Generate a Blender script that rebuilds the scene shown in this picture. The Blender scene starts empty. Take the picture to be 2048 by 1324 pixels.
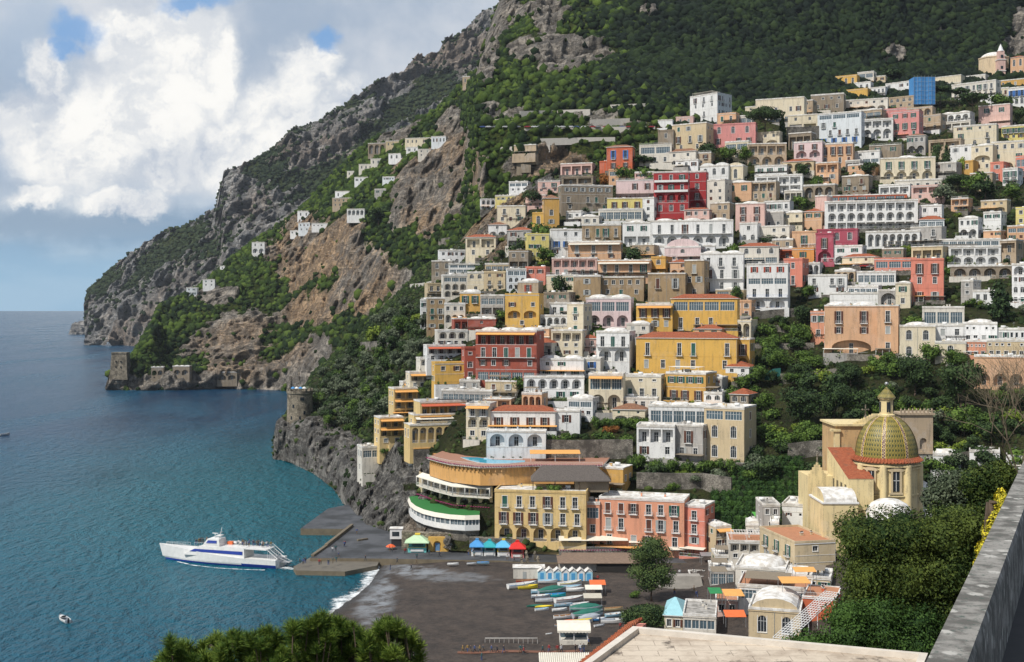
import bpy, bmesh, math, random
import numpy as np
from mathutils import Vector, Matrix
from mathutils.bvhtree import BVHTree
random.seed(7); np.random.seed(7)
sc = bpy.context.scene
C = sc.collection
R = math.radians
# ---------------------------------------------------------------- camera, sky, sun, exposure
F, CX, HY, CH = 2400.0, 1024.0, 618.0, 76.0          # focal length in photo pixels, principal column, horizon row, eye height
cam_d = bpy.data.cameras.new('camera'); cam = bpy.data.objects.new('camera', cam_d); C.objects.link(cam)
cam.location = (0, 0, CH); cam.rotation_euler = (R(90), 0, 0)
cam_d.sensor_width = 36; cam_d.lens = 36 * F / 2048; cam_d.shift_y = -44 / 2048
cam_d.clip_start = 0.2; cam_d.clip_end = 60000
sc.camera = cam
SUN_EL, SUN_AZ = 50.0, -132.0      # azimuth from +Y (view direction), clockwise positive: behind the camera, to the left
sun_d = bpy.data.lights.new('sun', 'SUN'); sun = bpy.data.objects.new('sun', sun_d); C.objects.link(sun)
sun_d.energy = 4.3; sun_d.angle = R(1.5); sun_d.color = (1.0, 0.95, 0.87)
_sd = Vector((math.sin(R(SUN_AZ)) * math.cos(R(SUN_EL)), math.cos(R(SUN_AZ)) * math.cos(R(SUN_EL)), math.sin(R(SUN_EL))))
sun.rotation_euler = _sd.to_track_quat('Z', 'Y').to_euler(); sun.location = (-60, -60, 200)
sc.view_settings.view_transform = 'Standard'; sc.view_settings.look = 'None'
sc.view_settings.exposure = 0.0; sc.view_settings.gamma = 1.0; sc.view_settings.use_curve_mapping = False
sc.cycles.max_bounces = 5; sc.cycles.diffuse_bounces = 2; sc.cycles.glossy_bounces = 2; sc.cycles.transmission_bounces = 2
sc.cycles.transparent_max_bounces = 8; sc.cycles.volume_bounces = 0

class NT:
    """tiny helper around a node tree"""
    def __init__(s, tree): s.t = tree; tree.nodes.clear()
    def n(s, typ, **kw):
        nd = s.t.nodes.new(typ)
        for k, v in kw.items(): setattr(nd, k, v)
        return nd
    def put(s, sock, v):
        if isinstance(v, bpy.types.NodeSocket): s.t.links.new(v, sock)
        elif v is not None:
            if isinstance(v, (tuple, list)) and len(v) == 3 and sock.type == 'RGBA': v = (*v, 1)
            sock.default_value = v
    def m(s, op, a, b=0.0, c=None, clamp=False):
        nd = s.n('ShaderNodeMath', operation=op, use_clamp=clamp)
        s.put(nd.inputs[0], a); s.put(nd.inputs[1], b)
        if c is not None: s.put(nd.inputs[2], c)
        return nd.outputs[0]
    def mix(s, f, a, b, mode='MIX'):
        nd = s.n('ShaderNodeMix', data_type='RGBA', blend_type=mode, clamp_factor=True)
        s.put(nd.inputs[0], f); s.put(nd.inputs[6], a); s.put(nd.inputs[7], b)
        return nd.outputs[2]
    def ramp(s, v, lo, hi, a=0.0, b=1.0, smooth=True):
        nd = s.n('ShaderNodeMapRange', interpolation_type='SMOOTHSTEP' if smooth else 'LINEAR', clamp=True)
        s.put(nd.inputs[0], v); nd.inputs[1].default_value = lo; nd.inputs[2].default_value = hi
        nd.inputs[3].default_value = a; nd.inputs[4].default_value = b
        return nd.outputs[0]
    def noise(s, vec, scale, detail=3.0, rough=.55, dist=0.0, dim='3D'):
        nd = s.n('ShaderNodeTexNoise', noise_dimensions=dim)
        s.put(nd.inputs['Vector'], vec); nd.inputs['Scale'].default_value = scale
        nd.inputs['Detail'].default_value = detail; nd.inputs['Roughness'].default_value = rough
        nd.inputs['Distortion'].default_value = dist
        return nd.outputs[0]
    def scalev(s, vec, sx, sy, sz, rot=(0, 0, 0)):
        nd = s.n('ShaderNodeMapping'); s.put(nd.inputs['Vector'], vec)
        nd.inputs['Scale'].default_value = (sx, sy, sz); nd.inputs['Rotation'].default_value = rot
        return nd.outputs[0]

# world: Nishita sky with banks of cloud laid over it by direction
w = bpy.data.worlds.new('World'); sc.world = w; w.use_nodes = True
N = NT(w.node_tree)
sky = N.n('ShaderNodeTexSky', sky_type='NISHITA'); sky.sun_disc = False
sky.sun_elevation = R(SUN_EL); sky.sun_rotation = R(SUN_AZ); sky.altitude = 50; sky.air_density = 1.0; sky.dust_density = 1.2
tc = N.n('ShaderNodeTexCoord').outputs['Generated']
sep = N.n('ShaderNodeSeparateXYZ'); N.put(sep.inputs[0], tc)
yy = N.m('MAXIMUM', N.m('ABSOLUTE', sep.outputs[1]), 0.12)
u = N.m('DIVIDE', sep.outputs[0], yy); v = N.m('DIVIDE', sep.outputs[2], yy)
comb = N.n('ShaderNodeCombineXYZ'); N.put(comb.inputs[0], u); N.put(comb.inputs[1], v)
uv = comb.outputs[0]
# wobble the cloud outlines
nz1 = N.n('ShaderNodeTexNoise'); N.put(nz1.inputs['Vector'], uv); nz1.inputs['Scale'].default_value = 13; nz1.inputs['Detail'].default_value = 9; nz1.inputs['Roughness'].default_value = .62
sc1 = N.n('ShaderNodeVectorMath', operation='SUBTRACT'); N.put(sc1.inputs[0], nz1.outputs['Color']); sc1.inputs[1].default_value = (.5, .5, .5)
sc2 = N.n('ShaderNodeVectorMath', operation='SCALE'); N.put(sc2.inputs[0], sc1.outputs[0]); sc2.inputs['Scale'].default_value = 0.085
sc3 = N.n('ShaderNodeVectorMath', operation='ADD'); N.put(sc3.inputs[0], uv); N.put(sc3.inputs[1], sc2.outputs[0])
sepw = N.n('ShaderNodeSeparateXYZ'); N.put(sepw.inputs[0], sc3.outputs[0]); uw, vw = sepw.outputs[0], sepw.outputs[1]
def blob(px, py, rx, ry, soft=0.5):
    du = N.m('DIVIDE', N.m('SUBTRACT', uw, (px - CX) / F), rx / F)
    dv = N.m('DIVIDE', N.m('SUBTRACT', vw, (HY - py) / F), ry / F)
    d = N.m('SQRT', N.m('ADD', N.m('MULTIPLY', du, du), N.m('MULTIPLY', dv, dv)))
    return N.ramp(d, 1 - soft, 1 + soft, 1, 0)
def blobs(lst, soft):
    o = None
    for b in lst:
        x = blob(*b, soft=soft); o = x if o is None else N.m('MAXIMUM', o, x)
    return o
white = blobs([(335, 120, 110, 110), (255, 60, 70, 50), (420, 140, 60, 90), (150, 270, 140, 110), (85, 130, 45, 70), (280, 240, 150, 90), (40, 230, 60, 60),
               (610, 130, 60, 75), (500, 290, 120, 80), (560, 210, 80, 70), (60, 385, 60, 25), (330, 350, 60, 35), (640, 90, 25, 30), (700, 210, 70, 60), (250, 400, 90, 25), (560, 380, 80, 40)], .35)
blue = blobs([(155, 45, 55, 38), (392, 12, 60, 22), (645, 48, 28, 30), (130, 85, 30, 25)], .5)
nb = N.noise(uv, 6.0, 8, .58); nf = N.noise(sc3.outputs[0], 24.0, 8, .6)
nstr = N.noise(N.scalev(uv, 2.2, 9, 1), 2.6, 6, .55)
grey = N.mix(N.ramp(nb, .35, .66), (.42, .52, .66), (.80, .83, .88))
low = N.mix(N.ramp(nstr, .38, .62), (.30, .47, .66), (.60, .70, .80))
col = N.mix(N.ramp(v, (HY - 470) / F, (HY - 330) / F), low, grey)
dark = blobs([(250, 450, 300, 42), (60, 440, 120, 35), (480, 440, 160, 35)], .6)
col = N.mix(N.m('MULTIPLY', dark, .75), col, (.24, .37, .53))
col = N.mix(N.m('MULTIPLY', blobs([(60, 60, 90, 120), (30, 300, 50, 40)], .6), .7), col, (.42, .55, .72))
wcol = N.mix(N.m('ADD', N.m('MULTIPLY', N.ramp(nf, .36, .56), .5), N.m('MULTIPLY', N.ramp(N.noise(sc3.outputs[0], 9.0, 5, .55), .38, .56), .5)), (.56, .63, .74), (1.16, 1.14, 1.09))
col = N.mix(white, col, wcol)
col = N.mix(N.m('MULTIPLY', blue, .85), col, (.20, .43, .80))
hor = N.ramp(v, (HY - 560) / F, (HY - 440) / F, 1, 0)
col = N.mix(N.m('MULTIPLY', hor, .8), col, (.36, .58, .78))
bg1 = N.n('ShaderNodeBackground'); N.put(bg1.inputs[0], sky.outputs[0]); bg1.inputs[1].default_value = 0.09
bg2 = N.n('ShaderNodeBackground'); N.put(bg2.inputs[0], col); bg2.inputs[1].default_value = 0.92
ms = N.n('ShaderNodeMixShader')
cover = N.m('MULTIPLY', N.ramp(sep.outputs[2], -.02, .0), N.ramp(sep.outputs[1], -.1, .3, .22, 1))
N.put(ms.inputs[0], cover); N.t.links.new(bg1.outputs[0], ms.inputs[1]); N.t.links.new(bg2.outputs[0], ms.inputs[2])
wo = N.n('ShaderNodeOutputWorld'); N.t.links.new(ms.outputs[0], wo.inputs[0])

# ---------------------------------------------------------------- helpers
def at(px, py, Y):
    return Vector(((px - CX) * Y / F, Y, CH - (py - HY) * Y / F))
def at_z(px, py, z):            # the point of a level surface seen at a pixel
    Y = (CH - z) * F / (py - HY)
    return Vector(((px - CX) * Y / F, Y, z))
def tag(o, label=None, cat=None, group=None, kind=None):
    if label: o['label'] = label
    if cat: o['category'] = cat
    if group: o['group'] = group
    if kind: o['kind'] = kind
    return o
def empty(name, loc, rz=0.0):
    o = bpy.data.objects.new(name, None); C.objects.link(o); o.location = loc; o.rotation_euler = (0, 0, rz)
    o.empty_display_size = 1; return o
def mesh_np(name, verts, faces, mats, parent=None, mi=None, smooth=False):
    me = bpy.data.meshes.new(name); me.from_pydata([tuple(v) for v in verts], [], faces)
    for m in mats: me.materials.append(m)
    if mi is not None: me.polygons.foreach_set('material_index', mi)
    if smooth: me.polygons.foreach_set('use_smooth', [True] * len(me.polygons))
    me.update()
    o = bpy.data.objects.new(name, me); C.objects.link(o)
    if parent: o.parent = parent
    return o
def fast_mesh(name, V, Fq, mats, parent=None, k=3):
    """V (n,3) array, Fq (m,k) array of equal-size faces"""
    me = bpy.data.meshes.new(name); n, m = len(V), len(Fq)
    me.vertices.add(n); me.vertices.foreach_set('co', np.ascontiguousarray(V, dtype=np.float32).ravel())
    me.loops.add(m * k); me.loops.foreach_set('vertex_index', np.ascontiguousarray(Fq, dtype=np.int32).ravel())
    me.polygons.add(m); me.polygons.foreach_set('loop_start', np.arange(0, m * k, k, dtype=np.int32))
    me.polygons.foreach_set('loop_total', np.full(m, k, dtype=np.int32))
    for mm in mats: me.materials.append(mm)
    me.update(calc_edges=True); me.validate()
    o = bpy.data.objects.new(name, me); C.objects.link(o)
    if parent: o.parent = parent
    return o
def link_copy(o, parent=None, loc=None, rz=None, scale=None):
    c = o.copy(); C.objects.link(c)
    c.parent = parent
    if loc is not None: c.location = loc
    if rz is not None: c.rotation_euler = (0, 0, rz)
    if scale is not None: c.scale = scale
    return c
def copy_tree(o, loc=None, rz=None, scale=None, parent=None):
    c = link_copy(o, parent, loc, rz, scale)
    for ch in list(o.children): copy_tree(ch, parent=c)
    return c
class MB:
    """collects shapes with material slots into one mesh"""
    def __init__(s): s.v = []; s.f = []; s.mi = []; s.mats = []; s.sm = []
    def slot(s, m):
        if m not in s.mats: s.mats.append(m)
        return s.mats.index(m)
    def face(s, pts, m, smooth=False):
        b = len(s.v); s.v += [tuple(p) for p in pts]; s.f.append(tuple(range(b, b + len(pts)))); s.mi.append(s.slot(m)); s.sm.append(smooth)
    def add(s, verts, faces, m, smooth=False):
        b = len(s.v); s.v += [tuple(p) for p in verts]; k = s.slot(m)
        for f in faces: s.f.append(tuple(i + b for i in f)); s.mi.append(k); s.sm.append(smooth)
    def box(s, x0, x1, y0, y1, z0, z1, m, taper=0.0, M=None):
        t = taper
        v = [(x0, y0, z0), (x1, y0, z0), (x1, y1, z0), (x0, y1, z0), (x0 + t, y0 + t, z1), (x1 - t, y0 + t, z1), (x1 - t, y1 - t, z1), (x0 + t, y1 - t, z1)]
        if M is not None: v = [tuple(M @ Vector(p)) for p in v]
        s.add(v, [(3, 2, 1, 0), (4, 5, 6, 7), (0, 1, 5, 4), (1, 2, 6, 5), (2, 3, 7, 6), (3, 0, 4, 7)], m)
    def tube(s, p, q, r, m, n=6, r2=None, cap=True):
        p = Vector(p); q = Vector(q); d = (q - p)
        if d.length < 1e-6: return
        d.normalize(); a = d.orthogonal().normalized(); b = d.cross(a); r2 = r if r2 is None else r2
        v = [p + (a * math.cos(t) + b * math.sin(t)) * r for t in [2 * math.pi * i / n for i in range(n)]]
        v += [q + (a * math.cos(t) + b * math.sin(t)) * r2 for t in [2 * math.pi * i / n for i in range(n)]]
        f = [(i, (i + 1) % n, (i + 1) % n + n, i + n) for i in range(n)]
        if cap: f += [tuple(range(n - 1, -1, -1)), tuple(range(n, 2 * n))]
        s.add(v, f, m, n > 5)
    def lathe(s, prof, m, n=16, c=(0, 0, 0), a0=0.0, a1=2 * math.pi, sx=1.0, sy=1.0, smooth=True):
        """prof: list of (radius, z)"""
        full = abs(a1 - a0 - 2 * math.pi) < 1e-6; k = n if full else n + 1
        v = []
        for r, z in prof:
            for i in range(k):
                t = a0 + (a1 - a0) * i / n; v.append((c[0] + r * math.cos(t) * sx, c[1] + r * math.sin(t) * sy, c[2] + z))
        f = []
        for j in range(len(prof) - 1):
            for i in range(n):
                i2 = (i + 1) % k; f.append((j * k + i, j * k + i2, (j + 1) * k + i2, (j + 1) * k + i))
        s.add(v, f, m, smooth)
    def prism(s, poly, z0, z1, m, mtop=None, bottom=True):
        n = len(poly); v = [(x, y, z0) for x, y in poly] + [(x, y, z1) for x, y in poly]
        s.add(v, [(i, (i + 1) % n, (i + 1) % n + n, i + n) for i in range(n)], m)
        s.add([(x, y, z1) for x, y in poly], [tuple(range(n))], mtop or m)
        if bottom: s.add([(x, y, z0) for x, y in poly], [tuple(range(n - 1, -1, -1))], m)
    def build(s, name, parent=None, loc=None, rz=None):
        o = mesh_np(name, s.v, s.f, s.mats, parent, s.mi)
        if any(s.sm): o.data.polygons.foreach_set('use_smooth', s.sm)
        if loc is not None: o.location = loc
        if rz is not None: o.rotation_euler = (0, 0, rz)
        return o
def clean(o, dist=1e-4):
    bm = bmesh.new(); bm.from_mesh(o.data); bmesh.ops.remove_doubles(bm, verts=bm.verts, dist=dist)
    bmesh.ops.recalc_face_normals(bm, faces=bm.faces); bm.to_mesh(o.data); bm.free()

# numpy value noise
def _h(i, j, k, s):
    h = (i * 374761393 + j * 668265263 + k * 2147483647 + s * 974634777) & 0xffffffff
    h = ((h ^ (h >> 13)) * 1274126177) & 0xffffffff
    h = ((h ^ (h >> 16)) * 2246822519) & 0xffffffff
    return ((h ^ (h >> 15)) & 0xffff) / 65535.0
def vnoise(P, s=0):
    P = np.asarray(P, dtype=np.float64); I = np.floor(P).astype(np.int64); f = P - I; f = f * f * (3 - 2 * f)
    i, j, k = I[:, 0], I[:, 1], I[:, 2]; r = 0
    for a in (0, 1):
        for b in (0, 1):
            for c in (0, 1):
                wgt = (f[:, 0] if a else 1 - f[:, 0]) * (f[:, 1] if b else 1 - f[:, 1]) * (f[:, 2] if c else 1 - f[:, 2])
                r = r + wgt * _h(i + a, j + b, k + c, s)
    return r
def fbm(P, octv=4, s=0, gain=.5):
    t = 0; a = 1; n = 0; P = np.array(P, dtype=np.float64)
    for o in range(octv): t = t + a * vnoise(P, s + o); n += a; a *= gain; P = P * 2.03 + 7.1
    return t / n
def ridged(P, octv=4, s=0):
    t = 0; a = 1; n = 0; P = np.array(P, dtype=np.float64)
    for o in range(octv): t = t + a * (1 - np.abs(2 * vnoise(P, s + o) - 1)); n += a; a *= .5; P = P * 2.1 + 3.3
    return t / n

# ---------------------------------------------------------------- materials
MATS = {}
def newmat(name):
    m = bpy.data.materials.new(name); m.use_nodes = True; n = NT(m.node_tree)
    out = n.n('ShaderNodeOutputMaterial'); p = n.n('ShaderNodeBsdfPrincipled'); n.t.links.new(p.outputs[0], out.inputs[0])
    n.geo = n.n('ShaderNodeNewGeometry').outputs['Position']; n.p = p; n.out = out
    return m, n
def bumpn(n, h, strength=.5, dist=.1):
    b = n.n('ShaderNodeBump'); b.inputs['Strength'].default_value = strength; b.inputs['Distance'].default_value = dist
    n.put(b.inputs['Height'], h); n.t.links.new(b.outputs[0], n.p.inputs['Normal'])
def simple(name, col, rough=.7, var=.2, scale=1.0, metal=0.0, emit=None, bump=0.0):
    if name in MATS: return MATS[name]
    m, n = newmat(name)
    z = n.noise(n.geo, scale, 4)
    c = n.mix(z, tuple(x * (1 - var) for x in col), tuple(min(1, x * (1 + var)) for x in col))
    n.put(n.p.inputs['Base Color'], c); n.p.inputs['Roughness'].default_value = rough; n.p.inputs['Metallic'].default_value = metal
    if bump: bumpn(n, n.noise(n.geo, scale * 4, 4), bump, .05)
    MATS[name] = m; return m
def plaster(name, col, stain=.35):
    """painted render with rain streaks, patches and bleached areas"""
    if name in MATS: return MATS[name]
    m, n = newmat(name)
    big = n.noise(n.geo, .22, 4); fine = n.noise(n.geo, 2.2, 5, .65)
    st = n.noise(n.scalev(n.geo, 1.1, 1.1, .16), 1.0, 5, .6)
    c = n.mix(big, tuple(x * .86 for x in col), tuple(min(.9, x * 1.1) for x in col))
    c = n.mix(n.m('MULTIPLY', n.ramp(fine, .45, .75), .25), c, tuple(x * .7 + .05 for x in col))
    c = n.mix(n.m('MULTIPLY', n.ramp(st, .46, .70), stain * 1.3), c, tuple(x * .42 + .03 for x in col)); c = n.mix(n.m('MULTIPLY', n.ramp(n.noise(n.geo, .11, 6, .7), .54, .60), stain * .7), c, tuple(x * .55 + .22 for x in col))
    c = n.mix(n.m('MULTIPLY', n.m('MULTIPLY', n.ramp(st, .42, .62), n.ramp(fine, .5, .7)), stain * 1.3), c, (.12, .11, .10))
    n.put(n.p.inputs['Base Color'], c); n.p.inputs['Roughness'].default_value = .88
    bumpn(n, fine, .3, .06)
    MATS[name] = m; return m
WALL = {
 'white': (.74, .74, .72), 'snow': (.80, .80, .79), 'cream': (.68, .60, .44), 'pale': (.66, .62, .54), 'sand': (.56, .45, .28), 'yellow': (.66, .40, .09),
 'lemon': (.68, .58, .20), 'ochre': (.58, .34, .09), 'orange': (.66, .29, .08), 'peach': (.64, .39, .23), 'salmon': (.68, .31, .19),
 'coral': (.66, .23, .16), 'pink': (.62, .26, .24), 'rose': (.66, .44, .38), 'palepink': (.68, .53, .52), 'red': (.36, .028, .03), 'brick': (.33, .075, .045),
 'terra': (.52, .12, .05), 'berry': (.40, .075, .11), 'butter': (.68, .50, .22), 'stone': (.26, .21, .15), 'tuff': (.34, .24, .13), 'grey': (.40, .38, .35), 'dun': (.44, .34, .23), 'bluewhite': (.66, .70, .72)}
def wall(k): return plaster('plaster_' + k, WALL[k], .55 if k in ('stone', 'tuff', 'grey', 'dun') else .30)
def glass(name, col):
    m, n = newmat(name)
    z = n.noise(n.geo, .5, 2)
    n.put(n.p.inputs['Base Color'], n.mix(z, tuple(x * .4 for x in col), col)); n.p.inputs['Roughness'].default_value = .12
    n.p.inputs['Specular IOR Level'].default_value = .6
    MATS[name] = m; return m
GLASS = glass('window_glass', (.03, .04, .05)); GLASSB = glass('blue_glass', (.10, .16, .20))
FRAME = simple('white_paint', (.72, .72, .70), .6); DARK = simple('dark_interior', (.022, .02, .018), .9)
GREENP = simple('green_shutter_paint', (.02, .10, .075), .55); BROWNP = simple('brown_shutter_paint', (.10, .035, .02), .6); GREYP = simple('grey_shutter_paint', (.35, .37, .36), .6)
REDP = simple('red_shutter_paint', (.35, .05, .02), .6); BLUEP = simple('blue_paint', (.03, .14, .42), .5)
IRON = simple('black_iron', (.03, .03, .035), .5); STEEL = simple('grey_steel', (.4, .41, .42), .4, metal=.6)
AWN = simple('orange_awning', (.72, .36, .10), .8); AWNW = simple('cream_awning', (.72, .68, .58), .8); AWNB = simple('brown_reed_cover', (.22, .18, .13), .9, .4, 3); AWNR = simple('red_awning', (.52, .11, .05), .8)
FLOWER = simple('magenta_flowers', (.34, .03, .14), .8, .7, 9)
def m_roofflat():
    m, n = newmat('limewashed_roof'); z = n.noise(n.geo, .6, 5); f = n.noise(n.geo, 3, 4)
    c = n.mix(n.ramp(z, .35, .65), (.50, .47, .42), (.78, .77, .74)); c = n.mix(n.m('MULTIPLY', n.ramp(f, .55, .75), .5), c, (.28, .26, .23))
    n.put(n.p.inputs['Base Color'], c); n.p.inputs['Roughness'].default_value = .9; MATS['roofw'] = m; return m
def m_roofgrey():
    m, n = newmat('grey_roof_felt'); z = n.noise(n.geo, .7, 5)
    n.put(n.p.inputs['Base Color'], n.mix(n.ramp(z, .35, .65), (.20, .19, .17), (.42, .40, .37))); n.p.inputs['Roughness'].default_value = .9; return m
def m_tiles(name, c0, c1, s=2.4):
    m, n = newmat(name)
    wv = n.n('ShaderNodeTexWave', wave_type='BANDS', bands_direction='X'); tcc = n.n('ShaderNodeTexCoord').outputs['Object']
    n.put(wv.inputs['Vector'], tcc); wv.inputs['Scale'].default_value = s; wv.inputs['Distortion'].default_value = .4
    z = n.noise(n.geo, 1.6, 6, .7)
    c = n.mix(n.ramp(z, .3, .7), c0, c1); c = n.mix(n.m('MULTIPLY', n.ramp(n.noise(n.geo, .5, 3), .5, .7), .4), c, (.20, .13, .08))
    n.put(n.p.inputs['Base Color'], n.mix(n.m('MULTIPLY', wv.outputs[1], .3), c, tuple(x * .45 for x in c0))); n.p.inputs['Roughness'].default_value = .85
    bumpn(n, wv.outputs[1], .8, .12); return m
ROOFW, ROOFG = m_roofflat(), m_roofgrey()
TILE = m_tiles('red_roof_tiles', (.34, .075, .03), (.56, .17, .07)); TILEO = m_tiles('old_roof_tiles', (.24, .12, .07), (.46, .22, .12))
def m_stone(name, a, b, s=1.6):
    m, n = newmat(name)
    vo = n.n('ShaderNodeTexVoronoi', feature='DISTANCE_TO_EDGE'); n.put(vo.inputs['Vector'], n.scalev(n.geo, 1, 1, 1.6)); vo.inputs['Scale'].default_value = s
    vc = n.n('ShaderNodeTexVoronoi'); n.put(vc.inputs['Vector'], n.scalev(n.geo, 1, 1, 1.6)); vc.inputs['Scale'].default_value = s
    c = n.mix(n.m('MULTIPLY', vc.outputs['Color'], 1.0), a, b); c = n.mix(n.ramp(n.noise(n.geo, .3, 4), .4, .65), c, tuple(x * .55 for x in a))
    c = n.mix(n.ramp(vo.outputs[0], 0, .07, 1, 0), c, tuple(x * .35 for x in a))
    n.put(n.p.inputs['Base Color'], c); n.p.inputs['Roughness'].default_value = .95
    bumpn(n, n.ramp(vo.outputs[0], 0, .15), .8, .15); return m
STONEW = m_stone('rubble_stone', (.17, .155, .13), (.36, .33, .28)); STONET = m_stone('tower_stone', (.22, .19, .14), (.42, .36, .27), 1.2)
CONC = simple('weathered_concrete', (.30, .28, .25), .9, .35, .5, bump=.3)
def m_leaf(name, dark, light, trans=.15):
    m, n = newmat(name)
    rnd = n.n('ShaderNodeNewGeometry').outputs['Random Per Island']; oi = n.n('ShaderNodeObjectInfo').outputs['Random']
    z = n.noise(n.geo, .35, 3); f = n.m('ADD', n.m('MULTIPLY', rnd, .55), n.m('MULTIPLY', n.ramp(z, .3, .7), .35)); f = n.m('ADD', f, n.m('MULTIPLY', oi, .2))
    n.put(n.p.inputs['Base Color'], n.mix(n.ramp(f, .15, .95), dark, light)); n.p.inputs['Roughness'].default_value = .75
    n.p.inputs['Specular IOR Level'].default_value = .2
    MATS[name] = m; return m
LEAF = m_leaf('broad_leaves', (.022, .050, .010), (.11, .18, .030)); LEAFD = m_leaf('dark_leaves', (.012, .028, .010), (.052, .088, .026))
LEAFO = m_leaf('olive_leaves', (.045, .065, .035), (.15, .18, .11)); LEAFY = m_leaf('spring_leaves', (.07, .12, .012), (.22, .28, .04)); LEAFR = m_leaf('autumn_leaves', (.12, .05, .015), (.32, .13, .03))
BARK = simple('bark', (.09, .065, .045), .95, .4, 2, bump=.6)
# ---------------------------------------------------------------- terrain
def in_ell(px, py, lst, wob=None):
    r = np.zeros_like(px)
    for (cx, cy, rx, ry, ang, val) in lst:
        c, s = math.cos(R(ang)), math.sin(R(ang)); dx, dy = px - cx, py - cy
        a = (dx * c + dy * s) / rx; b = (-dx * s + dy * c) / ry
        d = np.sqrt(a * a + b * b)
        if wob is not None: d = d + wob
        r = np.maximum(r, np.clip((1.15 - d) / .3, 0, 1) * val)
    return r
def sheet(cols, ribs, px0, px1, ncol, nrow, power=1.0):
    """cols: control columns (photo pixel columns); ribs[k] = list of (row, distance) for each control column"""
    pxs = np.linspace(px0, px1, ncol); K = len(ribs)
    PY = np.array([[q[0] for q in r] for r in ribs], float); YY = np.array([[q[1] for q in r] for r in ribs], float)
    py = np.array([np.interp(pxs, cols, PY[k]) for k in range(K)]); yy = np.array([np.interp(pxs, cols, YY[k]) for k in range(K)])
    X = (pxs[None, :] - CX) * yy / F; Z = CH - (py - HY) * yy / F
    L = [0]
    for k in range(1, K): L.append(L[-1] + np.mean(np.hypot(yy[k] - yy[k - 1], Z[k] - Z[k - 1])) ** .8)
    t = np.interp(np.linspace(0, L[-1], nrow), L, np.arange(K))
    i0 = np.minimum(t.astype(int), K - 2); f = (t - i0)[:, None]
    Xg = X[i0] * (1 - f) + X[i0 + 1] * f; Yg = yy[i0] * (1 - f) + yy[i0 + 1] * f; Zg = Z[i0] * (1 - f) + Z[i0 + 1] * f
    # soften the kinks along each column
    for _ in range(2):
        for A in (Xg, Yg, Zg): A[1:-1] = A[1:-1] * .5 + (A[:-2] + A[2:]) * .25
    return np.stack([Xg, Yg, Zg], -1)
def grid_faces(nr, nc):
    a = np.arange(nr * nc).reshape(nr, nc)
    return np.stack([a[:-1, :-1], a[:-1, 1:], a[1:, 1:], a[1:, :-1]], -1).reshape(-1, 4)
def pix(P):
    return CX + F * P[:, 0] / np.maximum(P[:, 1], 1), HY - F * (P[:, 2] - CH) / np.maximum(P[:, 1], 1)
def rockmat(name, greens, dark, light, ochre, s=1.0, grassk=1.0):
    m, n = newmat(name)
    a = n.n('ShaderNodeAttribute', attribute_name='rock').outputs['Fac']; o = n.n('ShaderNodeAttribute', attribute_name='ochre').outputs['Fac']
    strata = n.noise(n.scalev(n.geo, .35 * s, .35 * s, 1.6 * s, (R(24), R(-28), 0)), .09, 7, .62, .8)
    flut = n.noise(n.scalev(n.geo, 1.2 * s, 1.2 * s, .22 * s), .12, 7, .65)
    fine = n.noise(n.geo, .55 * s, 7, .7)
    big = n.noise(n.geo, .012 * s, 4)
    f = n.m('ADD', n.m('MULTIPLY', strata, .45), n.m('ADD', n.m('MULTIPLY', flut, .3), n.m('MULTIPLY', fine, .25)))
    rc = n.mix(n.ramp(f, .41, .58), dark, light)
    oc = n.mix(n.ramp(f, .36, .62), tuple(x * .42 for x in ochre), ochre)
    rc = n.mix(n.m('MULTIPLY', o, n.ramp(n.m('ADD', big, n.m('MULTIPLY', flut, .6)), .62, .92)), rc, oc)
    med = n.noise(n.scalev(n.geo, 1 * s, 1 * s, .45 * s, (R(10), R(-20), 0)), .30, 8, .75)
    crack = n.m('MULTIPLY', n.ramp(n.m('ABSOLUTE', n.m('SUBTRACT', strata, .5)), 0, .035), n.ramp(n.m('ABSOLUTE', n.m('SUBTRACT', flut, .48)), 0, .03))
    rc = n.mix(n.m('MULTIPLY', n.m('SUBTRACT', 1.0, crack), .55), rc, tuple(x * .45 for x in dark)); rc = n.mix(n.ramp(med, .52, .62, 0, .6), rc, tuple(x * .6 for x in dark)); rc = n.mix(n.ramp(med, .44, .36, 0, .45), rc, tuple(min(.6, x * 1.35) for x in light))
    gz = n.noise(n.geo, .035 * s, 6, .65); g2 = n.noise(n.geo, .4 * s, 5, .7)
    gc = n.mix(n.ramp(gz, .35, .65), greens[0], greens[1]); gc = n.mix(n.ramp(g2, .4, .7), gc, greens[2])
    aa = n.ramp(n.m('ADD', a, n.m('MULTIPLY', n.m('SUBTRACT', fine, .5), .9)), .38, .62)
    n.put(n.p.inputs['Base Color'], n.mix(aa, gc, rc)); n.p.inputs['Roughness'].default_value = .95
    n.p.inputs['Specular IOR Level'].default_value = .15
    h = n.m('ADD', n.m('MULTIPLY', crack, .25), n.m('ADD', n.m('MULTIPLY', strata, 1.4), n.m('ADD', n.m('MULTIPLY', flut, .8), n.m('MULTIPLY', n.m('ADD', fine, med), .7))))
    bumpn(n, h, 1.0, 8.0 / s); return m
def finish_terrain(name, G, rock, ochre, mat):
    nr, nc = G.shape[:2]; o = fast_mesh(name, G.reshape(-1, 3), grid_faces(nr, nc), [mat], k=4)
    for k, A in (('rock', rock), ('ochre', ochre)):
        at_ = o.data.attributes.new(k, 'FLOAT', 'POINT'); at_.data.foreach_set('value', A.astype(np.float32))
    o.data.polygons.foreach_set('use_smooth', [True] * len(o.data.polygons)); tag(o, kind='structure')
    return o
def bvh(G):
    nr, nc = G.shape[:2]; V = [Vector(p) for p in G.reshape(-1, 3)]; return BVHTree.FromPolygons(V, [tuple(f) for f in grid_faces(nr, nc)])
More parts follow.
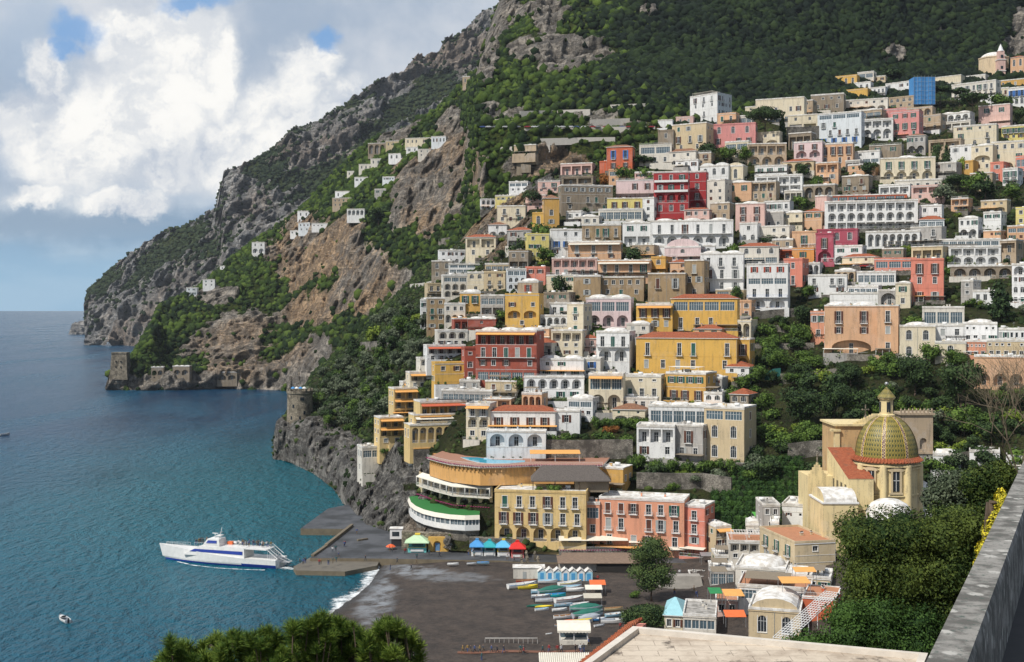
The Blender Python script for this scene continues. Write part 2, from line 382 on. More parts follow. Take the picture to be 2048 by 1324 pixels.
def rough_up(G, rock, amp_r, amp_g, sc_, seed, keep0=True):
    P = G.reshape(-1, 3)
    s1 = ridged(np.stack([P[:, 0] * .8, P[:, 1] * .8, P[:, 2] * 1.0 + P[:, 0] * .0], -1) * sc_, 4, seed)
    bed = P[:, 2] * .9 - P[:, 0] * .42 + 6 * fbm(P * sc_ * 1.2, 3, seed + 9)
    s2 = fbm(np.stack([bed * sc_ * 3.2, P[:, 0] * sc_ * .25, P[:, 1] * sc_ * .25], -1), 4, seed + 20)
    fl = ridged(np.stack([P[:, 0] * sc_ * 3, P[:, 1] * sc_ * 3, P[:, 2] * sc_ * .5], -1), 4, seed + 31)
    g = fbm(P * sc_ * 1.0, 4, seed + 40)
    d = rock * amp_r * ((s1 - .6) * 1.2 + (s2 - .5) * 1.1 + (fl - .6) * .7) + amp_g * (g - .5) * 2
    D = np.stack([d * .25, -d * .85, d * .35], -1).reshape(G.shape)
    G = G + D
    return G

# --- the far headland and the peaks behind it
cF = [145, 172, 178, 225, 330, 430, 446, 530, 584, 650, 700, 760, 830, 870, 885, 925, 960, 985, 1010, 1100]
skyF = [640, 612, 578, 538, 470, 424, 352, 312, 266, 238, 205, 178, 132, 120, 92, 72, 34, 30, 30, 60]
bY = [2560, 2540, 2533, 2520, 2350, 2250, 2200, 2150, 2150, 2150, 2150, 2150, 2150, 2150, 2150, 2150, 2150, 2150, 2150, 2150]
base = [HY + CH * F / y + (4 if x > 172 else -0) for x, y in zip(cF, bY)]
r0 = [(b + 6, y) for b, y in zip(base, bY)]
r1 = [(b * .55 + s * .45, y + 30 + .2 * (b - s)) for b, s, y in zip(base, skyF, bY)]
r2 = [(b * .25 + s * .75, y + 90 + .6 * (b - s)) for b, s, y in zip(base, skyF, bY)]
r3 = [(s, y + 130 + 1.0 * (b - s)) for b, s, y in zip(base, skyF, bY)]
r4 = [(s + 30, y + 500 + 1.0 * (b - s)) for b, s, y in zip(base, skyF, bY)]
GF = sheet(cF, [r0, r1, r2, r3, r4], 169, 1090, 330, 230)
P = GF.reshape(-1, 3); px, py = pix(P); wob = (fbm(P * .02, 5, 3, .65) - .5) * 2.2
rock = np.clip((fbm(P * np.array([.008, .008, .004]), 5, 11) - .33) * 8, 0, 1)
slope_green = in_ell(px, py, [(520, 560, 60, 45, -30, 1), (570, 330, 60, 60, 0, .9), (560, 335, 90, 28, 0, 1), (360, 490, 130, 26, -38, 1), (200, 570, 60, 26, -30, 1), (640, 330, 70, 40, 0, 1), (830, 200, 110, 26, -32, 1), (600, 380, 80, 20, -10, .8), (420, 500, 90, 20, -30, 1)], wob)
rockf = in_ell(px, py, [(250, 640, 90, 50, 0, 1), (650, 290, 110, 40, -28, 1), (470, 430, 60, 70, 0, 1), (560, 440, 70, 40, -30, 1), (360, 590, 90, 50, -30, 1), (930, 100, 60, 25, -30, 1), (940, 60, 40, 30, 0, 1)], wob)
rock = np.clip(np.maximum(rock * (1 - slope_green), rockf), 0, 1); ochF = np.clip((fbm(P * .006, 3, 15) - .35) * 4, 0, 1)
GF = rough_up(GF, rock, 80, 22, .014, 100)
rockF = rock
MF = rockmat('far_rock', [(.035, .06, .02), (.10, .13, .035), (.02, .035, .018)], (.27, .275, .28), (.66, .65, .62), (.62, .50, .40), .42)
finish_terrain('mountain', GF, rock, ochF, MF)

# --- islet at the foot of the far headland
# --- the great green mountain, its cliffs and the promontory with the square tower
cG = [205, 222, 260, 300, 322, 370, 420, 500, 560, 600, 650, 690, 740, 800, 870, 925, 960, 975, 1000, 1060, 1200, 1400, 1600, 1800, 2050, 2350]
sG = [800, 742, 722, 660, 612, 590, 556, 490, 450, 420, 370, 330, 285, 258, 225, 170, 130, 62, -6, -90, -200, -260, -300, -330, -330, -330]
bG = [1120, 1122, 1120, 1125, 1128, 1130, 1132, 1130, 1126, 1090, 1040, 1000, 960, 900, 840, 800, 790, 785, 780, 770, 770, 775, 780, 790, 800, 810]
def rowof(z, Y): return HY - F * (z - CH) / Y
g0, g1, g2, g3, g4, g5 = [], [], [], [], [], []
for x, s, b in zip(cG, sG, bG):
    if x <= 300:
        zs = CH - (s - HY) * (b + 60) / F
        g0.append((rowof(-6, b), b)); g1.append((rowof(zs * .45, b + 4), b + 4)); g2.append((rowof(zs * .8, b + 12), b + 12)); g3.append((rowof(zs * .97, b + 30), b + 30)); g4.append((s, b + 60)); g5.append((rowof(-20, b + 130), b + 130))
    elif x <= 925:
        t = (x - 300) / 625; yt = b + 130 + 380 * t
        g0.append((rowof(-6, b), b)); g1.append((rowof(16, b + 6), b + 6))
        y2 = b + (yt - b) * .32; z2 = CH - ((780 * .62 + s * .38) - HY) * y2 / F; g2.append((rowof(z2, y2), y2))
        y3 = b + (yt - b) * .62; r3_ = 780 * .25 + s * .75; g3.append((r3_, y3)); g4.append((s, yt)); g5.append((s + 60, yt + 260))
    else:
        g0.append((rowof(60, b), b)); g1.append((rowof(95, b + 30), b + 30))
        g2.append((262, b + 90)); g3.append((120, b + 260)); g4.append((min(s, 60) if x > 1000 else s, b + 480)); g5.append((s - 30 if x > 1000 else s + 40, b + 900))
GG = sheet(cG, [g0, g1, g2, g3, g4, g5], 206, 2340, 640, 330)
P = GG.reshape(-1, 3); px, py = pix(P); wob = (fbm(P * .03, 5, 5, .65) - .5) * 2.2
rock = in_ell(px, py, [(655, 505, 118, 74, 0, 1), (690, 592, 112, 44, -22, 1), (600, 625, 60, 30, -20, 1), (470, 690, 85, 72, 0, 1), (560, 745, 90, 50, -10, 1), (620, 720, 60, 40, -30, .9), (400, 765, 230, 26, 0, 1), (220, 765, 45, 40, 0, 1), (430, 590, 45, 25, 0, .8),
    (860, 375, 110, 78, -32, 1), (915, 300, 45, 60, 0, 1), (840, 430, 60, 30, -20, 1), (1110, 335, 100, 34, -5, 1), (1000, 35, 30, 60, 12, 1), (960, 130, 25, 50, 0, .9), (1120, 115, 95, 34, 5, 1), (1095, 45, 34, 40, 0, 1), (1060, 10, 50, 26, 0, 1), (975, 90, 22, 60, 0, 1), (930, 120, 30, 20, 0, .9), (800, 265, 50, 20, -25, .9), (1290, 38, 18, 16, 0, 1), (1020, 15, 45, 26, 0, .9), (720, 275, 40, 20, -30, .7),
    (1785, 110, 26, 22, 0, 1), (2035, 75, 26, 60, 20, 1), (1890, 60, 20, 8, 30, .6), (1000, 230, 70, 16, 5, .6), (1170, 235, 90, 9, 0, .6), (1240, 255, 80, 12, 0, .6), (780, 240, 30, 20, 0, .5), (1590, 40, 10, 6, 0, .5)], wob)
ochG = np.clip(in_ell(px, py, [(660, 520, 130, 120, 0, 1), (880, 380, 120, 110, 0, .9), (1110, 340, 110, 50, 0, 1), (500, 700, 120, 60, 0, .7), (680, 600, 120, 50, -20, 1)]), 0, 1)
edge = np.ones(GG.shape[:2]); edge[:3] = .25
GG = rough_up(GG, rock * edge.ravel(), 26, 0.0, .028, 200)
PG = GG.reshape(-1, 3); amp = np.clip((PG[:, 1] - 850) / 400, 0, 1) * 26 * np.clip((px - 900) / 300, 0, 1) + 5
d = (ridged(PG * np.array([.006, .006, .002]), 4, 301) - .6) * amp * 2.2
GG = (PG + np.stack([d * .2, -d * .7, d * .6], -1) * edge.ravel()[:, None]).reshape(GG.shape)
rockG = rock
MG = rockmat('mountain_rock', [(.040, .065, .012), (.12, .15, .03), (.022, .038, .010)], (.21, .195, .175), (.64, .57, .48), (.78, .54, .33), 1.0)
finish_terrain('hills', GG, rock, ochG, MG); BG = bvh(GG)

# --- the town slope and the near headland
cT = [542, 550, 560, 590, 625, 665, 700, 730, 760, 800, 850, 900, 1000, 1060, 1250, 1420, 1500, 1600, 1750, 1900, 2050, 2350]
T0 = [(930, 612), (924, 604), (918, 603), (930, 585), (948, 555), (980, 508), (1030, 440), (1054, 412), (1064, 402), (1078, 388), (1092, 375), (1102, 364), (1104, 361), (1104, 360), (1104, 360), (1104, 358), (1080, 352), (1092, 346), (1064, 346), (1068, 344), (1068, 342), (1068, 342)]
T1 = [(935, 618), (880, 606), (862, 606), (868, 592), (880, 570), (905, 540), (935, 490), (965, 445), (985, 432), (1010, 410), (1030, 390), (1020, 378), (1005, 374), (1000, 374), (1000, 374), (1000, 372), (985, 368), (965, 372), (945, 368), (925, 362), (905, 356), (900, 350)]
T2 = [(940, 624), (846, 612), (836, 612), (835, 606), (822, 606), (850, 590), (880, 560), (900, 510), (900, 470), (905, 440), (915, 422), (900, 408), (890, 402), (890, 400), (890, 400), (890, 400), (880, 398), (870, 398), (840, 396), (820, 388), (800, 382), (795, 378)]
T3 = [(945, 640), (860, 660), (844, 640), (815, 630), (780, 640), (780, 640), (790, 620), (790, 590), (785, 545), (780, 505), (770, 475), (760, 455), (755, 450), (750, 445), (750, 450), (740, 450), (740, 452), (720, 456), (700, 440), (680, 430), (670, 425), (660, 420)]
T4 = [(950, 680), (890, 700), (850, 690), (800, 680), (760, 690), (725, 690), (710, 670), (690, 650), (665, 620), (650, 580), (640, 540), (630, 520), (600, 510), (590, 512), (590, 512), (590, 512), (590, 514), (590, 514), (570, 505), (560, 500), (550, 495), (550, 490)]
T5 = [(955, 740), (930, 780), (880, 760), (830, 760), (745, 760), (715, 740), (690, 730), (665, 720), (640, 710), (600, 700), (560, 690), (540, 650), (480, 620), (440, 620), (430, 620), (420, 620), (400, 620), (400, 620), (390, 620), (380, 610), (380, 605), (380, 600)]
T6 = [(960, 820), (960, 850), (920, 860), (880, 860), (780, 860), (745, 840), (700, 820), (665, 810), (625, 790), (580, 770), (530, 760), (500, 730), (400, 710), (370, 700), (305, 690), (250, 700), (240, 710), (220, 730), (205, 750), (200, 760), (190, 780), (180, 780)]
T7 = [(985, 900), (985, 900), (960, 930), (930, 930), (860, 930), (820, 920), (780, 900), (740, 890), (700, 880), (650, 860), (600, 850), (560, 830), (470, 800), (420, 800), (340, 790), (290, 790), (270, 800), (250, 820), (235, 840), (225, 850), (215, 860), (205, 860)]
GT = sheet(cT, [T0, T1, T2, T3, T4, T5, T6, T7], 543, 2340, 620, 300)
P = GT.reshape(-1, 3); px, py = pix(P); wob = (fbm(P * .05, 4, 6) - .5) * 1.2
rock = in_ell(px, py, [(985, 450, 75, 70, 0, 1), (600, 890, 60, 52, 0, 1), (680, 930, 60, 60, 30, 1), (740, 990, 60, 90, 0, 1), (800, 1050, 60, 60, 0, 1), (860, 1100, 50, 40, 0, .8), (790, 930, 70, 40, 0, .9), (905, 430, 40, 50, 0, .8), (700, 1040, 40, 60, 0, 1),
     (560, 900, 30, 60, 0, 1), (640, 860, 60, 20, 20, .6), (1060, 350, 40, 30, 0, 1)], wob)
ochT = np.clip(in_ell(px, py, [(985, 450, 85, 80, 0, 1), (860, 1080, 60, 60, 0, .4)]), 0, 1)
edge = np.ones(GT.shape[:2]); edge[:2] = .4; edge[:, :4] = .3
GT = rough_up(GT, rock * edge.ravel(), 14, 1.2, .07, 400)
rockT = rock
MT = rockmat('hillside_soil', [(.035, .055, .014), (.10, .115, .035), (.07, .06, .038)], (.12, .115, .11), (.42, .40, .36), (.76, .52, .30), 2.0)
finish_terrain('hillside', GT, rock, ochT, MT); BT = bvh(GT)
def hit(px, py, which='T'):
    """where the view ray through a photo pixel meets the town slope (or the mountainside)"""
    d = Vector(((px - CX) / F, 1, -(py - HY) / F)).normalized()
    for b in ((BT, BG) if which == 'T' else (BG, BT)):
        r = b.ray_cast(Vector((0, 0, CH)), d)
        if r[0] is not None: return r[0]
    if py > 900:
        z = 2.2
        for _ in range(6): q = at_z(px, py, z); z = max(2.2, float(ground_z(q.x, q.y)))
        return q
    return None
def ground(x, y, which='T'):
    r = (BT if which == 'T' else BG).ray_cast(Vector((x, y, 900)), Vector((0, 0, -1)))
    return r[0].z if r[0] is not None else None

# --- forest that covers the mountain: one mass nobody could count
def crown_variants(n, rough=.35, flat=.8, sub=1):
    out = []
    for i in range(n):
        bm = bmesh.new(); bmesh.ops.create_icosphere(bm, subdivisions=sub, radius=1)
        for v in bm.verts:
            k = 1 + random.uniform(-rough, rough); v.co *= k; v.co.z *= flat
        bm.verts.ensure_lookup_table()
        V = np.array([v.co[:] for v in bm.verts]); Fc = np.array([[q.index for q in f.verts] for f in bm.faces]); bm.free()
        out.append((V, Fc))
    return out
def scatter_mass(name, G, weight, n, smin, smax, mat, seed, sub=1, label=None, mats=None, lift=.35):
    rs = np.random.RandomState(seed); nr, nc = G.shape[:2]
    A = G[:-1, :-1].reshape(-1, 3); B = G[:-1, 1:].reshape(-1, 3); D = G[1:, :-1].reshape(-1, 3)
    nn = np.cross(B - A, D - A); area = np.linalg.norm(nn, axis=1); cen = (B + D) / 2
    facing = np.einsum('ij,ij->i', nn / np.maximum(area, 1e-9)[:, None], np.array([0, 0, CH]) - cen) / np.linalg.norm(cen, axis=1)
    fx, fy = pix(cen); W = weight.reshape(nr, nc)[:-1, :-1].ravel()
    w_ = area * W * (facing > -.25) * (fx > -60) * (fx < 2110) * (fy > -60) * (fy < 1400)
    w_ = w_ / w_.sum(); idx = rs.choice(len(w_), n, p=w_)
    a, b = rs.rand(n, 1), rs.rand(n, 1); C0 = A[idx] + (B - A)[idx] * a + (D - A)[idx] * b
    var = crown_variants(7, .46, .85, sub); Vs, Fs, off = [], [], 0; vi = rs.randint(0, 7, n)
    size = (smin + (smax - smin) * rs.rand(n) ** 1.8)
    for k in range(7):
        q = np.where(vi == k)[0]; V0, F0 = var[k]; ang = rs.rand(len(q)) * 6.28; c, s = np.cos(ang), np.sin(ang)
        st = 1 + .5 * (rs.rand(len(q)) - .3)
        X = V0[None, :, 0] * c[:, None] - V0[None, :, 1] * s[:, None]; Y = V0[None, :, 0] * s[:, None] + V0[None, :, 1] * c[:, None]; Z = V0[None, :, 2] * st[:, None] + lift
        V = np.stack([X, Y, Z + 0 * X], -1) * size[q][:, None, None] + C0[q][:, None, :]
        Vs.append(V.reshape(-1, 3)); Fs.append((F0[None] + (np.arange(len(q)) * len(V0))[:, None, None]).reshape(-1, 3) + off); off += len(q) * len(V0)
    o = fast_mesh(name, np.concatenate(Vs), np.concatenate(Fs), [mat], k=3)
    tag(o, label, 'forest', kind='stuff'); return o
def m_forest(name, dark, mid, light, sc1=.02):
    m, n = newmat(name)
    rnd = n.n('ShaderNodeNewGeometry').outputs['Random Per Island']
    big = n.noise(n.geo, sc1, 4); fine = n.noise(n.geo, .5, 4, .7)
    c = n.mix(n.ramp(big, .38, .62), dark, mid); c = n.mix(n.ramp(rnd, .55, 1.0, 0, .85, False), c, light)
    c = n.mix(n.ramp(rnd, 0.0, .35, .6, 0, False), c, tuple(x * .5 for x in dark)); c = n.mix(n.ramp(fine, .45, .7, 0, .5), c, tuple(x * .5 for x in dark))
    n.put(n.p.inputs['Base Color'], c); n.p.inputs['Roughness'].default_value = .8; n.p.inputs['Specular IOR Level'].default_value = .15; bumpn(n, n.noise(n.geo, 1.6 if sc1 < .05 else 4, 3, .7), 1.0, 1.2 if sc1 < .05 else .3); return m
FOR = m_forest('mountain_forest', (.012, .028, .009), (.050, .090, .014), (.12, .18, .028)); FORF = m_forest('far_forest', (.022, .038, .018), (.040, .062, .025), (.06, .08, .035), .01)
pxG, pyG = pix(GG.reshape(-1, 3)); pxF, pyF = pix(GF.reshape(-1, 3))
bright = in_ell(pxG, pyG, [(1200, 235, 160, 60, 0, .75), (860, 230, 60, 60, -20, .5), (600, 410, 70, 20, -30, .4)], 0)
wG = np.clip(1 - rockG * 1.5, .012, 1) * (1 - .55 * bright)
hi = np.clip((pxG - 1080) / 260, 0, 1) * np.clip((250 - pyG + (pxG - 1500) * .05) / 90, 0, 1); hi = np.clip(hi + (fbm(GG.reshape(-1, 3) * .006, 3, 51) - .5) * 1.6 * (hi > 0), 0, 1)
FORD = m_forest('painted_shade_forest', (.007, .016, .009), (.018, .036, .012), (.040, .066, .018))  # same woods in darker greens: cloud shade painted into the leaf colour
scatter_mass('forest', GG, wG * (1 - hi), 23000, 1.8, 4.6, FOR, 1, label='light green scrub and woods on the slopes above and left of the town')
scatter_mass('forest', GG, wG * hi + 1e-9, 17000, 2.0, 5.0, FORD, 6, label='dense forest coloured dark for cloud shade on the high mountain behind the town')
wF = np.clip(1 - rockF * 1.15, .07, 1)
scatter_mass('forest', GF, wF, 6500, 3, 6.5, FORF, 2, label='patches of scrub and trees on the distant headland cliffs')

# --- sea
def m_sea():
    m, n = newmat('sea_water')
    v1 = n.noise(n.scalev(n.geo, 1, .45, 1, (0, 0, R(20))), .16, 6, .62); v2 = n.noise(n.scalev(n.geo, 1, .5, 1, (0, 0, R(-15))), .45, 5, .62)
    big = n.noise(n.scalev(n.geo, 1, .3, 1, (0, 0, R(12))), .011, 6, .68, .6)
    d = n.n('ShaderNodeVectorMath', operation='DISTANCE'); n.put(d.inputs[0], n.scalev(n.geo, 1, .62, 1)); d.inputs[1].default_value = (-75, 310, 0)
    shore = n.ramp(d.outputs['Value'], 10, 260, 1, 0)
    deep = n.mix(n.ramp(big, .35, .65), (.003, .036, .090), (.008, .078, .145))
    c = n.mix(n.m('MULTIPLY', shore, .75), deep, (.004, .135, .165))
    n.put(n.p.inputs['Base Color'], c)
    n.p.inputs['Specular IOR Level'].default_value = .22; n.put(n.p.inputs['Roughness'], n.ramp(big, .3, .7, .16, .30)); n.p.inputs['IOR'].default_value = 1.333
    h = n.m('ADD', n.m('MULTIPLY', v1, 1.0), n.m('MULTIPLY', v2, .6)); b = n.n('ShaderNodeBump'); b.inputs['Strength'].default_value = 1; b.inputs['Distance'].default_value = 4.5
    n.put(b.inputs['Height'], h); n.t.links.new(b.outputs[0], n.p.inputs['Normal']); return m
sea = MB(); sea.face([(-40000, 60, 0), (40000, 60, 0), (40000, 45000, 0), (-40000, 45000, 0)], m_sea()); tag(sea.build('sea'), kind='structure')

# sea air that fades the far headland
hz = MB(); hz.box(-3000, 3000, -60, 4200, -9, 1300, simple('unused', (1, 1, 1))); m = bpy.data.materials.new('sea_air'); m.use_nodes = True; n = NT(m.node_tree)
pv = n.n('ShaderNodeVolumePrincipled'); pv.inputs['Color'].default_value = (.80, .88, 1.0, 1); pv.inputs['Density'].default_value = .000032; pv.inputs['Anisotropy'].default_value = .2
ho = n.n('ShaderNodeOutputMaterial'); n.t.links.new(pv.outputs[0], ho.inputs['Volume']); hz.mats = [m]; tag(hz.build('haze'), kind='stuff')
# ---------------------------------------------------------------- shore, beach and village ground
shore_px = [(758, 1128), (752, 1145), (735, 1170), (700, 1198), (668, 1220), (640, 1240), (612, 1275), (590, 1340)]
shoreW = [at_z(a, b, 0) for a, b in shore_px]
sy = [p.y for p in shoreW][::-1]; sx = [p.x for p in shoreW][::-1]
def xs(Y): return np.interp(Y, sy, sx)
def ground_z(X, Y):
    X = np.asarray(X, float); Y = np.asarray(Y, float); d = X - xs(Y)
    z = np.clip(d * .075, -2.0, 1.7) + .12 * np.clip(d / 20, 0, 1) * np.sin(X * .35 + Y * .2)
    t = np.clip((X - 44) / 55, 0, 1); z = z + 11 * t * t * (3 - 2 * t)
    near = 66 - .36 * Y; k = np.clip((185 - Y) / 30, 0, 1) * np.clip((X + 60) / 30, 0, 1)
    z = z * (1 - k) + np.maximum(z, near) * k
    return np.minimum(z, 76 - .30 * Y - 2 + 400 * (Y > 200))
gx = np.arange(-80, 420, 1.6); gy = np.arange(3, 364, 1.5); GX, GY = np.meshgrid(gx, gy)
GZ = ground_z(GX, GY); Pg = np.stack([GX, GY, GZ + .10 * fbm(np.stack([GX, GY, GX * 0], -1).reshape(-1, 3) * .4, 3, 77).reshape(GX.shape)], -1)
def m_sand():
    m, n = newmat('dark_beach_sand')
    wt = n.n('ShaderNodeAttribute', attribute_name='wet').outputs['Fac']; gr = n.n('ShaderNodeAttribute', attribute_name='gravel').outputs['Fac']
    z = n.noise(n.geo, .25, 6, .7); f = n.noise(n.geo, 3.0, 5, .8)
    z2 = n.noise(n.scalev(n.geo, 1, 2.5, 1), .9, 6, .75); c = n.mix(n.ramp(n.m('ADD', n.m('MULTIPLY', z, .5), n.m('MULTIPLY', z2, .5)), .38, .62), (.022, .017, .014), (.075, .056, .044)); c = n.mix(n.ramp(f, .58, .72), c, (.19, .165, .145))
    c = n.mix(n.m('MULTIPLY', gr, n.ramp(n.noise(n.geo, .22, 6, .7), .35, .6)), c, (.24, .26, .28))
    c = n.mix(wt, c, (.022, .019, .017))
    n.put(n.p.inputs['Base Color'], c); n.put(n.p.inputs['Roughness'], n.ramp(wt, 0, 1, .9, .35)); bumpn(n, n.m('ADD', f, n.m('MULTIPLY', z, 2)), .8, .25); return m
SAND = m_sand()
nr, nc = GX.shape; beach = fast_mesh('beach', Pg.reshape(-1, 3), grid_faces(nr, nc), [SAND], k=4)
bx, by = pix(Pg.reshape(-1, 3)); dsh = (GX - xs(GY)).ravel()
wet = np.clip(1 - dsh / 5.0, 0, 1); grv = in_ell(bx, by, [(790, 1138, 95, 12, 4, .9), (755, 1185, 34, 40, 0, .9), (740, 1218, 26, 40, 20, .7), (880, 1152, 90, 10, 3, .5)], (fbm(Pg.reshape(-1, 3) * .25, 3, 8) - .5) * 1.2)
for k, A in (('wet', wet), ('gravel', grv)): beach.data.attributes.new(k, 'FLOAT', 'POINT').data.foreach_set('value', A.astype(np.float32))
beach.data.polygons.foreach_set('use_smooth', [True] * len(beach.data.polygons)); tag(beach, kind='structure')

# paved plaza, pier and lower quay
def m_paving(name, a, b, wetp=.5):
    m, n = newmat(name); z = n.noise(n.geo, .12, 5); f = n.noise(n.geo, 1.5, 5, .7)
    br = n.n('ShaderNodeTexBrick'); n.put(br.inputs['Vector'], n.geo); br.inputs['Scale'].default_value = .6; br.inputs['Mortar Size'].default_value = .015
    c = n.mix(n.ramp(z, .35, .65), a, b); c = n.mix(n.m('MULTIPLY', br.outputs['Fac'], .5), c, tuple(x * .5 for x in a)); c = n.mix(n.ramp(f, .5, .8, 0, .5), c, tuple(x * .6 for x in a))
    n.put(n.p.inputs['Base Color'], c); n.put(n.p.inputs['Roughness'], n.ramp(z, .3, .7, .85, .85 - wetp * .5)); bumpn(n, f, .2, .05); return m
PAVE = m_paving('dark_lava_paving', (.035, .038, .042), (.085, .09, .10)); QUAY = simple('wet_quay_concrete', (.16, .13, .085), .7, .5, .5, bump=.4)
def px_poly(pts, z): return [(p.x, p.y) for p in (at_z(a, b, z) for a, b in pts)]
plaza = MB()
pz = px_poly([(601, 1057), (656, 1017), (700, 1008), (800, 1035), (950, 1066), (1300, 1085), (1500, 1085), (1500, 1126), (1260, 1126), (1040, 1124), (1000, 1121), (750, 1117), (620, 1116), (700, 1058)], 2.2)
plaza.prism(pz, -2.5, 2.2, QUAY, PAVE); tag(plaza.build('plaza'), kind='structure')
lq = MB(); lq.prism(px_poly([(587, 1133), (622, 1114), (760, 1119), (754, 1131), (690, 1143), (592, 1141)], 1.3), -2.5, 1.3, QUAY, simple('quay_top', (.13, .115, .09), .7, .4, .4)); tag(lq.build('lower_quay'), kind='structure')
wl = MB()
for a, b, w_, h in (((704, 1053), (652, 1094), .5, .9), ((652, 1094), (625, 1113), .5, .6), ((735, 1079), (715, 1082), .4, .5)):
    p, q = at_z(*a, 2.2), at_z(*b, 2.2); d = (q - p).normalized(); nrm = Vector((-d.y, d.x, 0)) * w_
    wl.prism([(p - nrm).xy[:], (q - nrm).xy[:], (q + nrm).xy[:], (p + nrm).xy[:]], 2.2, 2.2 + h, QUAY)
tag(wl.build('breakwater_wall'), 'low stepped concrete breakwater wall running diagonally down the pier', 'sea wall')

# foam where the sea meets sand and rock
def m_foam():
    m, n = newmat('sea_foam'); n.put(n.p.inputs['Base Color'], (.82, .86, .87)); n.p.inputs['Roughness'].default_value = .8
    e = n.n('ShaderNodeAttribute', attribute_name='edge').outputs['Fac']; z = n.noise(n.scalev(n.geo, 1, 1, 1), .40, 8, .75)
    n.put(n.p.inputs['Alpha'], n.ramp(n.m('ADD', z, n.m('MULTIPLY', e, .30)), .58, .92)); return m
FOAM = m_foam()
def foam_strip(pts, w_in, w_out, name='foam', seed=1):
    V, Fc, E = [], [], []; n = len(pts); rows = 7
    for i, p in enumerate(pts):
        d = (pts[min(i + 1, n - 1)] - pts[max(i - 1, 0)]).normalized(); nr_ = Vector((-d.y, d.x, 0))
        k = .6 + .8 * vnoise([[p.x * .15, p.y * .15, seed]])[0]
        for j in range(rows):
            t = j / (rows - 1); q = p + nr_ * (-w_in + (w_in + w_out) * t) * k + nr_ * 1.4 * math.sin(p.y * .21 + p.x * .1); V.append((q.x, q.y, .09)); E.append(1 - abs(2 * t - 1) ** 1.5)
    for i in range(n - 1):
        for j in range(rows - 1): a = i * rows + j; Fc.append((a, a + 1, a + rows + 1, a + rows))
    o = mesh_np(name, V, Fc, [FOAM]); o.data.attributes.new('edge', 'FLOAT', 'POINT').data.foreach_set('value', np.array(E, dtype=np.float32))
    return o
def resample(pts, step):
    out = [pts[0]]
    for a, b in zip(pts[:-1], pts[1:]):
        n = max(1, int((b - a).length / step)); out += [a + (b - a) * (i / n) for i in range(1, n + 1)]
    return out
fs = foam_strip(resample([Vector((p.x, p.y, 0)) for p in shoreW], 1.5), 3.6, 4.2); tag(fs, 'white foam of a small wave breaking along the dark beach', 'foam', kind='stuff')

def leafcloud(lobes, n, leaf, mat, inner=None, up=.25, seed=0, solid=.72):
    """crown of many small leaf-sized faces spread through several lobes; lobes = (x,y,z,rx,ry,rz)"""
    rs = np.random.RandomState(seed); L = np.array(lobes, float); vol = L[:, 3] * L[:, 4] * L[:, 5]; pr = vol ** .67; pr /= pr.sum()
    k = rs.choice(len(L), n, p=pr); d = rs.normal(size=(n, 3)); d /= np.linalg.norm(d, axis=1)[:, None]
    r = .62 + .46 * rs.rand(n) ** .7; nz = vnoise(d * 2.6 + L[k, :3] * 1.3 + 11, seed) * .5 + .75
    P = L[k, :3] + d * L[k, 3:6] * (r * nz)[:, None]
    nrm = d + rs.normal(size=(n, 3)) * .55 + np.array([0, 0, up]); nrm /= np.linalg.norm(nrm, axis=1)[:, None]
    t = np.cross(nrm, rs.normal(size=(n, 3))); t /= np.linalg.norm(t, axis=1)[:, None] + 1e-9; b = np.cross(nrm, t)
    s = leaf * (.6 + .8 * rs.rand(n))[:, None]
    V = np.stack([P - t * s, P - b * s * .6 + nrm * s * .15, P + t * s, P + b * s * .6 + nrm * s * .15], 1).reshape(-1, 3)
    Fq = np.arange(n * 4).reshape(-1, 4)
    o = fast_mesh('crown', V, Fq, [mat], k=4)
    if solid:
        bm = bmesh.new(); bm.from_mesh(o.data)
        for (x, y, z, rx, ry, rz) in lobes:
            q = bmesh.ops.create_icosphere(bm, subdivisions=1, radius=1)
            for v in q['verts']: f = solid * random.uniform(.8, 1.05); v.co = Vector((x + v.co.x * rx * f, y + v.co.y * ry * f, z + v.co.z * rz * f))
        bm.to_mesh(o.data); bm.free()
    return o
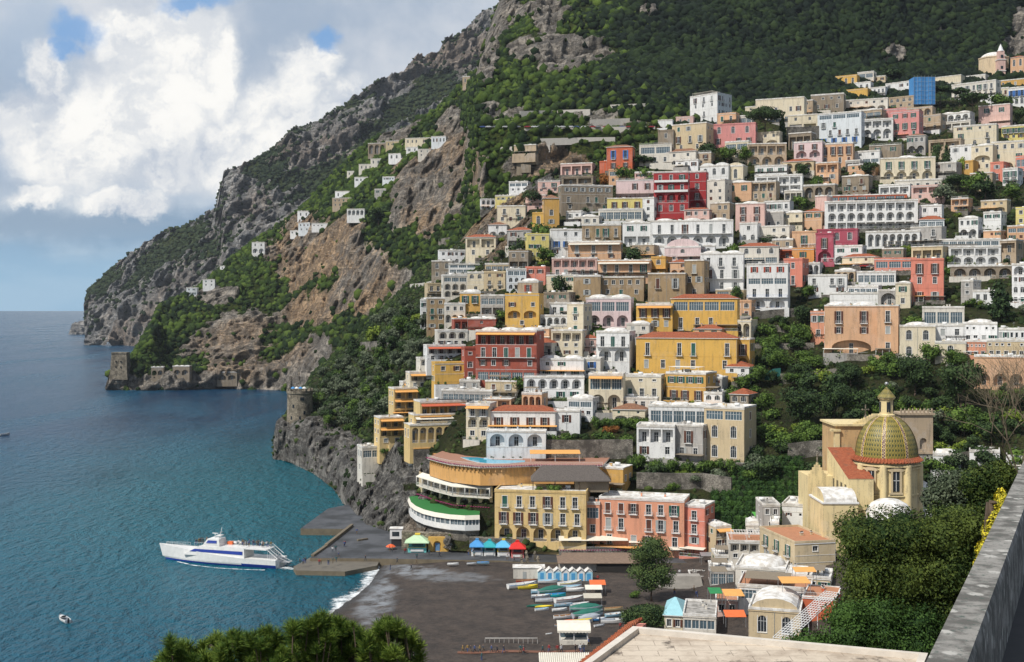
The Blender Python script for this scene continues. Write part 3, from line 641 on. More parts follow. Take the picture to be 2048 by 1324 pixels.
# ---------------------------------------------------------------- building kit
ZONES = {'S': (0, 0, 1), '1': (1280, 80, .3776), '2': (860, 230, .3776), '3': (1280, 430, .3776), '4': (680, 600, .3171), '5': (680, 900, .375), '6': (1280, 824, .3776), '7': (130, 230, .4304), '8': (300, 700, .4714), '9': (1080, 640, .2344), '0': (820, 500, .2344)}
OCC = []; DIM = {}; HL = []
def facade(mb, W, z0, H, rows, M, wm, inner=None):
    """rows: list of (zlo, zhi, [openings]); opening = (x0, x1, a0, a1, kind, depth). M maps local (x, y outward -, z)"""
    def P(x, y, z): return M @ Vector((x, y, z))
    def quad(x0, x1, a, b, m=wm):
        if x1 - x0 > 1e-4 and b - a > 1e-4: mb.face([P(x0, 0, a), P(x1, 0, a), P(x1, 0, b), P(x0, 0, b)], m)
    zc = z0
    for zlo, zhi, ops in sorted(rows, key=lambda r: r[0]):
        if zlo > zc: quad(0, W, zc, zlo)
        x = 0
        for (x0, x1, a0, a1, kind, dep) in sorted(ops):
            quad(x, x0, zlo, zhi); quad(x0, x1, zlo, a0); quad(x0, x1, a1, zhi)
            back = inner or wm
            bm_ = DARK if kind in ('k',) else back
            if kind in ('a', 'A'):
                r = (x1 - x0) / 2; zs = a1 - min(r, (a1 - a0) * .5); n = 6; xm = (x0 + x1) / 2
                arc = [(xm - r * math.cos(math.pi * i / (2 * n)), zs + (a1 - zs) * math.sin(math.pi * i / (2 * n))) for i in range(2 * n + 1)]
                half = len(arc) // 2
                mb.face([P(x0, 0, a1)] + [P(px_, 0, pz_) for px_, pz_ in arc[:half + 1]], wm) if False else None
                for i in range(half): mb.face([P(arc[i][0], 0, arc[i][1]), P(arc[i + 1][0], 0, arc[i + 1][1]), P(arc[i + 1][0], 0, a1), P(arc[i][0], 0, a1)] if i < half - 1 else [P(arc[i][0], 0, arc[i][1]), P(arc[i + 1][0], 0, arc[i + 1][1]), P(arc[i][0], 0, a1)], wm)
                for i in range(half, 2 * n): mb.face([P(arc[i][0], 0, arc[i][1]), P(arc[i + 1][0], 0, arc[i + 1][1]), P(arc[i + 1][0], 0, a1), P(arc[i][0], 0, a1)] if i > half else [P(arc[i][0], 0, arc[i][1]), P(arc[i + 1][0], 0, arc[i + 1][1]), P(arc[i + 1][0], 0, a1)], wm)
                ring = [(x0, a0)] + arc + [(x1, a0)]
            else:
                ring = [(x0, a0), (x0, a1), (x1, a1), (x1, a0)]
            k = len(ring)
            for i in range(k):
                a, b = ring[i], ring[(i + 1) % k]
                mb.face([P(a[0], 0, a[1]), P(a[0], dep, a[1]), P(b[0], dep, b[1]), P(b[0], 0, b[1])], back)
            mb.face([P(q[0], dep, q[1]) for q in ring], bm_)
            x = x1
        quad(x, W, zlo, zhi); zc = zhi
    if zc < H: quad(0, W, zc, H)
WC = {}
def window_mesh(w_, h, kind, fr, gl):
    """one window: painted frame, sash bars and glass"""
    key = (round(w_, 1), round(h, 1), kind, fr.name, gl.name); w_, h = key[0], key[1]; 
    if key in WC: return WC[key]
    mb = MB(); t = .09; n = 8
    if kind == 'a':
        r = w_ / 2; zs = h - min(r, h * .5); arc = [(-r * math.cos(math.pi * i / n), zs + (h - zs) * math.sin(math.pi * i / n)) for i in range(n + 1)]
        ring = [(-r, 0)] + arc + [(r, 0)]; inn = [(-r + t, t)] + [(x * (r - t) / r, zs + (z - zs) * (r - t) / r) for x, z in arc] + [(r - t, t)]
    else:
        ring = [(-w_ / 2, 0), (-w_ / 2, h), (w_ / 2, h), (w_ / 2, 0)]; inn = [(-w_ / 2 + t, t), (-w_ / 2 + t, h - t), (w_ / 2 - t, h - t), (w_ / 2 - t, t)]
    k = len(ring)
    for i in range(k):
        a, b, c, d = ring[i], ring[(i + 1) % k], inn[(i + 1) % k], inn[i]
        mb.face([(a[0], 0, a[1]), (b[0], 0, b[1]), (c[0], 0, c[1]), (d[0], 0, d[1])], fr)
        mb.face([(d[0], 0, d[1]), (c[0], 0, c[1]), (c[0], .06, c[1]), (d[0], .06, d[1])], fr)
    mb.face([(x, .06, z) for x, z in inn], gl)
    nb_ = max(1, round(w_ / 1.1)) if w_ > 1.2 else (1 if w_ > .9 else 0); bw = .035 if w_ < 2 else .05
    for i in range(1, nb_ + 1): x = -w_ / 2 + w_ * i / (nb_ + 1); mb.box(x - bw, x + bw, .01, .055, t, h - t, fr)
    if h > 2.0 and w_ > 1.4: mb.box(-w_ / 2 + t, w_ / 2 - t, .01, .055, h * .66 - .03, h * .66 + .03, fr)
    me = mesh_np('window', mb.v, mb.f, mb.mats, None, mb.mi); d = me.data; bpy.data.objects.remove(me); WC[key] = d; return d
def shutter_mesh(w_, h, m):
    key = ('s', round(w_, 1), round(h, 1), m.name)
    if key in WC: return WC[key]
    mb = MB(); mb.box(-w_ / 2, w_ / 2, -.03, .03, 0, h, m)
    for i in range(int(h / .25)): mb.box(-w_ / 2 + .05, w_ / 2 - .05, -.045, -.03, .08 + i * .25, .2 + i * .25, m)
    o = mb.build('shutter'); d = o.data; bpy.data.objects.remove(o); WC[key] = d; return d
def trim_mesh(w_, h, kind, m):
    key = ('t', round(w_, 1), round(h, 1), kind, m.name); w_, h = key[1], key[2]
    if key in WC: return WC[key]
    mb = MB(); t = .13
    mb.box(-w_ / 2 - t, -w_ / 2, -.05, .02, -.02, h, m); mb.box(w_ / 2, w_ / 2 + t, -.05, .02, -.02, h, m)
    if kind != 'a': mb.box(-w_ / 2 - t - .05, w_ / 2 + t + .05, -.09, .02, h, h + t, m)
    mb.box(-w_ / 2 - t - .03, w_ / 2 + t + .03, -.11, .02, -.12, -.02, m)
    o = mb.build('surround'); d = o.data; bpy.data.objects.remove(o); WC[key] = d; return d
def put(name, me, parent, M, loc):
    o = bpy.data.objects.new(name, me); C.objects.link(o); o.parent = parent; o.matrix_local = M @ Matrix.Translation(loc); return o
def railing(mb, a, b, z, h, m, step=.32, solid=None):
    a = Vector(a); b = Vector(b); L = (b - a).length
    if solid: 
        d = (b - a).normalized(); nrm = Vector((-d.y, d.x)) * .06
        mb.prism([(a - nrm)[:], (b - nrm)[:], (b + nrm)[:], (a + nrm)[:]], z, z + h, solid); return
    for zz, r in ((z + h, .035), (z + .08, .025)): mb.tube((a.x, a.y, zz), (b.x, b.y, zz), r, m, 4)
    n = max(2, int(L / step))
    for i in range(n + 1): p = a + (b - a) * (i / n); mb.tube((p.x, p.y, z), (p.x, p.y, z + h), .022 if 0 < i < n else .035, m, 3, cap=False)
def balcony(parent, M, x0, x1, z, dep, m, slab, solid=None, name='balcony'):
    key = ('b', round(x1 - x0, 1), round(dep, 1), m.name, slab.name, solid.name if solid else '')
    if key not in WC:
        w_ = key[1] / 2; mb = MB(); mb.box(-w_, w_, -dep, 0.0, -.16, 0, slab)
        if w_ < 1.6:
            for s in (-1, 1): mb.box(s * w_ * .7 - .06, s * w_ * .7 + .06, -dep * .7, 0, -.38, -.16, slab)
        railing(mb, (-w_ + .04, -dep + .05), (w_ - .04, -dep + .05), 0, .95, m, solid=solid)
        railing(mb, (-w_ + .04, -dep + .05), (-w_ + .04, -.02), 0, .95, m, solid=solid); railing(mb, (w_ - .04, -dep + .05), (w_ - .04, -.02), 0, .95, m, solid=solid)
        o = mb.build('balcony'); WC[key] = o.data; bpy.data.objects.remove(o)
    return put(name, WC[key], parent, M, ((x0 + x1) / 2, 0, z))
SH = {'g': GREENP, 's': BROWNP, 'y': GREYP, 'r': REDP, 'l': BLUEP}
def parse(spec):
    rows = []
    for t in spec.split('/'):
        k = t[0]; rest = t[1:]; wgt = 1.0; fl = ''
        if '*' in rest: rest, q = rest.split('*'); wgt = float(q)
        num = ''.join(ch for ch in rest if ch.isdigit()); fl = ''.join(ch for ch in rest if not ch.isdigit())
        rows.append((k, int(num or 1), fl, wgt))
    return rows
def dress(root, mb, W, H, spec, M, wm, below, iron, slab, inner=None, margin=.03):
    """cut openings in one face and hang windows, shutters, balconies and awnings on it as parts"""
    jit = random.Random(int(W * 1000) + len(spec)); rows = parse(spec); tot = sum(r[3] for r in rows); z = H - .15; out = []; later = []
    for k, n, fl, wg in rows:
        fh = (H - .15) * wg / tot; z -= fh; ops = []; slot = W * (1 - 2 * margin) / max(n, 1); g = k.lower()
        for i in range(n if k != 'n' else 0):
            xc = W * margin + slot * (i + .5)
            if k in 'wpgsyWS' and n > 2:
                if jit.random() < .10: continue
                xc += jit.uniform(-.09, .09) * slot
            if k in 'wgsyrlp' or k in 'WGSYRLd':
                door = k.isupper() or k == 'd'; ww = min(1.5, slot * (.5 if k != 'p' else .4), fh * .46); hh = fh * (.70 if door else .46 if k != 'p' else .28); zb = z + (.03 if door else .32 if k != 'p' else .42) * fh
                ww = max(.3, round(ww, 1)); hh = round(hh, 1)
                ops.append((xc - ww / 2, xc + ww / 2, zb, zb + hh, 'r', .22)); later.append((g, xc, zb, ww, hh, door and k != 'd', slot, 'r', .14))
            elif k == 'a':
                ww = round(min(1.9, slot * .62), 1); hh = round(fh * .62, 1); zb = z + .2 * fh; ops.append((xc - ww / 2, xc + ww / 2, zb, zb + hh, 'a', .25)); later.append(('w', xc, zb, ww, hh, False, slot, 'a', .16))
            elif k in 'AOF':
                if k == 'F':
                    ww = round(min(1.5, slot * .55), 1); hh = round(fh * .72, 1); ops.append((xc - ww / 2, xc + ww / 2, z + .03 * fh, z + .03 * fh + hh, 'r', .22)); later.append(('w', xc, z + .03 * fh, ww, hh, False, slot, 'r', .14))
                else:
                    ww = slot * (.78 if k == 'A' else .88); hh = fh * (.84 if k == 'A' else .80); zb = z + .03 * fh; dep = min(1.8, fh * .5)
                    ops.append((xc - ww / 2, xc + ww / 2, zb, zb + hh, 'A' if k == 'A' else 'r', dep))
                    w2 = round(max(.4, min(1.5, ww * .5)), 1); later.append(('w', xc, zb, w2, round(hh * .78, 1), False, 0, 'r', dep - .07))
                    later.append(('rail', xc, zb, ww, 0, False, 0, 'r', .05))
            elif k == 'v':
                ww = round(slot * .9, 1); hh = round(fh * .62, 1); ops.append((xc - ww / 2, xc + ww / 2, z + .16 * fh, z + .16 * fh + hh, 'r', .2)); later.append(('v', xc, z + .16 * fh, ww, hh, False, 0, 'r', .1))
        out.append((z + .01, z + fh, ops))
        if k == 'F': later.append(('bal', W / 2, z + .03 * fh, W * .96, 0, False, 0, fl, 0))
        if '^' in fl or '~' in fl or '=' in fl: later.append(('awn', W / 2, z + fh * .92, W * .96, 0, False, 0, fl, 0))
    facade(mb, W, below, H, out, M, wm, inner)
    for (g, xc, zb, ww, hh, bal, slot, kd, dy) in later:
        if g == 'rail':
            key = ('rail', round(ww, 1), iron.name)
            if key not in WC: q = MB(); railing(q, (-key[1] / 2, 0), (key[1] / 2, 0), 0, .9, iron); o = q.build('railing'); WC[key] = o.data; bpy.data.objects.remove(o)
            put('railing', WC[key], root, M, (xc, dy, zb)); continue
        if g == 'bal': balcony(root, M, xc - ww / 2, xc + ww / 2, zb, 1.1, iron, slab, solid=slab if 'x' in kd else None); continue
        if g == 'awn':
            am = AWN if '^' in kd else AWNR if '=' in kd else AWNW; q = MB(); dp = 2.0
            q.face([(-ww / 2, 0, 0), (ww / 2, 0, 0), (ww / 2, -dp, -.55), (-ww / 2, -dp, -.55)], am); q.face([(-ww / 2, -dp, -.55), (ww / 2, -dp, -.55), (ww / 2, -dp, -.8), (-ww / 2, -dp, -.8)], am)
            q.face([(-ww / 2, 0, -.05), (-ww / 2, -dp, -.6), (ww / 2, -dp, -.6), (ww / 2, 0, -.05)], am)
            o = q.build('awning'); o.parent = root; o.matrix_local = M @ Matrix.Translation((xc, -.02, zb)); continue
        fr = FRAME; gl = GLASS
        if g == 'l': fr = BLUEP
        o = put('window', window_mesh(ww, hh, kd, fr, GLASSB if g == 'v' else gl), root, M, (xc, dy, zb))
        if g != 'v' and slot:
            if SMALL: pass
            else:
                s_ = put('surround', trim_mesh(ww, hh, kd, slab), o, Matrix.Identity(4), (0, -dy, 0))
        if g == 'w' and kd == 'r' and slot:
            q_ = jit.random(); g = jit.choice('gsy') if q_ < .38 else g
            if q_ < .17: put('shutter', shutter_mesh(ww * .9, hh * .95, SH[g]), o, Matrix.Identity(4), (0, -.03, 0)); g = 'w'
        if g in SH and slot and ww * 1.9 < slot:
            for s in (-1, 1): put('shutter', shutter_mesh(ww / 2, hh, SH[g]), o, Matrix.Identity(4), (s * (ww * .75 + .05), -dy - .08, 0))
        elif g in SH and slot:
            put('shutter', shutter_mesh(ww * .9, hh * .95, SH[g]), o, Matrix.Identity(4), (0, -.03, 0))
        if bal: balcony(root, M, xc - max(ww, 1.0) * .85, xc + max(ww, 1.0) * .85, zb, .75, iron, slab)
SMALL = False
def dome_obj(root, x, y, z, r, h, m=None, sx=1.0, sy=1.0, name='dome'):
    mb = MB(); prof = [(r * math.cos(t), h * math.sin(t)) for t in [i * math.pi / 2 / 5 for i in range(6)]]; prof[-1] = (.01, h)
    mb.lathe([(r, -.25)] + prof, m or ROOFW, 16, (x, y, z), sx=sx, sy=sy); return mb.build(name, root)
def pergola(mb, x0, x1, y0, y1, z, h, m, slats=8, top=None, slope=0.0):
    for x in (x0, (x0 + x1) / 2, x1):
        for y, hh in ((y0, h - slope), (y1, h)): mb.tube((x, y, z), (x, y, z + hh), .07, m, 5)
    if top is None:
        for i in range(slats + 1): x = x0 + (x1 - x0) * i / slats; mb.box(x - .05, x + .05, y0 - .3, y1 + .1, z + h - .06, z + h + .06, m)
        mb.box(x0 - .2, x1 + .2, y0 - .08, y0 + .08, z + h - .22, z + h - .06, m); mb.box(x0 - .2, x1 + .2, y1 - .08, y1 + .08, z + h - .22, z + h - .06, m)
    else:
        a = [(x0 - .3, y0 - .4, z + h - slope), (x1 + .3, y0 - .4, z + h - slope), (x1 + .3, y1 + .2, z + h), (x0 - .3, y1 + .2, z + h)]
        mb.face(a, top); mb.face([(p[0], p[1], p[2] - .07) for p in a[::-1]], top)
        for i in range(4): p, q = a[i], a[(i + 1) % 4]; mb.face([(p[0], p[1], p[2] - .07), (q[0], q[1], q[2] - .07), q, p], top)
def hip_roof(root, W, D, H, m, rise=None, over=.4, name='roof', gable=False):
    rise = rise or D * .2; mb = MB(); o = over; r = D / 2 if not gable else 0
    r = min(r, W * .45)
    a = [(-o, -o, H), (W + o, -o, H), (W + o, D + o, H), (-o, D + o, H)]; b = [(r, D / 2, H + rise), (W - r, D / 2, H + rise)] if not gable else [(-o, D / 2, H + rise), (W + o, D / 2, H + rise)]
    mb.face([a[0], a[1], b[1], b[0]], m); mb.face([a[2], a[3], b[0], b[1]], m); mb.face([a[1], a[2], b[1]], m); mb.face([a[3], a[0], b[0]], m)
    mb.box(-o, W + o, -o, D + o, H - .18, H - .005, FRAME); return mb.build(name, root)
def house(zone, x0, y0, x1, y1, col, spec, label, roof='f', ang=None, D=9.0, Y=None, cat='house', name=None, side=None, which='T', below=7.0, group=None, iron=None, inner=None, push=1.5, roofc=None, small=None):
    global SMALL
    ox, oy, s = ZONES[zone]; X0, Y0, X1, Y1 = ox + x0 * s, oy + y0 * s, ox + x1 * s, oy + y1 * s
    rnd = random.Random(int(X0 * 31 + Y0 * 17))
    if Y is None:
        p = hit((X0 + X1) / 2, Y1, which)
        if p is None: return None
        Yd = p.y - push
    else: Yd = Y
    if ang is None: ang = rnd.uniform(-20, -8)
    view = math.degrees(math.atan(((X0 + X1) / 2 - CX) / F)); a = R(ang) - R(view)
    t0, t1 = (X0 - CX) / F, (X1 - CX) / F
    P0 = at(X0, Y1, Yd); W = (t1 * Yd - P0.x) / (math.cos(a) - t1 * math.sin(a)); H = (Y1 - Y0) * (Yd + W * math.sin(a) / 2) / F
    # centre the front on the wanted distance
    P0 = at(X0, Y1, Yd - W * math.sin(a) / 2); P0.z = CH - (Y1 - HY) * Yd / F; W = (t1 * P0.y - P0.x) / (math.cos(a) - t1 * math.sin(a))
    OCC.append((X0, Y0, X1, Y1)); HL.append((X0, Y0, X1, Y1, label))
    SMALL = (H / len(spec.split('/'))) * F / Yd < 15 if small is None else small
    root = empty(name or 'house', P0, a); wm = wall(col) if isinstance(col, str) else col
    slab = FRAME if col not in ('stone', 'tuff', 'dun') else wall('pale'); iron = iron or rnd.choice([IRON, IRON, FRAME, STEEL])
    mb = MB(); I = Matrix.Identity(4)
    dress(root, mb, W, H, spec, I, wm, -below, iron, slab, inner)
    # the two side faces: windows only where the camera side shows one
    nfl = len(parse(spec)); vis_right = math.sin(R(ang)) < 0
    MR = Matrix.Translation((W, 0, 0)) @ Matrix.Rotation(R(90), 4, 'Z'); ML = Matrix.Translation((0, D, 0)) @ Matrix.Rotation(R(-90), 4, 'Z')
    for MM, vis in ((MR, vis_right), (ML, not vis_right)):
        sp = side if (side and vis) else '/'.join(rnd.choice(['w1', 'w2', 'p2', 'n', 'w1']) for _ in range(nfl)) if vis else 'n'
        dress(root, mb, D, H, sp, MM, wm, -below, iron, slab)
    mb.face([(W, D, -below), (0, D, -below), (0, D, H), (W, D, H)], wm); mb.build('wall', root)
    # mouldings, front terrace and pots
    cb = MB(); cz = wall('pale') if col in ('white', 'snow', 'bluewhite', 'grey') else FRAME if rnd.random() < .5 else wm
    cb.box(-.12, W + .12, -.14, -.003, H - .32, H - .14, cz)
    if nfl > 1 and rnd.random() < .55:
        tt = sum(r[3] for r in parse(spec)); zz = H - .15
        for r in parse(spec)[:-1]: zz -= (H - .15) * r[3] / tt; cb.box(-.02, W + .02, -.06, -.003, zz - .06, zz + .03, cz)
    if rnd.random() < .6: x_ = rnd.choice([.12, W - .12, W * .5]); cb.tube((x_, -.08, -below * .5), (x_, -.08, H - .3), .05, GREYP, 5)
    cb.build('cornice', root)
    if which == 'T' and Y is None and rnd.random() < .75 and W > 5:
        tb = MB(); x0_, x1_ = rnd.choice([(-.6, W * .62), (W * .35, W + .6), (-.4, W + .4)]); dp = rnd.uniform(1.6, 3.0); tw = wm if rnd.random() < .5 else STONEW if rnd.random() < .4 else wall(rnd.choice(['pale', 'grey', 'white']))
        tb.box(x0_, x1_, -dp, -.01, -below + 1.5, -.05, tw); tb.box(x0_ + .1, x1_ - .1, -dp + .1, -.02, -.05, .0, ROOFG); 
        if rnd.random() < .5: railing(tb, (x0_, -dp + .05), (x1_, -dp + .05), 0, .95, iron)
        else: tb.box(x0_, x1_, -dp, -dp + .2, -.05, .75, tw)
        if rnd.random() < .4: pergola(tb, x0_ + .2, x1_ - .2, -dp + .3, -.3, 0, min(2.5, H * .4), rnd.choice([FRAME, IRON, BARK]), int(x1_ - x0_), rnd.choice([None, AWN, AWNB, AWNW, AWNB]), .2)
        tb.build('terrace', root)
        pl_ = [(rnd.uniform(x0_ + .3, x1_ - .3), rnd.uniform(-dp + .3, -.4), .5, .45, .45, .55) for _ in range(rnd.randint(2, 6))]
        o_ = leafcloud(pl_, 90 * len(pl_), .16, rnd.choice([LEAF, LEAF, LEAFD, LEAFY, LEAFR]), seed=int(X0), solid=.8); o_.name = 'potted_plants'; o_.parent = root
    # roof
    k = roof[0]
    rm = roofc or (ROOFG if 'g' in roof else ROOFW)
    if k == 't': hip_roof(root, W, D, H, TILEO if 'o' in roof else TILE, rise=D * (.28 if 'h' in roof else .2))
    else:
        rb = MB(); p_ = .22; hh = .55 if k != 'n' else .25
        rb.face([(p_, p_, H + .03), (W - p_, p_, H + .03), (W - p_, D - p_, H + .03), (p_, D - p_, H + .03)], rm)
        cap = wm if 'x' in roof else ROOFW
        rb.box(-.08, W + .08, -.08, p_, H, H + hh, cap); rb.box(-.08, W + .08, D - p_, D + .08, H, H + hh, cap); rb.box(-.08, p_, p_, D - p_, H, H + hh, cap); rb.box(W - p_, W + .08, p_, D - p_, H, H + hh, cap)
        rb.build('roof', root)
        n = int(''.join(ch for ch in roof if ch.isdigit()) or 1)
        if k == 'd':
            for i in range(n): r = min(W / n * .42, D * .42); dome_obj(root, W * (i + .5) / n, D * .5, H + .1, r, r * .42, sx=min(1.2, W / n * .46 / r))
        if k == 'v':
            for i in range(n):
                r = W / n * .46; vb = MB(); nn = 8
                pr = [(W * (i + .5) / n - r * math.cos(math.pi * j / nn), H + .05 + r * .5 * math.sin(math.pi * j / nn)) for j in range(nn + 1)]
                for j in range(nn): vb.face([(pr[j][0], .3, pr[j][1]), (pr[j + 1][0], .3, pr[j + 1][1]), (pr[j + 1][0], D - .3, pr[j + 1][1]), (pr[j][0], D - .3, pr[j][1])], ROOFW, True)
                vb.face([(q[0], .3, q[1]) for q in pr], wm); vb.face([(q[0], D - .3, q[1]) for q in pr[::-1]], wm); vb.build('vault', root)
        if k == 'p': q = MB(); pergola(q, W * .08, W * .8, .5, D * .55, H, 2.3, FRAME, int(W), None if 'w' not in roof else AWNW); q.build('pergola', root)
        if k == 'q': q = MB(); pergola(q, W * .1, W * .7, .5, D * .5, H, 2.2, IRON, int(W), AWN if 'o' in roof else AWNB, .3); q.build('canopy', root)
        if k == 'n': q = MB(); railing(q, (0.1, .1), (W - .1, .1), H + .2, .9, FRAME); q.build('railing', root)
    if k != 't' or rnd.random() < .5:
        for i in range(rnd.choice([1, 2, 3])):
            cx, cy = rnd.uniform(.15, .85) * W, rnd.uniform(.4, .8) * D; c_ = MB(); hz = rnd.uniform(.7, 1.2) + (D * .15 if k == 't' else 0)
            c_.box(cx - .25, cx + .25, cy - .25, cy + .25, H, H + hz, wm); c_.box(cx - .35, cx + .35, cy - .35, cy + .35, H + hz, H + hz + .12, ROOFW); c_.box(cx - .18, cx + .18, cy - .18, cy + .18, H + hz + .12, H + hz + .35, DARK); c_.build('chimney', root)
        if k != 't' and rnd.random() < .45:
            cx = rnd.uniform(.2, .8) * W; c_ = MB(); c_.tube((cx - .8, D * .6, H + .75), (cx + .8, D * .6, H + .75), .5, FRAME, 10); c_.box(cx - .6, cx + .6, D * .6 - .3, D * .6 + .3, H, H + .3, STEEL); c_.build('water_tank', root)
        if rnd.random() < .35:
            cx = rnd.uniform(.2, .8) * W; c_ = MB(); c_.tube((cx, D * .5, H), (cx, D * .5, H + 2.6), .03, STEEL, 4)
            for j in range(4): c_.tube((cx - .5 + j * .07, D * .5, H + 2.0 + j * .15), (cx + .5 - j * .07, D * .5, H + 2.0 + j * .15), .018, STEEL, 3)
            c_.build('antenna', root)
    tag(root, label, cat, group)
    DIM[root.name] = (W, H, D)
    return root
# ---------------------------------------------------------------- the houses of the town, upper rows first
H_ = house
H_('1', 265, 290, 410, 445, 'white', 'W3/w3/W3/F3', 'tall white hotel with a roof canopy, highest block on the left of the top row', 'pw', ang=-38, D=17, side='W4/w4/W4/w3', cat='hotel', name='hotel')
H_('1', 612, 310, 870, 440, 'cream', 'n*.6/w6/v5*.8', 'long low cream villa behind the big umbrella pine on the top row', 'f', ang=-10)
H_('1', 557, 355, 615, 405, 'cream', 'w1/n', 'small plain cream annex between the white hotel and the long cream villa', 'f')
H_('1', 852, 322, 915, 405, 'dun', 'w1/p2/w1', 'narrow brown block at the right end of the long cream villa', 'f')
H_('1', 905, 288, 1080, 375, 'stone', 'p4/w3', 'rough brown stone house with dark openings on the top row', 'g', ang=-8)
H_('1', 1035, 190, 1148, 248, 'yellow', 'a3', 'bright yellow villa with three arched blue windows on the ridge', 'fx')
H_('1', 1152, 170, 1238, 240, 'pale', 'v2/w2', 'glass fronted grey penthouse beside the yellow ridge villa', 'g')
H_('1', 1235, 192, 1300, 250, 'sand', 'w2/w1', 'small sand coloured house under an antenna at the right of the ridge penthouse', 'f')
H_('1', 1085, 262, 1205, 315, 'yellow', 'n/w2', 'blank yellow wall house just below the ridge villa', 'fx')
H_('1', 1120, 226, 1222, 275, 'white', 'a3', 'white house with three arches between the two yellow ridge houses', 'd2')
H_('1', 1208, 252, 1300, 312, 'white', 'F4/w3', 'white house with a covered balcony below the ridge penthouse', 'f')
H_('1', 1090, 315, 1312, 375, 'pale', 'w5/A4', 'long pale house with a washing line and dark arched doors under the ridge', 'f', ang=-5)
H_('1', 1300, 225, 1440, 295, 'white', 'w4/A3', 'white house with three big arches next to the blue scaffolding', 'f', ang=-25, D=12)
H_('1', 1313, 303, 1450, 362, 'dun', 'a4/w3', 'brown plastered house with small arched windows left of the blue scaffolding', 'fx')
H_('1', 1525, 195, 1700, 250, 'cream', 'n/w3', 'long low ochre-cream house with a bare wall on the skyline left of the domed church', 'f', ang=-18, D=10)
H_('1', 1690, 190, 1830, 228, 'pale', 'w5', 'low pale house with a white roof directly left of the domed church', 'f')
H_('1', 1650, 226, 1885, 312, 'pale', 'W7/w7', 'long pale grey house with two rows of balconies left below the domed church', 'f', ang=-20, D=9, cat='house')
H_('1', 1962, 90, 2034, 205, 'peach', 'a2/w2', 'peach house with an arched loggia at the right picture edge behind the domed church', 't')
H_('1', 1872, 212, 2040, 262, 'ochre', 'w5', 'low ochre house in front of the foot of the domed church', 'f')
H_('1', 1950, 252, 2040, 348, 'white', 'L3/a3', 'white house with blue doors at the right edge under the ochre house', 'f')
H_('1', 1868, 256, 1952, 305, 'cream', 'w3', 'small cream house with a plain front below the domed church', 'd2')
H_('1', 940, 385, 1172, 548, 'bluewhite', 'v3*.8/W4/W5/L4', 'large stepped blue-white villa with four storeys of balconies beside the stone ramp', 'f', ang=-14, D=8, cat='villa', name='villa')
H_('1', 1160, 372, 1280, 422, 'dun', 'v3', 'low brown house with a shallow dome above the white arcaded terrace', 'd')
H_('1', 1172, 420, 1340, 525, 'white', 'O3*.7/A3', 'white house with three deep green arches under a planted terrace', 'f', ang=-6)
H_('1', 1330, 378, 1478, 522, 'pink', 'w3/G3/w3', 'old rose pink villa with green shuttered balconies in the upper town', 'fx', ang=-16, cat='villa', name='villa')
H_('1', 1270, 366, 1415, 412, 'pink', 'n/p3', 'flat roofed dull pink house directly above the old rose villa', 'fx')
H_('1', 1412, 358, 1548, 442, 'dun', 'A3/w2', 'brown house with two wide arched niches above the rose villa', 'fx')
H_('1', 1475, 400, 1592, 482, 'dun', 'w1/W2', 'square brown house with a single large window right of the arched niches', 'fx', ang=-25)
H_('1', 1585, 388, 1748, 440, 'white', 'A4', 'white house with a row of four round arches under the umbrella pines', 'd2')
H_('1', 1600, 432, 1750, 485, 'pale', 'O3', 'pale house with shaded veranda below the four white arches', 'g')
H_('1', 1660, 452, 1888, 562, 'cream', 'w4*.7/W3/a3', 'cream house with an arched window and a long terrace, middle of the upper right rows', 'f', ang=-8)
H_('1', 1915, 455, 2040, 530, 'lemon', 'G4/w3', 'yellow house with green shutters at the right edge of the upper town', 'f')
H_('1', 1862, 538, 2045, 692, 'cream', 'w4/w3/A3', 'big pale yellow house with three round terrace arches near the right edge', 'f', ang=-6, D=11)
H_('1', 1755, 560, 1868, 692, 'cream', 'w2/A1/w2', 'pale yellow house with one dark arched window left of the round terrace arches', 'd')
H_('1', 1640, 560, 1758, 652, 'white', 'w2/n', 'plain white house with two small windows above the ochre wall', 'f')
H_('1', 1640, 645, 1765, 702, 'ochre', 'w2', 'bright ochre low house behind the small green tree', 'fx')
H_('1', 1855, 650, 1925, 742, 'coral', 'w1/R1', 'coral red house with a white satellite dish near the right edge', 'fx')
H_('1', 1920, 682, 2000, 772, 'white', 'G2/g2', 'narrow white house with green shutters between two coral walls', 'f')
H_('1', 1990, 618, 2045, 742, 'coral', 'v2/w2', 'coral house with a terrace cut off by the right picture edge', 'fx')
H_('1', 1275, 625, 1565, 745, 'cream', 'G4/A4', 'broad cream villa with green shutters over a row of four deep arches', 'd', ang=4, D=11, cat='villa', name='villa')
H_('1', 1350, 742, 1602, 792, 'pale', 'p5', 'long pale terrace building carrying the broad cream villa', 'f', ang=-4)
H_('1', 815, 540, 965, 665, 'palepink', 'S2/A2/w1', 'pink and peach house with a round arched balcony below the stone ramp', 'f', ang=-12, cat='house')
H_('1', 955, 548, 1128, 668, 'peach', 'S4/w4', 'peach house with a row of four tall doors on small balconies', 'f', ang=-6)
H_('1', 1088, 640, 1165, 700, 'grey', 'O2', 'small shaded terrace house under a clipped green roof garden', 'g')
H_('1', 1130, 590, 1270, 655, 'white', 'w2/v3', 'small white stepped house between the peach house and the broad cream villa', 'f')
H_('1', 170, 445, 352, 592, 'sand', 'w3/W3/w2', 'ochre house with a curved balcony at the left end of the upper town', 'f', ang=-24, D=10)
H_('1', 95, 480, 178, 592, 'stone', 'w1/a1', 'weathered old stone tower house at the left end of the upper town', 'fx')
H_('1', 95, 425, 172, 468, 'snow', 'n', 'blank bright white cube house above the ochre house', 'f', D=6)
H_('1', 190, 408, 282, 452, 'rose', 'w2', 'small rose coloured house between the white cube and the tall hotel', 'fx')
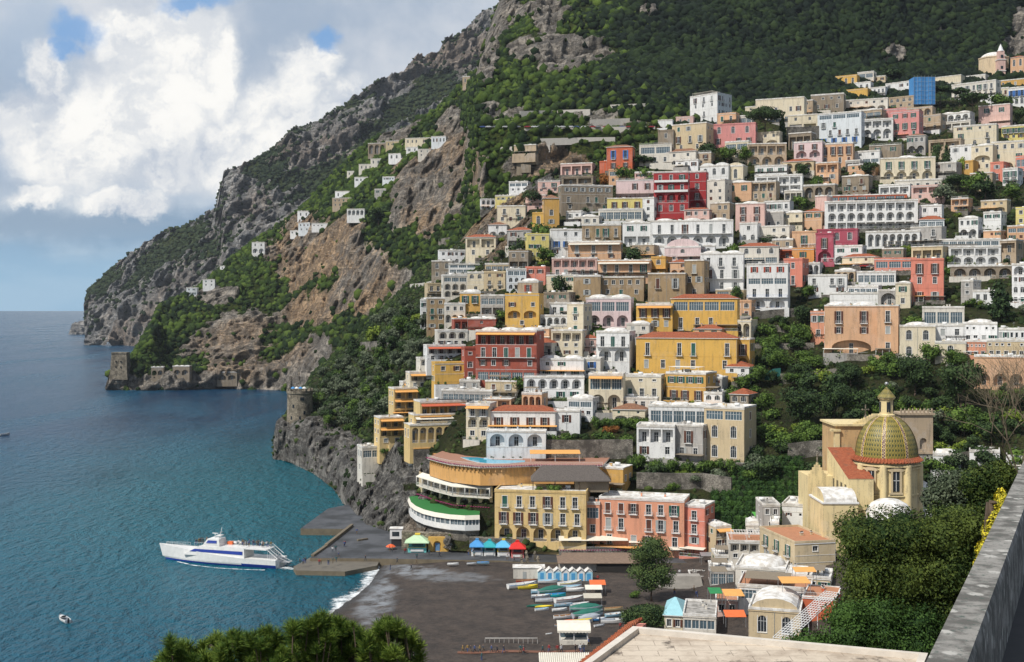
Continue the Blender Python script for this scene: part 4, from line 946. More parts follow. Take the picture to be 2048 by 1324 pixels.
H_('1', 375, 445, 612, 562, 'pink', 'a3/S4', 'strong pink villa with a dark door balcony in front of the tall white hotel', 'fx', ang=-8, D=9, cat='villa', name='villa')
H_('1', 408, 390, 508, 448, 'peach', 'w2', 'peach tower room standing on the strong pink villa', 'fx', D=6)
H_('1', 505, 403, 592, 448, 'pale', 'v3', 'glazed veranda house beside the peach tower room', 'f', D=6)
H_('1', 140, 590, 295, 668, 'pale', 'w2/a2', 'small gabled cottage with an old tiled roof above the crimson hotel', 'toh', ang=-20, D=7)
H_('1', 570, 550, 776, 668, 'dun', 'O4/A3', 'brown terraced house with deep shaded verandas under the umbrella pine', 'f', ang=4)
H_('2', 935, 168, 1072, 302, 'terra', 'L2/S2', 'orange-red villa with blue windows alone on the cliff edge', 'to', ang=-10, D=8, cat='villa', name='villa')
H_('2', 898, 248, 942, 302, 'terra', 'n', 'low orange-red annex at the left of the cliff edge villa', 'fx', D=5)
# crimson hotel
cr = H_('2', 1185, 302, 1370, 552, 'red', 'F3x*.95/F3x*.95/A3/a3/n*.6', 'crimson hotel with white balconies and arches over a pale pink floor', 'f', ang=-4, D=10, cat='hotel', name='hotel', iron=FRAME)
H_('2', 1368, 300, 1462, 500, 'red', 'w1/a1/S1/A1', 'narrow crimson tower wing at the right end of the crimson hotel', 'f', ang=-8, D=10, cat='hotel', name='hotel', iron=FRAME)
H_('2', 985, 345, 1190, 440, 'palepink', 's3/n*.3', 'pale lilac pink house with three brown shutters beside the crimson hotel', 'n', ang=-4)
H_('2', 938, 443, 1128, 502, 'lemon', 'S3', 'yellow house with tall dark doors below the lilac pink house', 'f', ang=-4)
H_('2', 892, 500, 1128, 562, 'pale', 'v6', 'pale house with a glazed terrace under the yellow house', 'f', ang=-4, D=5)
H_('2', 1125, 440, 1187, 556, 'white', 'w1/w1/w1', 'slim white house wedged against the left of the crimson hotel', 'f')
H_('2', 697, 375, 968, 512, 'stone', 'y6/W5/w4', 'long old brown stone house with grey shutters and a rusty balcony', 'g', ang=14, D=9)
H_('2', 602, 440, 685, 592, 'ochre', 'n/a1/w1', 'ochre gabled chapel-like house with one arched opening', 'toh', ang=6, D=7)
H_('2', 542, 520, 606, 592, 'yellow', 'a1', 'small deep yellow porch building at the cliff edge of the town', 'fx', D=5)
H_('2', 1430, 270, 1582, 350, 'white', 'a3/n*.4', 'white vaulted house with small arched windows behind the crimson hotel', 'v2')
H_('2', 1578, 270, 1658, 350, 'cream', 'a1', 'cream house with a rounded gable and one arched door behind the crimson hotel', 'v')
H_('2', 1462, 345, 1562, 500, 'pale', 'a1/w2/w2/w1', 'tall pale house with steep outside stairs right of the crimson tower wing', 'f', ang=-24)
H_('2', 1560, 358, 1702, 452, 'peach', 'g2/n*.5', 'peach house with two green shuttered windows under a white vaulted roof', 'd')
H_('2', 1698, 352, 1832, 455, 'dun', 'O3/w3', 'brown terrace house to the right of the two green shutters', 'f')
H_('2', 1720, 270, 1890, 318, 'white', 'g3', 'white house with three dark windows above the white terraces', 'f')
H_('2', 1720, 320, 1972, 412, 'white', 'O4/O4', 'white house with two long shaded terraces, upper middle of the town', 'f', ang=-6)
H_('2', 1618, 470, 1772, 612, 'rose', 'S2/s2/w2*.6', 'square rose pink house with small iron balconies and a white vaulted roof', 'd', ang=-6)
H_('2', 1768, 458, 1905, 515, 'white', 'w4', 'low white house right of the square rose pink house', 'f')
H_('2', 1768, 515, 1872, 595, 'grey', 'n/w2', 'grey unplastered house under the low white one', 'g')
H_('2', 1868, 518, 1972, 595, 'cream', 'w2/n', 'round cornered cream house with a bare front', 'd')
H_('2', 1640, 575, 1735, 672, 'white', 'w1/a2', 'white house with a chimney below the square rose pink house', 'f')
H_('2', 1735, 590, 1905, 672, 'pale', 'w3/A3', 'pale terraced house with a small garden left of the peach arched-window house', 'f')
H_('2', 1168, 560, 1605, 700, 'white', 'F6/A6', 'very long white hotel with round arches and dark blue doors below the crimson hotel', 'd3', ang=-4, D=9, cat='hotel', name='hotel', iron=FRAME)
H_('2', 1020, 572, 1172, 692, 'white', 'g2/O2x', 'white wing with green shutters at the left end of the long white hotel', 'd', ang=-4, iron=FRAME)
H_('2', 1165, 695, 1512, 748, 'snow', 'a6', 'lower white storey with vaulted bays under the long white hotel', 'v4', ang=-4, D=6)
H_('2', 805, 582, 1012, 668, 'tuff', 'W4/n*.3', 'brown stone block with three tall doors above the peach house with awnings', 'g', ang=-4)
H_('2', 730, 672, 1012, 768, 'peach', 'W3~/w3*.6', 'peach house with two cream awnings and a wide blank wall', 'f', ang=-6)
H_('2', 515, 632, 632, 762, 'lemon', 'w2/g3/w3', 'lemon yellow house with white corners at the left edge of the town', 'fx', ang=8)
H_('2', 640, 608, 805, 748, 'white', 'w3/L3/w4', 'cluster of white rooms with blue doors between the lemon house and the peach house', 'f', ang=4)
H_('2', 720, 512, 800, 575, 'white', 'w2/n*.3', 'small white house with a vaulted roof under the long stone house', 'f')
H_('2', 765, 540, 895, 585, 'pale', 'w3', 'low domed white house in front of the long stone house', 'd')
H_('2', 50, 718, 235, 792, 'snow', 'w5/a5', 'bright white house with tiny windows at the foot of the orange cliff', 'f', ang=6)
H_('2', 270, 447, 348, 502, 'snow', 'A3/w3', 'white villa with an arched porch perched on top of the orange cliff', 'f', ang=6, D=7, cat='villa', name='villa')
H_('2', 345, 428, 458, 458, 'lemon', 'w4', 'long low yellow house perched on top of the orange cliff', 'f', D=6)
H_('2', 418, 355, 518, 408, 'snow', 'v3/w3', 'white terraced cottage above the long low yellow cliff house', 'f', D=6)
H_('2', 445, 160, 562, 212, 'dun', 'n/p2', 'ruined beige walls of an unfinished house on the green slope', 'g', D=5)
H_('2', 458, 236, 532, 266, 'stone', 'n', 'low grey stone wall house in the green slope above the cliffs', 'g', D=5)
# red hotel rooftop pavilion
H_('2', 1300, 240, 1420, 285, 'snow', 'w3', 'small white pavilion behind the roof of the crimson hotel', 'f', D=5)
# middle left cluster
H_('0', 330, 120, 640, 202, 'white', 'v4*.8/v5', 'white house with glazed terraces above the cream arcaded house', 'n', ang=0)
H_('0', 640, 120, 850, 192, 'sand', 'v4', 'sand coloured penthouse with a dark strip of windows', 'f', ang=-4)
H_('0', 490, 193, 632, 358, 'cream', 'a2/n*.6/w1', 'cream yellow block with a pair of small arched windows', 'f', ang=-8)
H_('0', 630, 190, 815, 352, 'sand', 'w2/W2/w2', 'ochre block with a framed balcony window left of the blue-white house', 'fx', ang=-6)
H_('0', 282, 218, 492, 402, 'pale', 'v3/A3/A3', 'tall pale house with stacked arcades at the left of the cream yellow block', 'f', ang=6)
H_('0', 150, 290, 332, 412, 'sand', 'F3/w2', 'sand coloured house with a corner balcony at the left town edge', 'fx', ang=10)
H_('0', 150, 412, 300, 682, 'tuff', 'w2/W2/w2/w2', 'tall bare tuff stone house at the left town edge', 'f', ang=4, D=8)
H_('0', 95, 430, 152, 662, 'white', 'w1/w1/O2', 'thin white house on the outer left corner of the tall tuff house', 'f', ang=4, D=6)
H_('0', 425, 365, 602, 545, 'ochre', 'G2/n', 'orange ochre house with one dark shuttered window and a shallow dome', 'd', ang=-10)
H_('0', 600, 390, 805, 562, 'grey', 'v3/O2', 'grey terraced house with columns and potted trees', 'g', ang=-6)
H_('0', 830, 165, 992, 345, 'bluewhite', 'v3/a3/a3', 'blue-white house with rows of pale arched windows', 'f', ang=4)
H_('0', 985, 150, 1155, 285, 'coral', 's2/n', 'brick red house with one brown shutter behind the blue-white house', 'fx', ang=-14, roofc=None)
H_('0', 918, 272, 1095, 395, 'dun', 'R1/n*.4', 'dun plastered block with one square red shutter above the golden villa', 'd', ang=-14)
H_('0', 812, 380, 1100, 662, 'yellow', 'n*.6/w3/A2/w1', 'golden yellow villa with two big arched loggias', 'fx', ang=-12, D=10, cat='villa', name='villa')
H_('0', 490, 590, 732, 700, 'brick', 'w1/n', 'red house with a yellow painted border left behind the brick red villa', 'd2', ang=-8)
H_('0', 235, 690, 492, 822, 'pale', 'A3/F4', 'pale grey house with arches and a white terrace left of the brick red villa', 'f', ang=8)
H_('0', 292, 460, 472, 622, 'pale', 'w3/A3', 'pale house with outside stairs below the stacked arcades', 'f', ang=0)
H_('0', 375, 590, 500, 690, 'brick', 'O2', 'small red terrace house with a shaded balcony left of the bordered red house', 'g', ang=10, D=6)
H_('0', 560, 690, 1080, 1130, 'brick', 'O6^/F5/w5*.9/v5', 'large brick red villa with an orange awning over its top terrace', 'd3', ang=-14, D=13, cat='villa', name='villa', side='p1/n/p1/n')
H_('0', 468, 840, 640, 1110, 'brick', 'p2/a2/w2', 'brick red tower wing with yellow rimmed oval windows left of the large brick red villa', 'fx', ang=10, D=8, cat='villa', name='villa')
H_('0', 1190, 455, 1465, 565, 'white', 'W4', 'white flat roofed house with chairs on its balcony above the white arcade', 'f', ang=-8)
H_('0', 1100, 562, 1345, 650, 'white', 'A4', 'low white arcade house with a wide terrace', 'f', ang=-8, D=6)
H_('0', 1340, 460, 1482, 790, 'cream', 'W1/w1/w1/n', 'tall narrow cream house with weather stains and small balconies', 'f', ang=-22, D=9)
H_('0', 1200, 645, 1345, 690, 'cream', 'n', 'low blank cream wall house under the white arcade', 'f', D=6)
H_('0', 1205, 690, 1470, 905, 'cream', 'O3/w3*.7/w3*.7', 'cream house with a dark vine covered terrace right of the large brick red villa', 'f', ang=-12)
H_('0', 1500, 412, 1885, 655, 'palepink', 'v3/A3*.9', 'pale pink house with arched windows and glazed terrace', 'd2', ang=-8, D=10)
H_('0', 1590, 700, 1872, 1015, 'white', 'F3/A2/n*.5', 'white villa with two tall round arches and a slatted upper balcony', 'd', ang=-14, D=10, cat='villa', name='villa')
H_('0', 1395, 222, 1625, 415, 'tuff', 'w1/w1', 'square tuff stone house with one tall blue window', 'g', ang=-8)
H_('0', 1620, 235, 1995, 402, 'tuff', 'w5/w3', 'long tuff stone house with a row of small windows under the peach house', 'g', ang=-6)
H_('0', 1600, 92, 2050, 238, 'peach', 'W4~/n*.3', 'long peach house with white awnings and a water tank on the roof', 'f', ang=-6)
H_('0', 1210, 72, 1595, 222, 'rose', 'O5/F5', 'rose house with long cluttered balconies left of the long peach house', 'f', ang=-4)
H_('0', 1092, 935, 1482, 1082, 'snow', 'w3/G3', 'bright white villa with green shutters and an arched terrace right below the brick red villa', 'd2', ang=-8, D=9, cat='villa', name='villa')
H_('0', 970, 1085, 1485, 1285, 'snow', 'A5/g4', 'lower storeys of a bright white villa with curved garden stairs', 'n', ang=-4, D=5, cat='villa', name='villa')
H_('0', 1478, 930, 1625, 1085, 'pale', 'L1/w2', 'pale cream house with one tall blue glass door', 'f', ang=-10)
# centre: big yellow hotel and neighbours
H_('3', 165, 440, 515, 612, 'yellow', 'v4*.8/W4', 'big yellow hotel with tiled roof and green awning windows, upper of the two yellow blocks', 't', ang=-8, D=9, cat='hotel', name='hotel')
H_('3', -20, 475, 172, 612, 'yellow', 'S3^/w3', 'yellow annex with a green vine awning left of the upper yellow hotel', 'f', ang=-6)
H_('3', 72, 530, 168, 612, 'ochre', 'r1/r1', 'small ochre turret house with a white domed roof before the upper yellow hotel', 'd', ang=-6, D=5)
H_('9', 820, 150, 1680, 462, 'yellow', 'W6/w6', 'long yellow hotel under a red tiled roof with five grey-shuttered balconies', 't', ang=-7, D=11, cat='hotel', name='hotel')
H_('9', 1668, 168, 1792, 440, 'yellow', 'S1/A1', 'yellow end pavilion with a tall dark arch right of the long yellow hotel', 'f', ang=-12, D=9)
H_('9', 1075, 455, 1415, 685, 'ochre', 'g4/S3', 'orange-yellow terrace block with a white pergola on its roof', 'pw', ang=-20, D=12, side='w2/w2')
H_('9', 705, 478, 1032, 668, 'cream', 'p3*.6/W3', 'pale yellow villa with two balconies below the long yellow hotel', 'f', ang=-10)
H_('9', 415, 465, 710, 765, 'cream', 'v3^/A2', 'pale yellow villa bay with an orange awning over two wide arches', 'f', ang=-6)
H_('9', 690, 665, 1000, 780, 'pale', 'w4', 'pale lower storey with a long terrace under the pale yellow villa', 'n', ang=-8, D=5)
H_('9', 1145, 900, 1392, 1205, 'grey', 'S1/w2', 'stained grey house with one brown balcony door, middle of the large white hotel', 'f', ang=-22, D=6, name='house')
H_('9', 1400, 745, 1742, 1205, 'sand', 'v2*.7/a2/a2', 'weathered sand coloured house with four big arched windows', 'f', ang=-20, D=12, side='w1/w1/a1')
H_('9', 925, 735, 1445, 905, 'white', 'v5', 'white upper storey with domes and solar tanks behind the stained grey house', 'd3', ang=-6, D=9)
H_('9', 825, 905, 1150, 1190, 'white', 'O3/w3', 'white house with a columned terrace left of the stained grey house', 'f', ang=-6)
# small things right of centre
H_('3', 565, 258, 785, 500, 'white', 'r3/v3*.8/F3/A2', 'tall narrow white house with red shutters and a blue railed balcony', 'n', ang=-6, D=9, iron=BLUEP)
H_('3', 525, 165, 735, 262, 'pale', 'a3/v3', 'pale house with arched windows under a bright red tiled roof', 't', ang=-4)
H_('3', 760, 235, 860, 372, 'coral', 'w1/W1', 'coral pink house with one iron balcony beside the tall narrow white house', 'fx')
H_('3', 805, 180, 922, 258, 'orange', 'g1/n*.2', 'vivid orange house with one green framed window', 'fx', ang=-4)
H_('3', 735, 178, 812, 240, 'terra', 'O1', 'small terracotta porch house left of the vivid orange house', 'f', D=6)
H_('3', 320, 205, 548, 405, 'white', 'W3/F3/F3', 'white terraced house with long railings and washing right of the tuff tower', 'd2', ang=-4, iron=STEEL)
H_('3', 235, 242, 340, 445, 'tuff', 'W1/w2/w1', 'brown tuff stone tower house with one white framed window', 'g', ang=-14)
H_('3', 42, 312, 240, 470, 'tuff', 'W2/n', 'brown tuff stone house with two pale blue balcony doors', 'g', ang=-6)
H_('3', 130, 170, 322, 248, 'palepink', 'a1/w2', 'lilac white house with a curved gable above the tuff tower', 'v')
H_('3', 60, 225, 135, 312, 'ochre', 'a1/n', 'small orange-yellow house with one arched window at the end of the long peach house', 'fx')
H_('3', 935, 78, 1152, 165, 'berry', 'a3/n*.3', 'raspberry red house with two white rimmed arched windows', 'fx', ang=-6)
H_('3', 930, 100, 1024, 258, 'berry', 'S1/A1', 'raspberry red house front with a covered iron balcony', 'fx', D=6)
H_('3', 1022, 165, 1178, 255, 'white', 'g2/A2', 'white house with green shutters over two wide garage arches', 'f')
H_('3', 805, 90, 935, 182, 'peach', 'G1/n*.4', 'peach house with one tall arched green door', 'fx', ang=-8)
H_('3', 700, 130, 810, 182, 'dun', 'w2', 'low brown house left of the peach house with the green door', 'g')
H_('1', 978, 852, 1472, 1000, 'white', 'O9x/A9/O9x*.8', 'very long white terraced hotel with rows of curved balcony dividers', 'f', ang=0, D=9, cat='hotel', name='hotel', iron=FRAME)
H_('1', 928, 828, 988, 985, 'rose', 'n/w1', 'blank pinkish gable wall at the left end of the terraced hotel', 'f', D=9)
H_('1', 990, 822, 1415, 852, 'terra', 'v8', 'red rooftop bar with scalloped parasols along the terraced hotel', 'f', ang=0, D=5)
H_('1', 1478, 950, 1612, 1002, 'bluewhite', 'v3', 'small glass pavilion with a tent shaped cream roof', 'th', ang=0, D=7)
H_('3', 1195, 88, 1482, 168, 'white', 'A7', 'white arcaded terrace hung with dark creepers under the terraced hotel', 'g', ang=0)
H_('3', 1635, 168, 1912, 262, 'white', 'O4/A4', 'white and dark hotel with two storeys of deep arched balconies', 'f', ang=2, cat='hotel', name='hotel', iron=FRAME)
H_('3', 1905, 135, 1992, 262, 'dun', 'O1/a1', 'shaded brown wing with a wide glass opening at the right of the dark balconied hotel', 'g')
H_('3', 1585, 130, 1912, 168, 'white', 'v7', 'white upper storey under a vine trellis above the dark balconied hotel', 'g', ang=2, D=7)
H_('3', 1645, 272, 1985, 335, 'stone', 'A4', 'dark stone wall building with blocked arches under the balconied hotel', 'g', ang=2, D=6)
H_('3', 1945, 60, 2045, 135, 'peach', 'v2/w2', 'peach terrace house at the right edge, level with the vine trellis', 'f')
H_('3', 1970, 262, 2045, 475, 'snow', 'A1/w2/a2/w2', 'tall white house with arched doors cut by the right picture edge', 'f')
H_('1', 1990, 890, 2045, 982, 'lemon', 'w1/w1', 'yellow house at the right edge above the peach terrace house', 'fx')
H_('3', 1435, 235, 1608, 462, 'coral', 'W2/w2/W2', 'tall coral pink block with white framed windows and tiny balconies', 'fx', ang=-2, D=10)
H_('3', 1240, 232, 1462, 305, 'coral', 'v3/n*.3', 'coral pink wing with a glazed veranda left of the tall coral block', 'fx', ang=-2)
H_('3', 1430, 345, 1505, 460, 'red', 'w1/w1', 'small bright red house tucked in front of the tall coral block', 'fx', D=6)
H_('3', 890, 320, 1095, 422, 'white', 'W4/s3', 'white house with brown shutters and a row of black doors, centre right', 'f', ang=-4)
H_('3', 1148, 302, 1355, 368, 'white', 'v6', 'low white house with a long glazed veranda left of the coral buildings', 'g', ang=-2)
H_('3', 1352, 362, 1432, 488, 'cream', 'g1/w1', 'narrow cream house with one green shuttered balcony', 'd')
H_('3', 1005, 415, 1262, 482, 'white', 'n/p2', 'plain white house directly behind the domes of the salmon villa', 'f')
H_('3', 1262, 400, 1368, 485, 'grey', 'A1', 'grey concrete house with one big dark arch beside the salmon villa', 'f')
H_('3', 978, 482, 1262, 742, 'peach', 'S2/s2*.8/A1', 'large salmon villa with dark shuttered balconies and two white domes', 'd2', ang=2, D=10, cat='villa', name='villa')
H_('3', 1258, 482, 1368, 742, 'peach', 'W1/w1/w1', 'right hand bay of the large salmon villa with one white balcony window', 'f', ang=-4, D=10, cat='villa', name='villa')
H_('3', 903, 515, 985, 665, 'salmon', 'w2/w1', 'low salmon wing with corner windows at the left of the large salmon villa', 'fx', D=8)
H_('3', 1495, 490, 1718, 590, 'pale', 'v3', 'pale grey house with three very large paned windows', 'f', ang=0)
H_('3', 1375, 590, 1565, 765, 'cream', 'a2/a2', 'cream house with four arched windows and a shallow white dome', 'd', ang=0)
H_('3', 1562, 585, 1722, 675, 'white', 'w2/n*.2', 'white house with a long iron railing right of the four arched windows', 'n', ang=0)
H_('3', 1712, 575, 1892, 675, 'snow', 'p5/w4', 'white house with a row of small square windows and a low dome', 'd', ang=0)
H_('3', 1562, 675, 1728, 765, 'cream', 'a1/n*.2', 'cream basement house with one arched window behind the tree tops', 'f', ang=0)
H_('3', 1722, 672, 1835, 752, 'salmon', 'p5/w3', 'salmon house with a scalloped vaulted roof edge', 'v5', ang=0)
H_('3', 1832, 665, 2045, 752, 'sand', 'p6/w5', 'sand coloured house with a long scalloped vaulted roof edge', 'v6', ang=0)
H_('3', 1770, 752, 2045, 905, 'peach', 'n/A3', 'peach house with dark arches behind the bare branched tree', 'f', ang=0)
H_('3', 1890, 605, 2045, 668, 'white', 'w5', 'low white house with small windows at the right edge', 'g', ang=0)
H_('3', 1700, 350, 1765, 470, 'grey', 'w1/w1/n', 'grey stone cube house beside the overgrown stairs', 'g')
H_('3', 1762, 402, 1895, 475, 'white', 'w3', 'low white house with a green fence behind the dark pine', 'f')
H_('3', 1100, 380, 1262, 418, 'snow', 'v5', 'white roof terrace room above the plain white house', 'f', D=5)
# lower left hotel steps
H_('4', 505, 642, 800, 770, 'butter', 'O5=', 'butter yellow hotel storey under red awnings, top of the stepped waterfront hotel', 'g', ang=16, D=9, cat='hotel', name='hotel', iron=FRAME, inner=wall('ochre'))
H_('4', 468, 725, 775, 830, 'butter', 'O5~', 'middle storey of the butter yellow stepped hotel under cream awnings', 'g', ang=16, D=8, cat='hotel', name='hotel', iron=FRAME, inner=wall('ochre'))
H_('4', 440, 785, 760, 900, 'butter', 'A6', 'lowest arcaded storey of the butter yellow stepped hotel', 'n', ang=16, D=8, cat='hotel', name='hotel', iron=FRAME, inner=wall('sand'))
H_('4', 460, 890, 640, 950, 'pale', 'O4', 'white railed terrace with flower boxes below the butter yellow stepped hotel', 'n', ang=16, D=6, iron=FRAME)
H_('4', 795, 660, 945, 880, 'cream', 'W2^/A2/w2', 'right hand wing of the butter yellow hotel with an arched balcony', 'g', ang=-14, D=10, cat='hotel', name='hotel')
H_('4', 640, 572, 960, 662, 'grey', 'v9', 'long glasshouse restaurant with a dark flat roof', 'g', ang=-16, D=8, cat='restaurant', name='restaurant')
H_('4', 340, 562, 490, 745, 'butter', 'O2^/O2^/O2', 'stack of small yellow balconies with orange awnings at the left town edge, upper stack', 'f', ang=16, D=8)
H_('4', 250, 745, 400, 915, 'butter', 'O2^/O2^/w2', 'yellow stepped terraces with orange awnings at the cliff edge', 'f', ang=16, D=8)
H_('4', 140, 930, 262, 1105, 'pale', 'v2*.7/n', 'white pavilion on a tall stone base at the outermost cliff corner', 'f', ang=14, D=8)
H_('4', 440, 460, 605, 560, 'cream', 'O2^/w3', 'cream terrace house with one orange awning left below the yellow stairs', 'f', ang=14, D=7)
H_('4', 400, 520, 520, 585, 'pale', 'O2^', 'small pale terrace under an orange awning above the white balcony stack', 'f', ang=16, D=6)
H_('4', 600, 400, 790, 530, 'yellow', 'w2/n', 'yellow stair tower house left of the brick red tower wing', 'fx', ang=12, D=7)
H_('4', 550, 290, 792, 385, 'white', 'O4=/F4', 'white terraces under a red awning left of the brick red villa', 'g', ang=12, D=8)
H_('4', 505, 370, 660, 455, 'pale', 'O3/w2', 'pale cluttered terraces below the red awning', 'g', ang=14, D=7)
H_('4', 945, 702, 1360, 835, 'white', 'S4', 'white villa with brown shutters and an old tiled roof above the pool', 't', ang=-4, D=9, cat='villa', name='villa', roofc=None)
H_('4', 1345, 700, 1512, 835, 'white', 's1/n*.3', 'white side wing with a roof terrace right of the old tiled roof', 'n', ang=-4, D=8)
H_('4', 922, 830, 1298, 1005, 'bluewhite', 'A3/n*.8', 'pale blue-white ground floor with three wide arches above the pool', 'n', ang=-4, D=7)
# waterfront hotels
H_('5', 825, 222, 1312, 490, 'butter', 'W6*.95/W6/A5', 'yellow waterfront hotel with flower boxes on small balconies and five ground floor arches', 'fx', ang=-8, D=12, cat='hotel', name='hotel', iron=FRAME)
H_('5', 1310, 285, 1385, 470, 'salmon', 'v1/w1', 'narrow salmon link house between the yellow and the pink waterfront hotels', 'f', ang=-8, D=9)
H_('5', 1382, 262, 1835, 558, 'salmon', 'W6*.9/W6/W6/n*.4', 'salmon pink waterfront hotel with a flowered cornice and three rows of balconies', 'f', ang=-10, D=12, cat='hotel', name='hotel', iron=FRAME, side='w2/W2/w2/n')
H_('5', 1832, 300, 1945, 560, 'coral', 'W1/W1/w1/n*.5', 'bright coral corner wing at the right end of the salmon waterfront hotel', 'f', ang=-18, D=10, cat='hotel', name='hotel', iron=FRAME)
# scattered houses on the mountainside, far left
for (a, b, c, d, col_, sp, lab) in [
    (1255, 355, 1328, 387, 'snow', 'w3', 'white cottage on a wide terrace, largest of the lone houses on the mountainside'), (1242, 387, 1330, 428, 'dun', 'w4/w4', 'brown terraced house right beneath the largest lone white cottage'),
    (1310, 438, 1392, 478, 'white', 'A4/n*.4', 'white house with an arched porch on the edge of the orange cliff'), (1080, 447, 1136, 478, 'snow', 'w2', 'small white cube house upper left above the orange cliff'),
    (1084, 502, 1138, 542, 'bluewhite', 'w3/w2', 'pale bluish house at the left top of the orange cliff'), (1146, 504, 1242, 524, 'snow', 'p5', 'long low white wall house along the top of the orange cliff'),
    (868, 592, 928, 642, 'white', 'w2/A2', 'white villa half hidden by trees on the middle of the ridge'), (563, 803, 612, 838, 'bluewhite', 'w2/v2', 'small white house lowest left on the wooded ridge'),
    (640, 765, 696, 798, 'snow', 'w2/w2', 'white house with a roof terrace beside the lowest ridge house'), (1195, 243, 1257, 272, 'white', 'w4', 'long white house highest left on the slope below the grey peaks'),
    (1345, 290, 1408, 314, 'snow', 'w3', 'isolated white house with a green garden, middle of the slope'), (1160, 303, 1228, 332, 'dun', 'p4', 'long brown ruined wall house on the slope'),
    (1503, 180, 1580, 207, 'snow', 'a3', 'white house with awnings among the upper road houses'), (1408, 132, 1490, 182, 'stone', 'A3', 'grey stone house with arches left of the upper road houses'),
    (1580, 108, 1705, 138, 'cream', 'w6', 'long ochre-cream house along the upper road'), (1702, 100, 1770, 135, 'bluewhite', 'w4', 'pale blue house at the right end of the upper road houses'),
    (1365, 230, 1432, 258, 'pale', 'w3', 'pale house with a terrace left below the white house with awnings'), (1475, 288, 1532, 305, 'bluewhite', 'w4', 'low pale house with scalloped blue shade on the slope'),
    (1490, 122, 1560, 150, 'sand', 'w3', 'ochre house between the stone arches and the long ochre-cream house'), (1310, 262, 1352, 284, 'pale', 'w2', 'tiny pale house left of the pale terrace house'),
    (1585, 150, 1640, 175, 'white', 'w2', 'small white house just below the long ochre-cream house'), (1640, 160, 1700, 195, 'pale', 'w2/w2', 'pale stepped house at the brink of the high cliff'),
    (1438, 345, 1492, 368, 'grey', 'w2', 'small grey house in the trees right of the largest lone cottage'), (720, 703, 742, 722, 'snow', 'w1', 'tiny white hut alone in the ridge forest'),
    (1420, 205, 1470, 235, 'pale', 'w2', 'small pale house under the grey stone arches'), (1046, 538, 1084, 556, 'white', 'w2', 'low white hut left below the pale bluish cliff top house'),
    (1848, 0, 1850, 1, 'dun', 'w1', '')]:
    if lab: H_('7', a, b, c, d, col_, sp, lab, 'f', which='G', D=9, below=5, group='lone houses on the mountainside', push=9)
H_('S', 925, 153, 951, 169, 'dun', 'k1' if False else 'w3', 'ruined square beige house high on the mountain slope under the peak', 'g', which='G', D=10, below=6, push=10)

def near_label(x, y, big=False):
    best = min(HL[:NH], key=lambda h: max(h[0] - x, 0, x - h[2]) ** 2 + max(h[1] - y, 0, y - h[3]) ** 2); X0, Y0, X1, Y1, lb = best
    rel = 'below' if y > Y1 else 'above' if y < Y0 else 'left of' if x < X0 else 'right of'; out = []
    for q in lb.split():
        if len(out) >= 3 and q in STOPW: break
        out.append(q.strip(','))
    out = out[:9]
    while out[-1] in ('a', 'the', 'an', 'of', 'its', 'stacked', 'two'): out.pop()
    return rel + ' the ' + ' '.join(out)
STOPW = 'with under in at behind beside below above on and over next left right before stepping perched between of directly from hung down wedged cut half highest middle upper along carrying standing'.split()
# small houses wedged into the gaps between the larger ones
NH = len(HL); rf = random.Random(21); nf_ = 0; tr_ = 0; usedl = set()
while nf_ < 75 and tr_ < 9000:
    tr_ += 1; x, y = rf.uniform(880, 1990), rf.uniform(250, 860); w_, h_ = rf.uniform(34, 66), rf.uniform(22, 42)
    if x > 1490 and y > 570: continue
    if y < 330 - (x - 1200) * .22 or (x < 1120 and y < 560 - (x - 880) * .8): continue
    if y > 600 and x < 900: continue
    ov = sum(max(0, min(x + w_ / 2, c) - max(x - w_ / 2, a)) * max(0, min(y, d) - max(y - h_, b)) for a, b, c, d in OCC)
    if ov > .42 * w_ * h_: continue
    if sum(max(0, min(x + w_ / 2, c) - max(x - w_ / 2, a)) * max(0, min(y, d) - max(y - h_, b)) for a, b, c, d in OCC[NH:]) > 0: continue
    p = hit(x, y)
    if p is None or p.y > 850: continue
    cn = rf.choice(['white', 'white', 'pale', 'cream', 'sand', 'dun', 'rose', 'peach', 'grey', 'stone']); nl = {'pale': 'pale', 'sand': 'ochre', 'dun': 'brown', 'stone': 'stone'}.get(cn, cn)
    sp = rf.choice(['w3/A2', 'W2/w3', 'O2/w2', 'v2/w3', 'w3/w2', 'O3', 'A3', 'a2/w2', 'g2/n', 'w2/O2']); lb = 'small %s filler' % nl
    lb = rf.choice(['small', 'little', 'narrow' if w_ < 45 else 'low']) + ' ' + nl + ' house ' + near_label(x, y - h_ / 2)
    lb = ' '.join(lb.split()[:16])
    if lb in usedl: continue
    usedl.add(lb); house('S', x - w_ / 2, y - h_, x + w_ / 2, y, cn, sp, lb, rf.choice(['f', 'g', 'd', 'to', 'q', 'n', 'fx', 't']), D=rf.uniform(6, 9)); nf_ += 1
